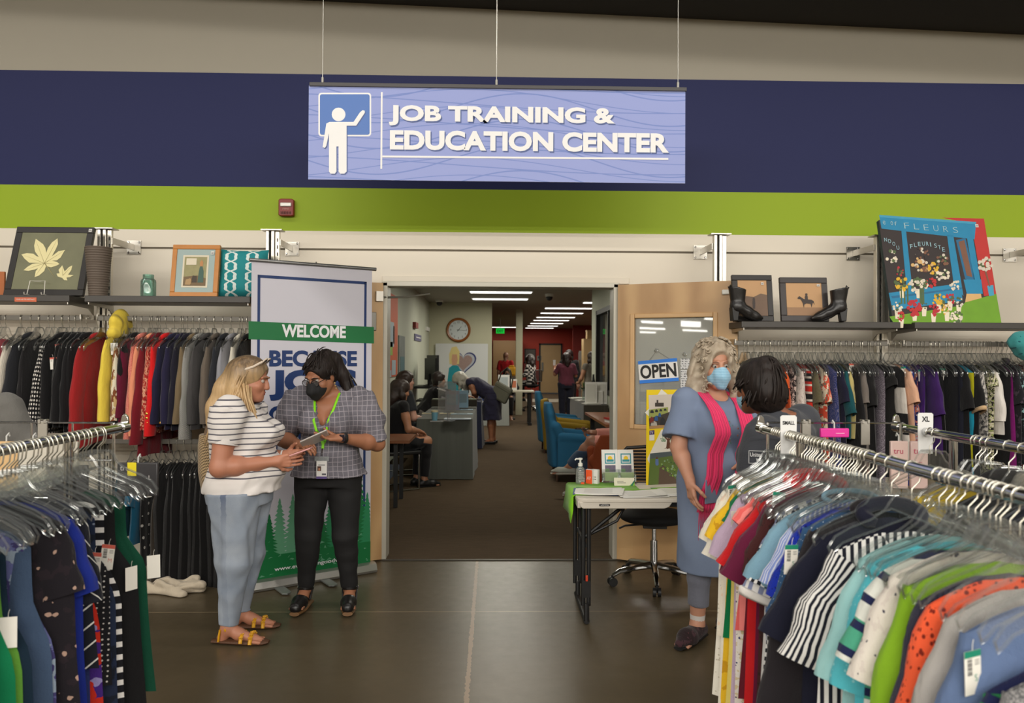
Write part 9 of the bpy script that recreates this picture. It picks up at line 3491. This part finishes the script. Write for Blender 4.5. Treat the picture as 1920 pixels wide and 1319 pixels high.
for sd in 'RL':
 shoe(g, sd, m_black, m_black)
face_parts(g.o, g.h, g.Rh, g.k, brow=(50, 36, 30))
# chairs under them
for (x, y, rz, lab) in ((-1.18, 9.15, -.95, 'black chair under the seated woman in the sleeveless top'), (-1.20, 10.35, -1.15, 'black chair under the woman in the striped skirt')):
 r = empty('side_chair', (x, y, 0), rz)
 tag(r, lab, 'chair')
 for c_, d_, nm in (((0, .05, .44 if y < 10 else .50), (.44, .44, .04), 'seat'), ((0, -.19, .68), (.42, .04, .34), 'backrest')):
  b = MB()
  b.box(c_, d_)
  b.build(nm, DARK, r, bevel=.01)
 for q in (-1, 1):
  b = MB()
  b.tube([(q * .21, -.19, .85), (q * .21, -.18, .42), (q * .21, -.19, .015), (q * .21, .24, .015), (q * .21, .24, .42)], .012, 8)
  b.build('leg', m_chrome, r)
g = person('woman with dark tied hair and white-striped black top leaning over the tables', (-1.17, 13.0, 0), -1.35, (176, 128, 100), V, 1.62, 1.05, 1.1, pel=(0, 0, .62), lean=.55, head=(0, .1, 0), arms={'R': dict(e=(.22, .50, .93), w=(.12, .72, .90), d=(-.2, 1, 0)), 'L': dict(e=(-.22, .5, .93), w=(-.1, .72, .9), d=(.2, 1, 0))}, legs=sit(.55))
shirt(g, 'top', fab('top_blk2', 'plain', BK), .016, hem=-.06, sleeve=.75, sr=.072, vox=V, neck=('round', .05, .07))
S0, E, Wr, a = g.arm['R']
b = MB()
for q in (-.018, .018):
 b.tube([S0 + V3(.066, q, .045), S0 + (E - S0) * .5 + V3(.07, q, .03), S0 + (E - S0) * .74 + V3(.072, q, .02)], .007, 6)
b.build('sleeve_stripe', m_paperw, g.o)
trousers(g, 'trousers', fab('tr_grey', 'plain', (110, 104, 98)), .014, 1.9, .1, .07, .06, .03, vox=V)
hairdo(g, (46, 36, 32), .0, False, .022)
for sd in 'RL':
 shoe(g, sd, m_black, m_black)
b = MB()
b.box((0, 0, .28), (.44, .44, .56))
r = b.build('stool', DARK, bevel=.03)
r.location = (-1.17, 13.0, 0)
tag(r, 'dark stool under the woman leaning over the tables', 'stool')
# the bending woman with white hair
g = person('white-haired woman bending over in a sleeveless navy dress', (-.12, 14.0, 0), 1.35, (170, 112, 80), V, 1.66, 1.02, 1.1, pel=(0, -.12, .88), lean=1.05, head=(0, 1.15, 0), hoff=(0, .05, -.04), arms={'R': dict(e=(.17, .22, .92), w=(.12, .26, .70), d=(0, .1, -1), n=(0, -1, 0), c=.3), 'L': dict(e=(-.2, .18, .93), w=(.02, .22, .80), d=(.6, 0, -.5), n=(0, -1, 0), c=.6)},
   legs={'R': dict(k=(.10, -.10, .46), a=(.12, -.11, .085), f=(.1, 1, 0)), 'L': dict(k=(-.10, -.10, .46), a=(-.10, -.12, .085), f=(-.1, 1, 0))})
m_dr = fab('dress_navy', 'floral', (52, 50, 72), (66, 64, 88), (44, 42, 62), 24, .1)
shirt(g, 'dress', m_dr, .02, hem=-.12, sleeve=0, vox=V, neck=('round', .07, .08))
f = Sdf((-.3, -.42, .38), (.3, .25, 1.05), .009)
f.loft(V3(0, -.11, 0), I3, [(.44, .24, .17, 0, 0), (.7, .225, .16, 0, 0), (.9, .20, .15, 0, -.01), (1.0, .16, .12, 0, .02)], .03)
f.wrinkle(.006, 30, 4)
f.obj('skirt', m_dr, g.o, uvfn=zuv)
for sd in 'RL':
 shoe(g, sd, m_black, m_black, 'sandal', .044, .19, -.03, .022)
hairdo(g, (196, 192, 178), .10, False, .03)
bg = item('handbag', 'grey-green shoulder bag on the bending woman\'s hip', 'bag', [((0, 0, 0), (.10, .34, .30), 0, 'body'), ((0, 0, .10), (.11, .35, .12), 0, 'flap')], [M('bag_greygreen', S(112, 112, 96), .7)], tuple(world(P3, (0, 0, 0)) * 0 + V3(.15, 13.80, .93)), .3, None, .04)
bg.rotation_euler = (.5, 0, 1.2)
b = MB()
b.tube([(0, -.14, .12), (-.1, -.1, .34), (-.22, .05, .5), (-.1, .14, .34), (0, .14, .12)], .012, 6)
b.build('strap', M('bag_greygreen', S(112, 112, 96), .7), bg)
fl = item('flyer', 'blue and green flyer hanging from the bending woman\'s hand', 'flyer', [((0, 0, 0), (.38, .006, .30), 0, 'sheet'), ((.11, -.005, 0), (.11, .004, .26), 1, 'print_block'), ((-.08, -.005, .07), (.1, .004, .08), 1, 'print_block'), ((-.08, -.005, -.07), (.1, .004, .08), 2, 'print_block')],
   [M('flyer_pale', S(150, 176, 190), .6), M('flyer_teal', S(40, 100, 110), .6), M('flyer_green', S(84, 140, 110), .6)], (-.38, 13.92, .48), 0)
# masked person at the desk, person in red, seated checked woman, standing pair, grey sleeveless person
g = person('masked person in black seated behind the white flyers', (.36, 19.6, 0), math.pi, (150, 108, 84), V, 1.6, 1.1, 1.1, pel=(0, 0, .55), arms=seated_arms(.7), legs=sit(.5))
shirt(g, 'top', fab('top_blk2', 'plain', BK), .018, hem=-.06, sleeve=1.9, sr=.06, vox=V)
trousers(g, 'trousers', fab('tr_black', 'plain', BK), .014, 1.9, .1, .07, .06, .03, vox=V)
hairdo(g, (22, 18, 18), .05)
surgical_mask(g, M('mask_black', S(20, 20, 22), .8), cone=.01)
item('stool', 'dark stool under the masked person', 'stool', [((0, 0, .46), (.4, .4, .05), 0, 'seat'), ((0, 0, .22), (.06, .06, .44), 0, 'post'), ((0, 0, .015), (.4, .4, .03), 0, 'base')], [DARK], (.36, 19.6, 0))
g = person('bald person in a red shirt standing at the tan panel', (.40, 24.2, 0), -.3, (150, 110, 90), V, 1.72, 1.05, 1.05)
shirt(g, 'shirt', fab('shirt_red', 'plain', (176, 30, 36)), .016, hem=-.1, sleeve=.8, sr=.075, vox=V, neck=('round', .04, .07))
trousers(g, 'trousers', fab('tr_dark', 'plain', (40, 38, 40)), .014, 1.95, .11, .08, .07, .03, vox=V)
for sd in 'RL':
 shoe(g, sd, m_black, m_black)
g = person('woman with a bun and black and white checked shirt seated in the red office', (1.13, 22.6, 0), 1.0, (160, 112, 88), V, 1.66, 1.0, 1.0, pel=(0, 0, .84), lean=.1, head=(.1, .3, 0), arms=seated_arms(.95), legs={s: dict(k=(q * .09, .38, .80), a=(q * .09, .34, .36), f=(0, 1, 0)) for s, q in (('R', 1), ('L', -1))})
shirt(g, 'shirt', fab('shirt_check', 'check', (206, 200, 192), (26, 25, 27), None, 9), .018, hem=-.06, sleeve=1.8, sr=.06, vox=V)
trousers(g, 'trousers', fab('tr_black', 'plain', BK), .014, 1.9, .1, .07, .06, .03, vox=V)
hairdo(g, (40, 28, 24), .12, True)
for sd in 'RL':
 shoe(g, sd, m_black, m_black)
office_chair((1.13, 22.6, 0), 1.0, 'black office chair under the woman in the checked shirt', .75)
g = person('woman in a maroon top seen from behind in the red office', (1.86, 19.6, 0), .15, (176, 124, 98), V, 1.66, 1.1, 1.1, arms={'L': dict(e=(-.27, .1, 1.14), w=(-.25, .24, 1.30), d=(0, .3, 1), c=.8), 'R': dict(e=(.26, .05, 1.1), w=(.27, .27, 1.14), d=(.2, 1, .1), c=.4)})
shirt(g, 'top', fab('top_maroon', 'plain', (98, 48, 62)), .018, hem=-.05, sleeve=.8, sr=.075, vox=V)
trousers(g, 'trousers', fab('tr_navy', 'plain', (32, 34, 48)), .016, 1.95, .12, .09, .075, .03, vox=V)
for sd in 'RL':
 shoe(g, sd, m_black, m_black)
hairdo(g, (38, 26, 24), .06, False, .03)
item('white_cup', 'white cup held up by the woman in maroon', 'cup', [((0, 0, 0), (.06, .06, .13), 0, 'cup_body'), ((0, 0, .07), (.065, .065, .012), 0, 'lid')], [m_paperw], tuple(world(g, (-.25, .27, 1.43))))
g = person('woman in black facing the woman in maroon', (2.02, 20.5, 0), math.pi - .2, (176, 128, 104), V, 1.76, 1.0, 1.0, head=(0, .2, 0))
shirt(g, 'top', fab('top_blk2', 'plain', BK), .016, hem=-.1, sleeve=1.8, sr=.06, vox=V, neck=('round', .06, .07))
trousers(g, 'trousers', fab('tr_black', 'plain', BK), .014, 1.95, .11, .08, .07, .03, vox=V)
for sd in 'RL':
 shoe(g, sd, m_black, m_black)
hairdo(g, (34, 24, 22), .04)
g = person('person in a grey sleeveless top half hidden by the right office wall', (2.22, 17.4, 0), .5, (190, 140, 112), V, 1.68, 1.0, 1.0, arms={'L': dict(e=(-.24, .05, 1.1), w=(-.16, .26, 1.0), d=(.3, 1, 0))})
shirt(g, 'tank_top', fab('tank_grey', 'plain', (118, 112, 102)), .016, hem=-.1, sleeve=0, vox=V, neck=('round', .09, .09))
trousers(g, 'trousers', fab('tr_plum', 'plain', (70, 50, 54)), .014, 1.95, .11, .08, .07, .03, vox=V)
for sd in 'RL':
 shoe(g, sd, m_black, m_black)
hairdo(g, (52, 36, 28), .05)
# seated person in jeans with the phone, mostly behind the right door post
g = person('seated person in jeans and pink sleeves beside the right door post', (1.50, 8.30, 0), 1.25, (150, 106, 84), .006, 1.64, 1.05, 1.05, pel=(0, 0, .55), lean=.05, head=(.1, .4, 0),
   arms={'R': dict(e=(.20, .22, .72), w=(.06, .42, .74), d=(-.4, 1, .1), n=(-.5, 0, 1), t=-1, c=.6), 'L': dict(e=(-.22, .18, .66), w=(-.05, .40, .68), d=(.4, 1, .1), n=(.3, 0, 1), t=-1, c=.6)},
   legs={'L': dict(k=(-.08, .42, .66), a=(-.02, .68, .36), f=(.05, 1, -.05)), 'R': dict(k=(.12, .46, .52), a=(.12, .58, .09), f=(.1, 1, 0))})
shirt(g, 'cardigan', fab('cardi_pink', 'plain', (206, 136, 122)), .02, hem=-.06, sleeve=1.92, sr=.056, vox=.007)
trousers(g, 'jeans', fab('jeans_blue', 'plain', (54, 70, 92)), .014, 1.92, .1, .072, .06, .03, vox=.007)
b = MB()
S0 = g.arm['L'][0]
b.ball(g.T(0, .06, .28), (.17, .12, .2), 16, 0, g.R)
b.build('teal_shirt', fab('shirt_teal', 'plain', (20, 150, 160)), g.o)
for sd in 'RL':
 shoe(g, sd, M('sneaker_grey', S(150, 152, 142), .6), M('sneaker_sole', S(176, 172, 160), .5), 'sneaker', .044, .19, .0, .025)
hairdo(g, (40, 30, 26), .05)
item('smartphone', 'phone held by the seated person in jeans', 'phone', [((0, 0, 0), (.07, .14, .01), 0, 'case'), ((0, 0, .006), (.062, .13, .002), 1, 'screen')], [DARK, M('phone_glass', S(40, 34, 40), .08)], tuple(world(g, (.0, .55, .78))), 1.25)
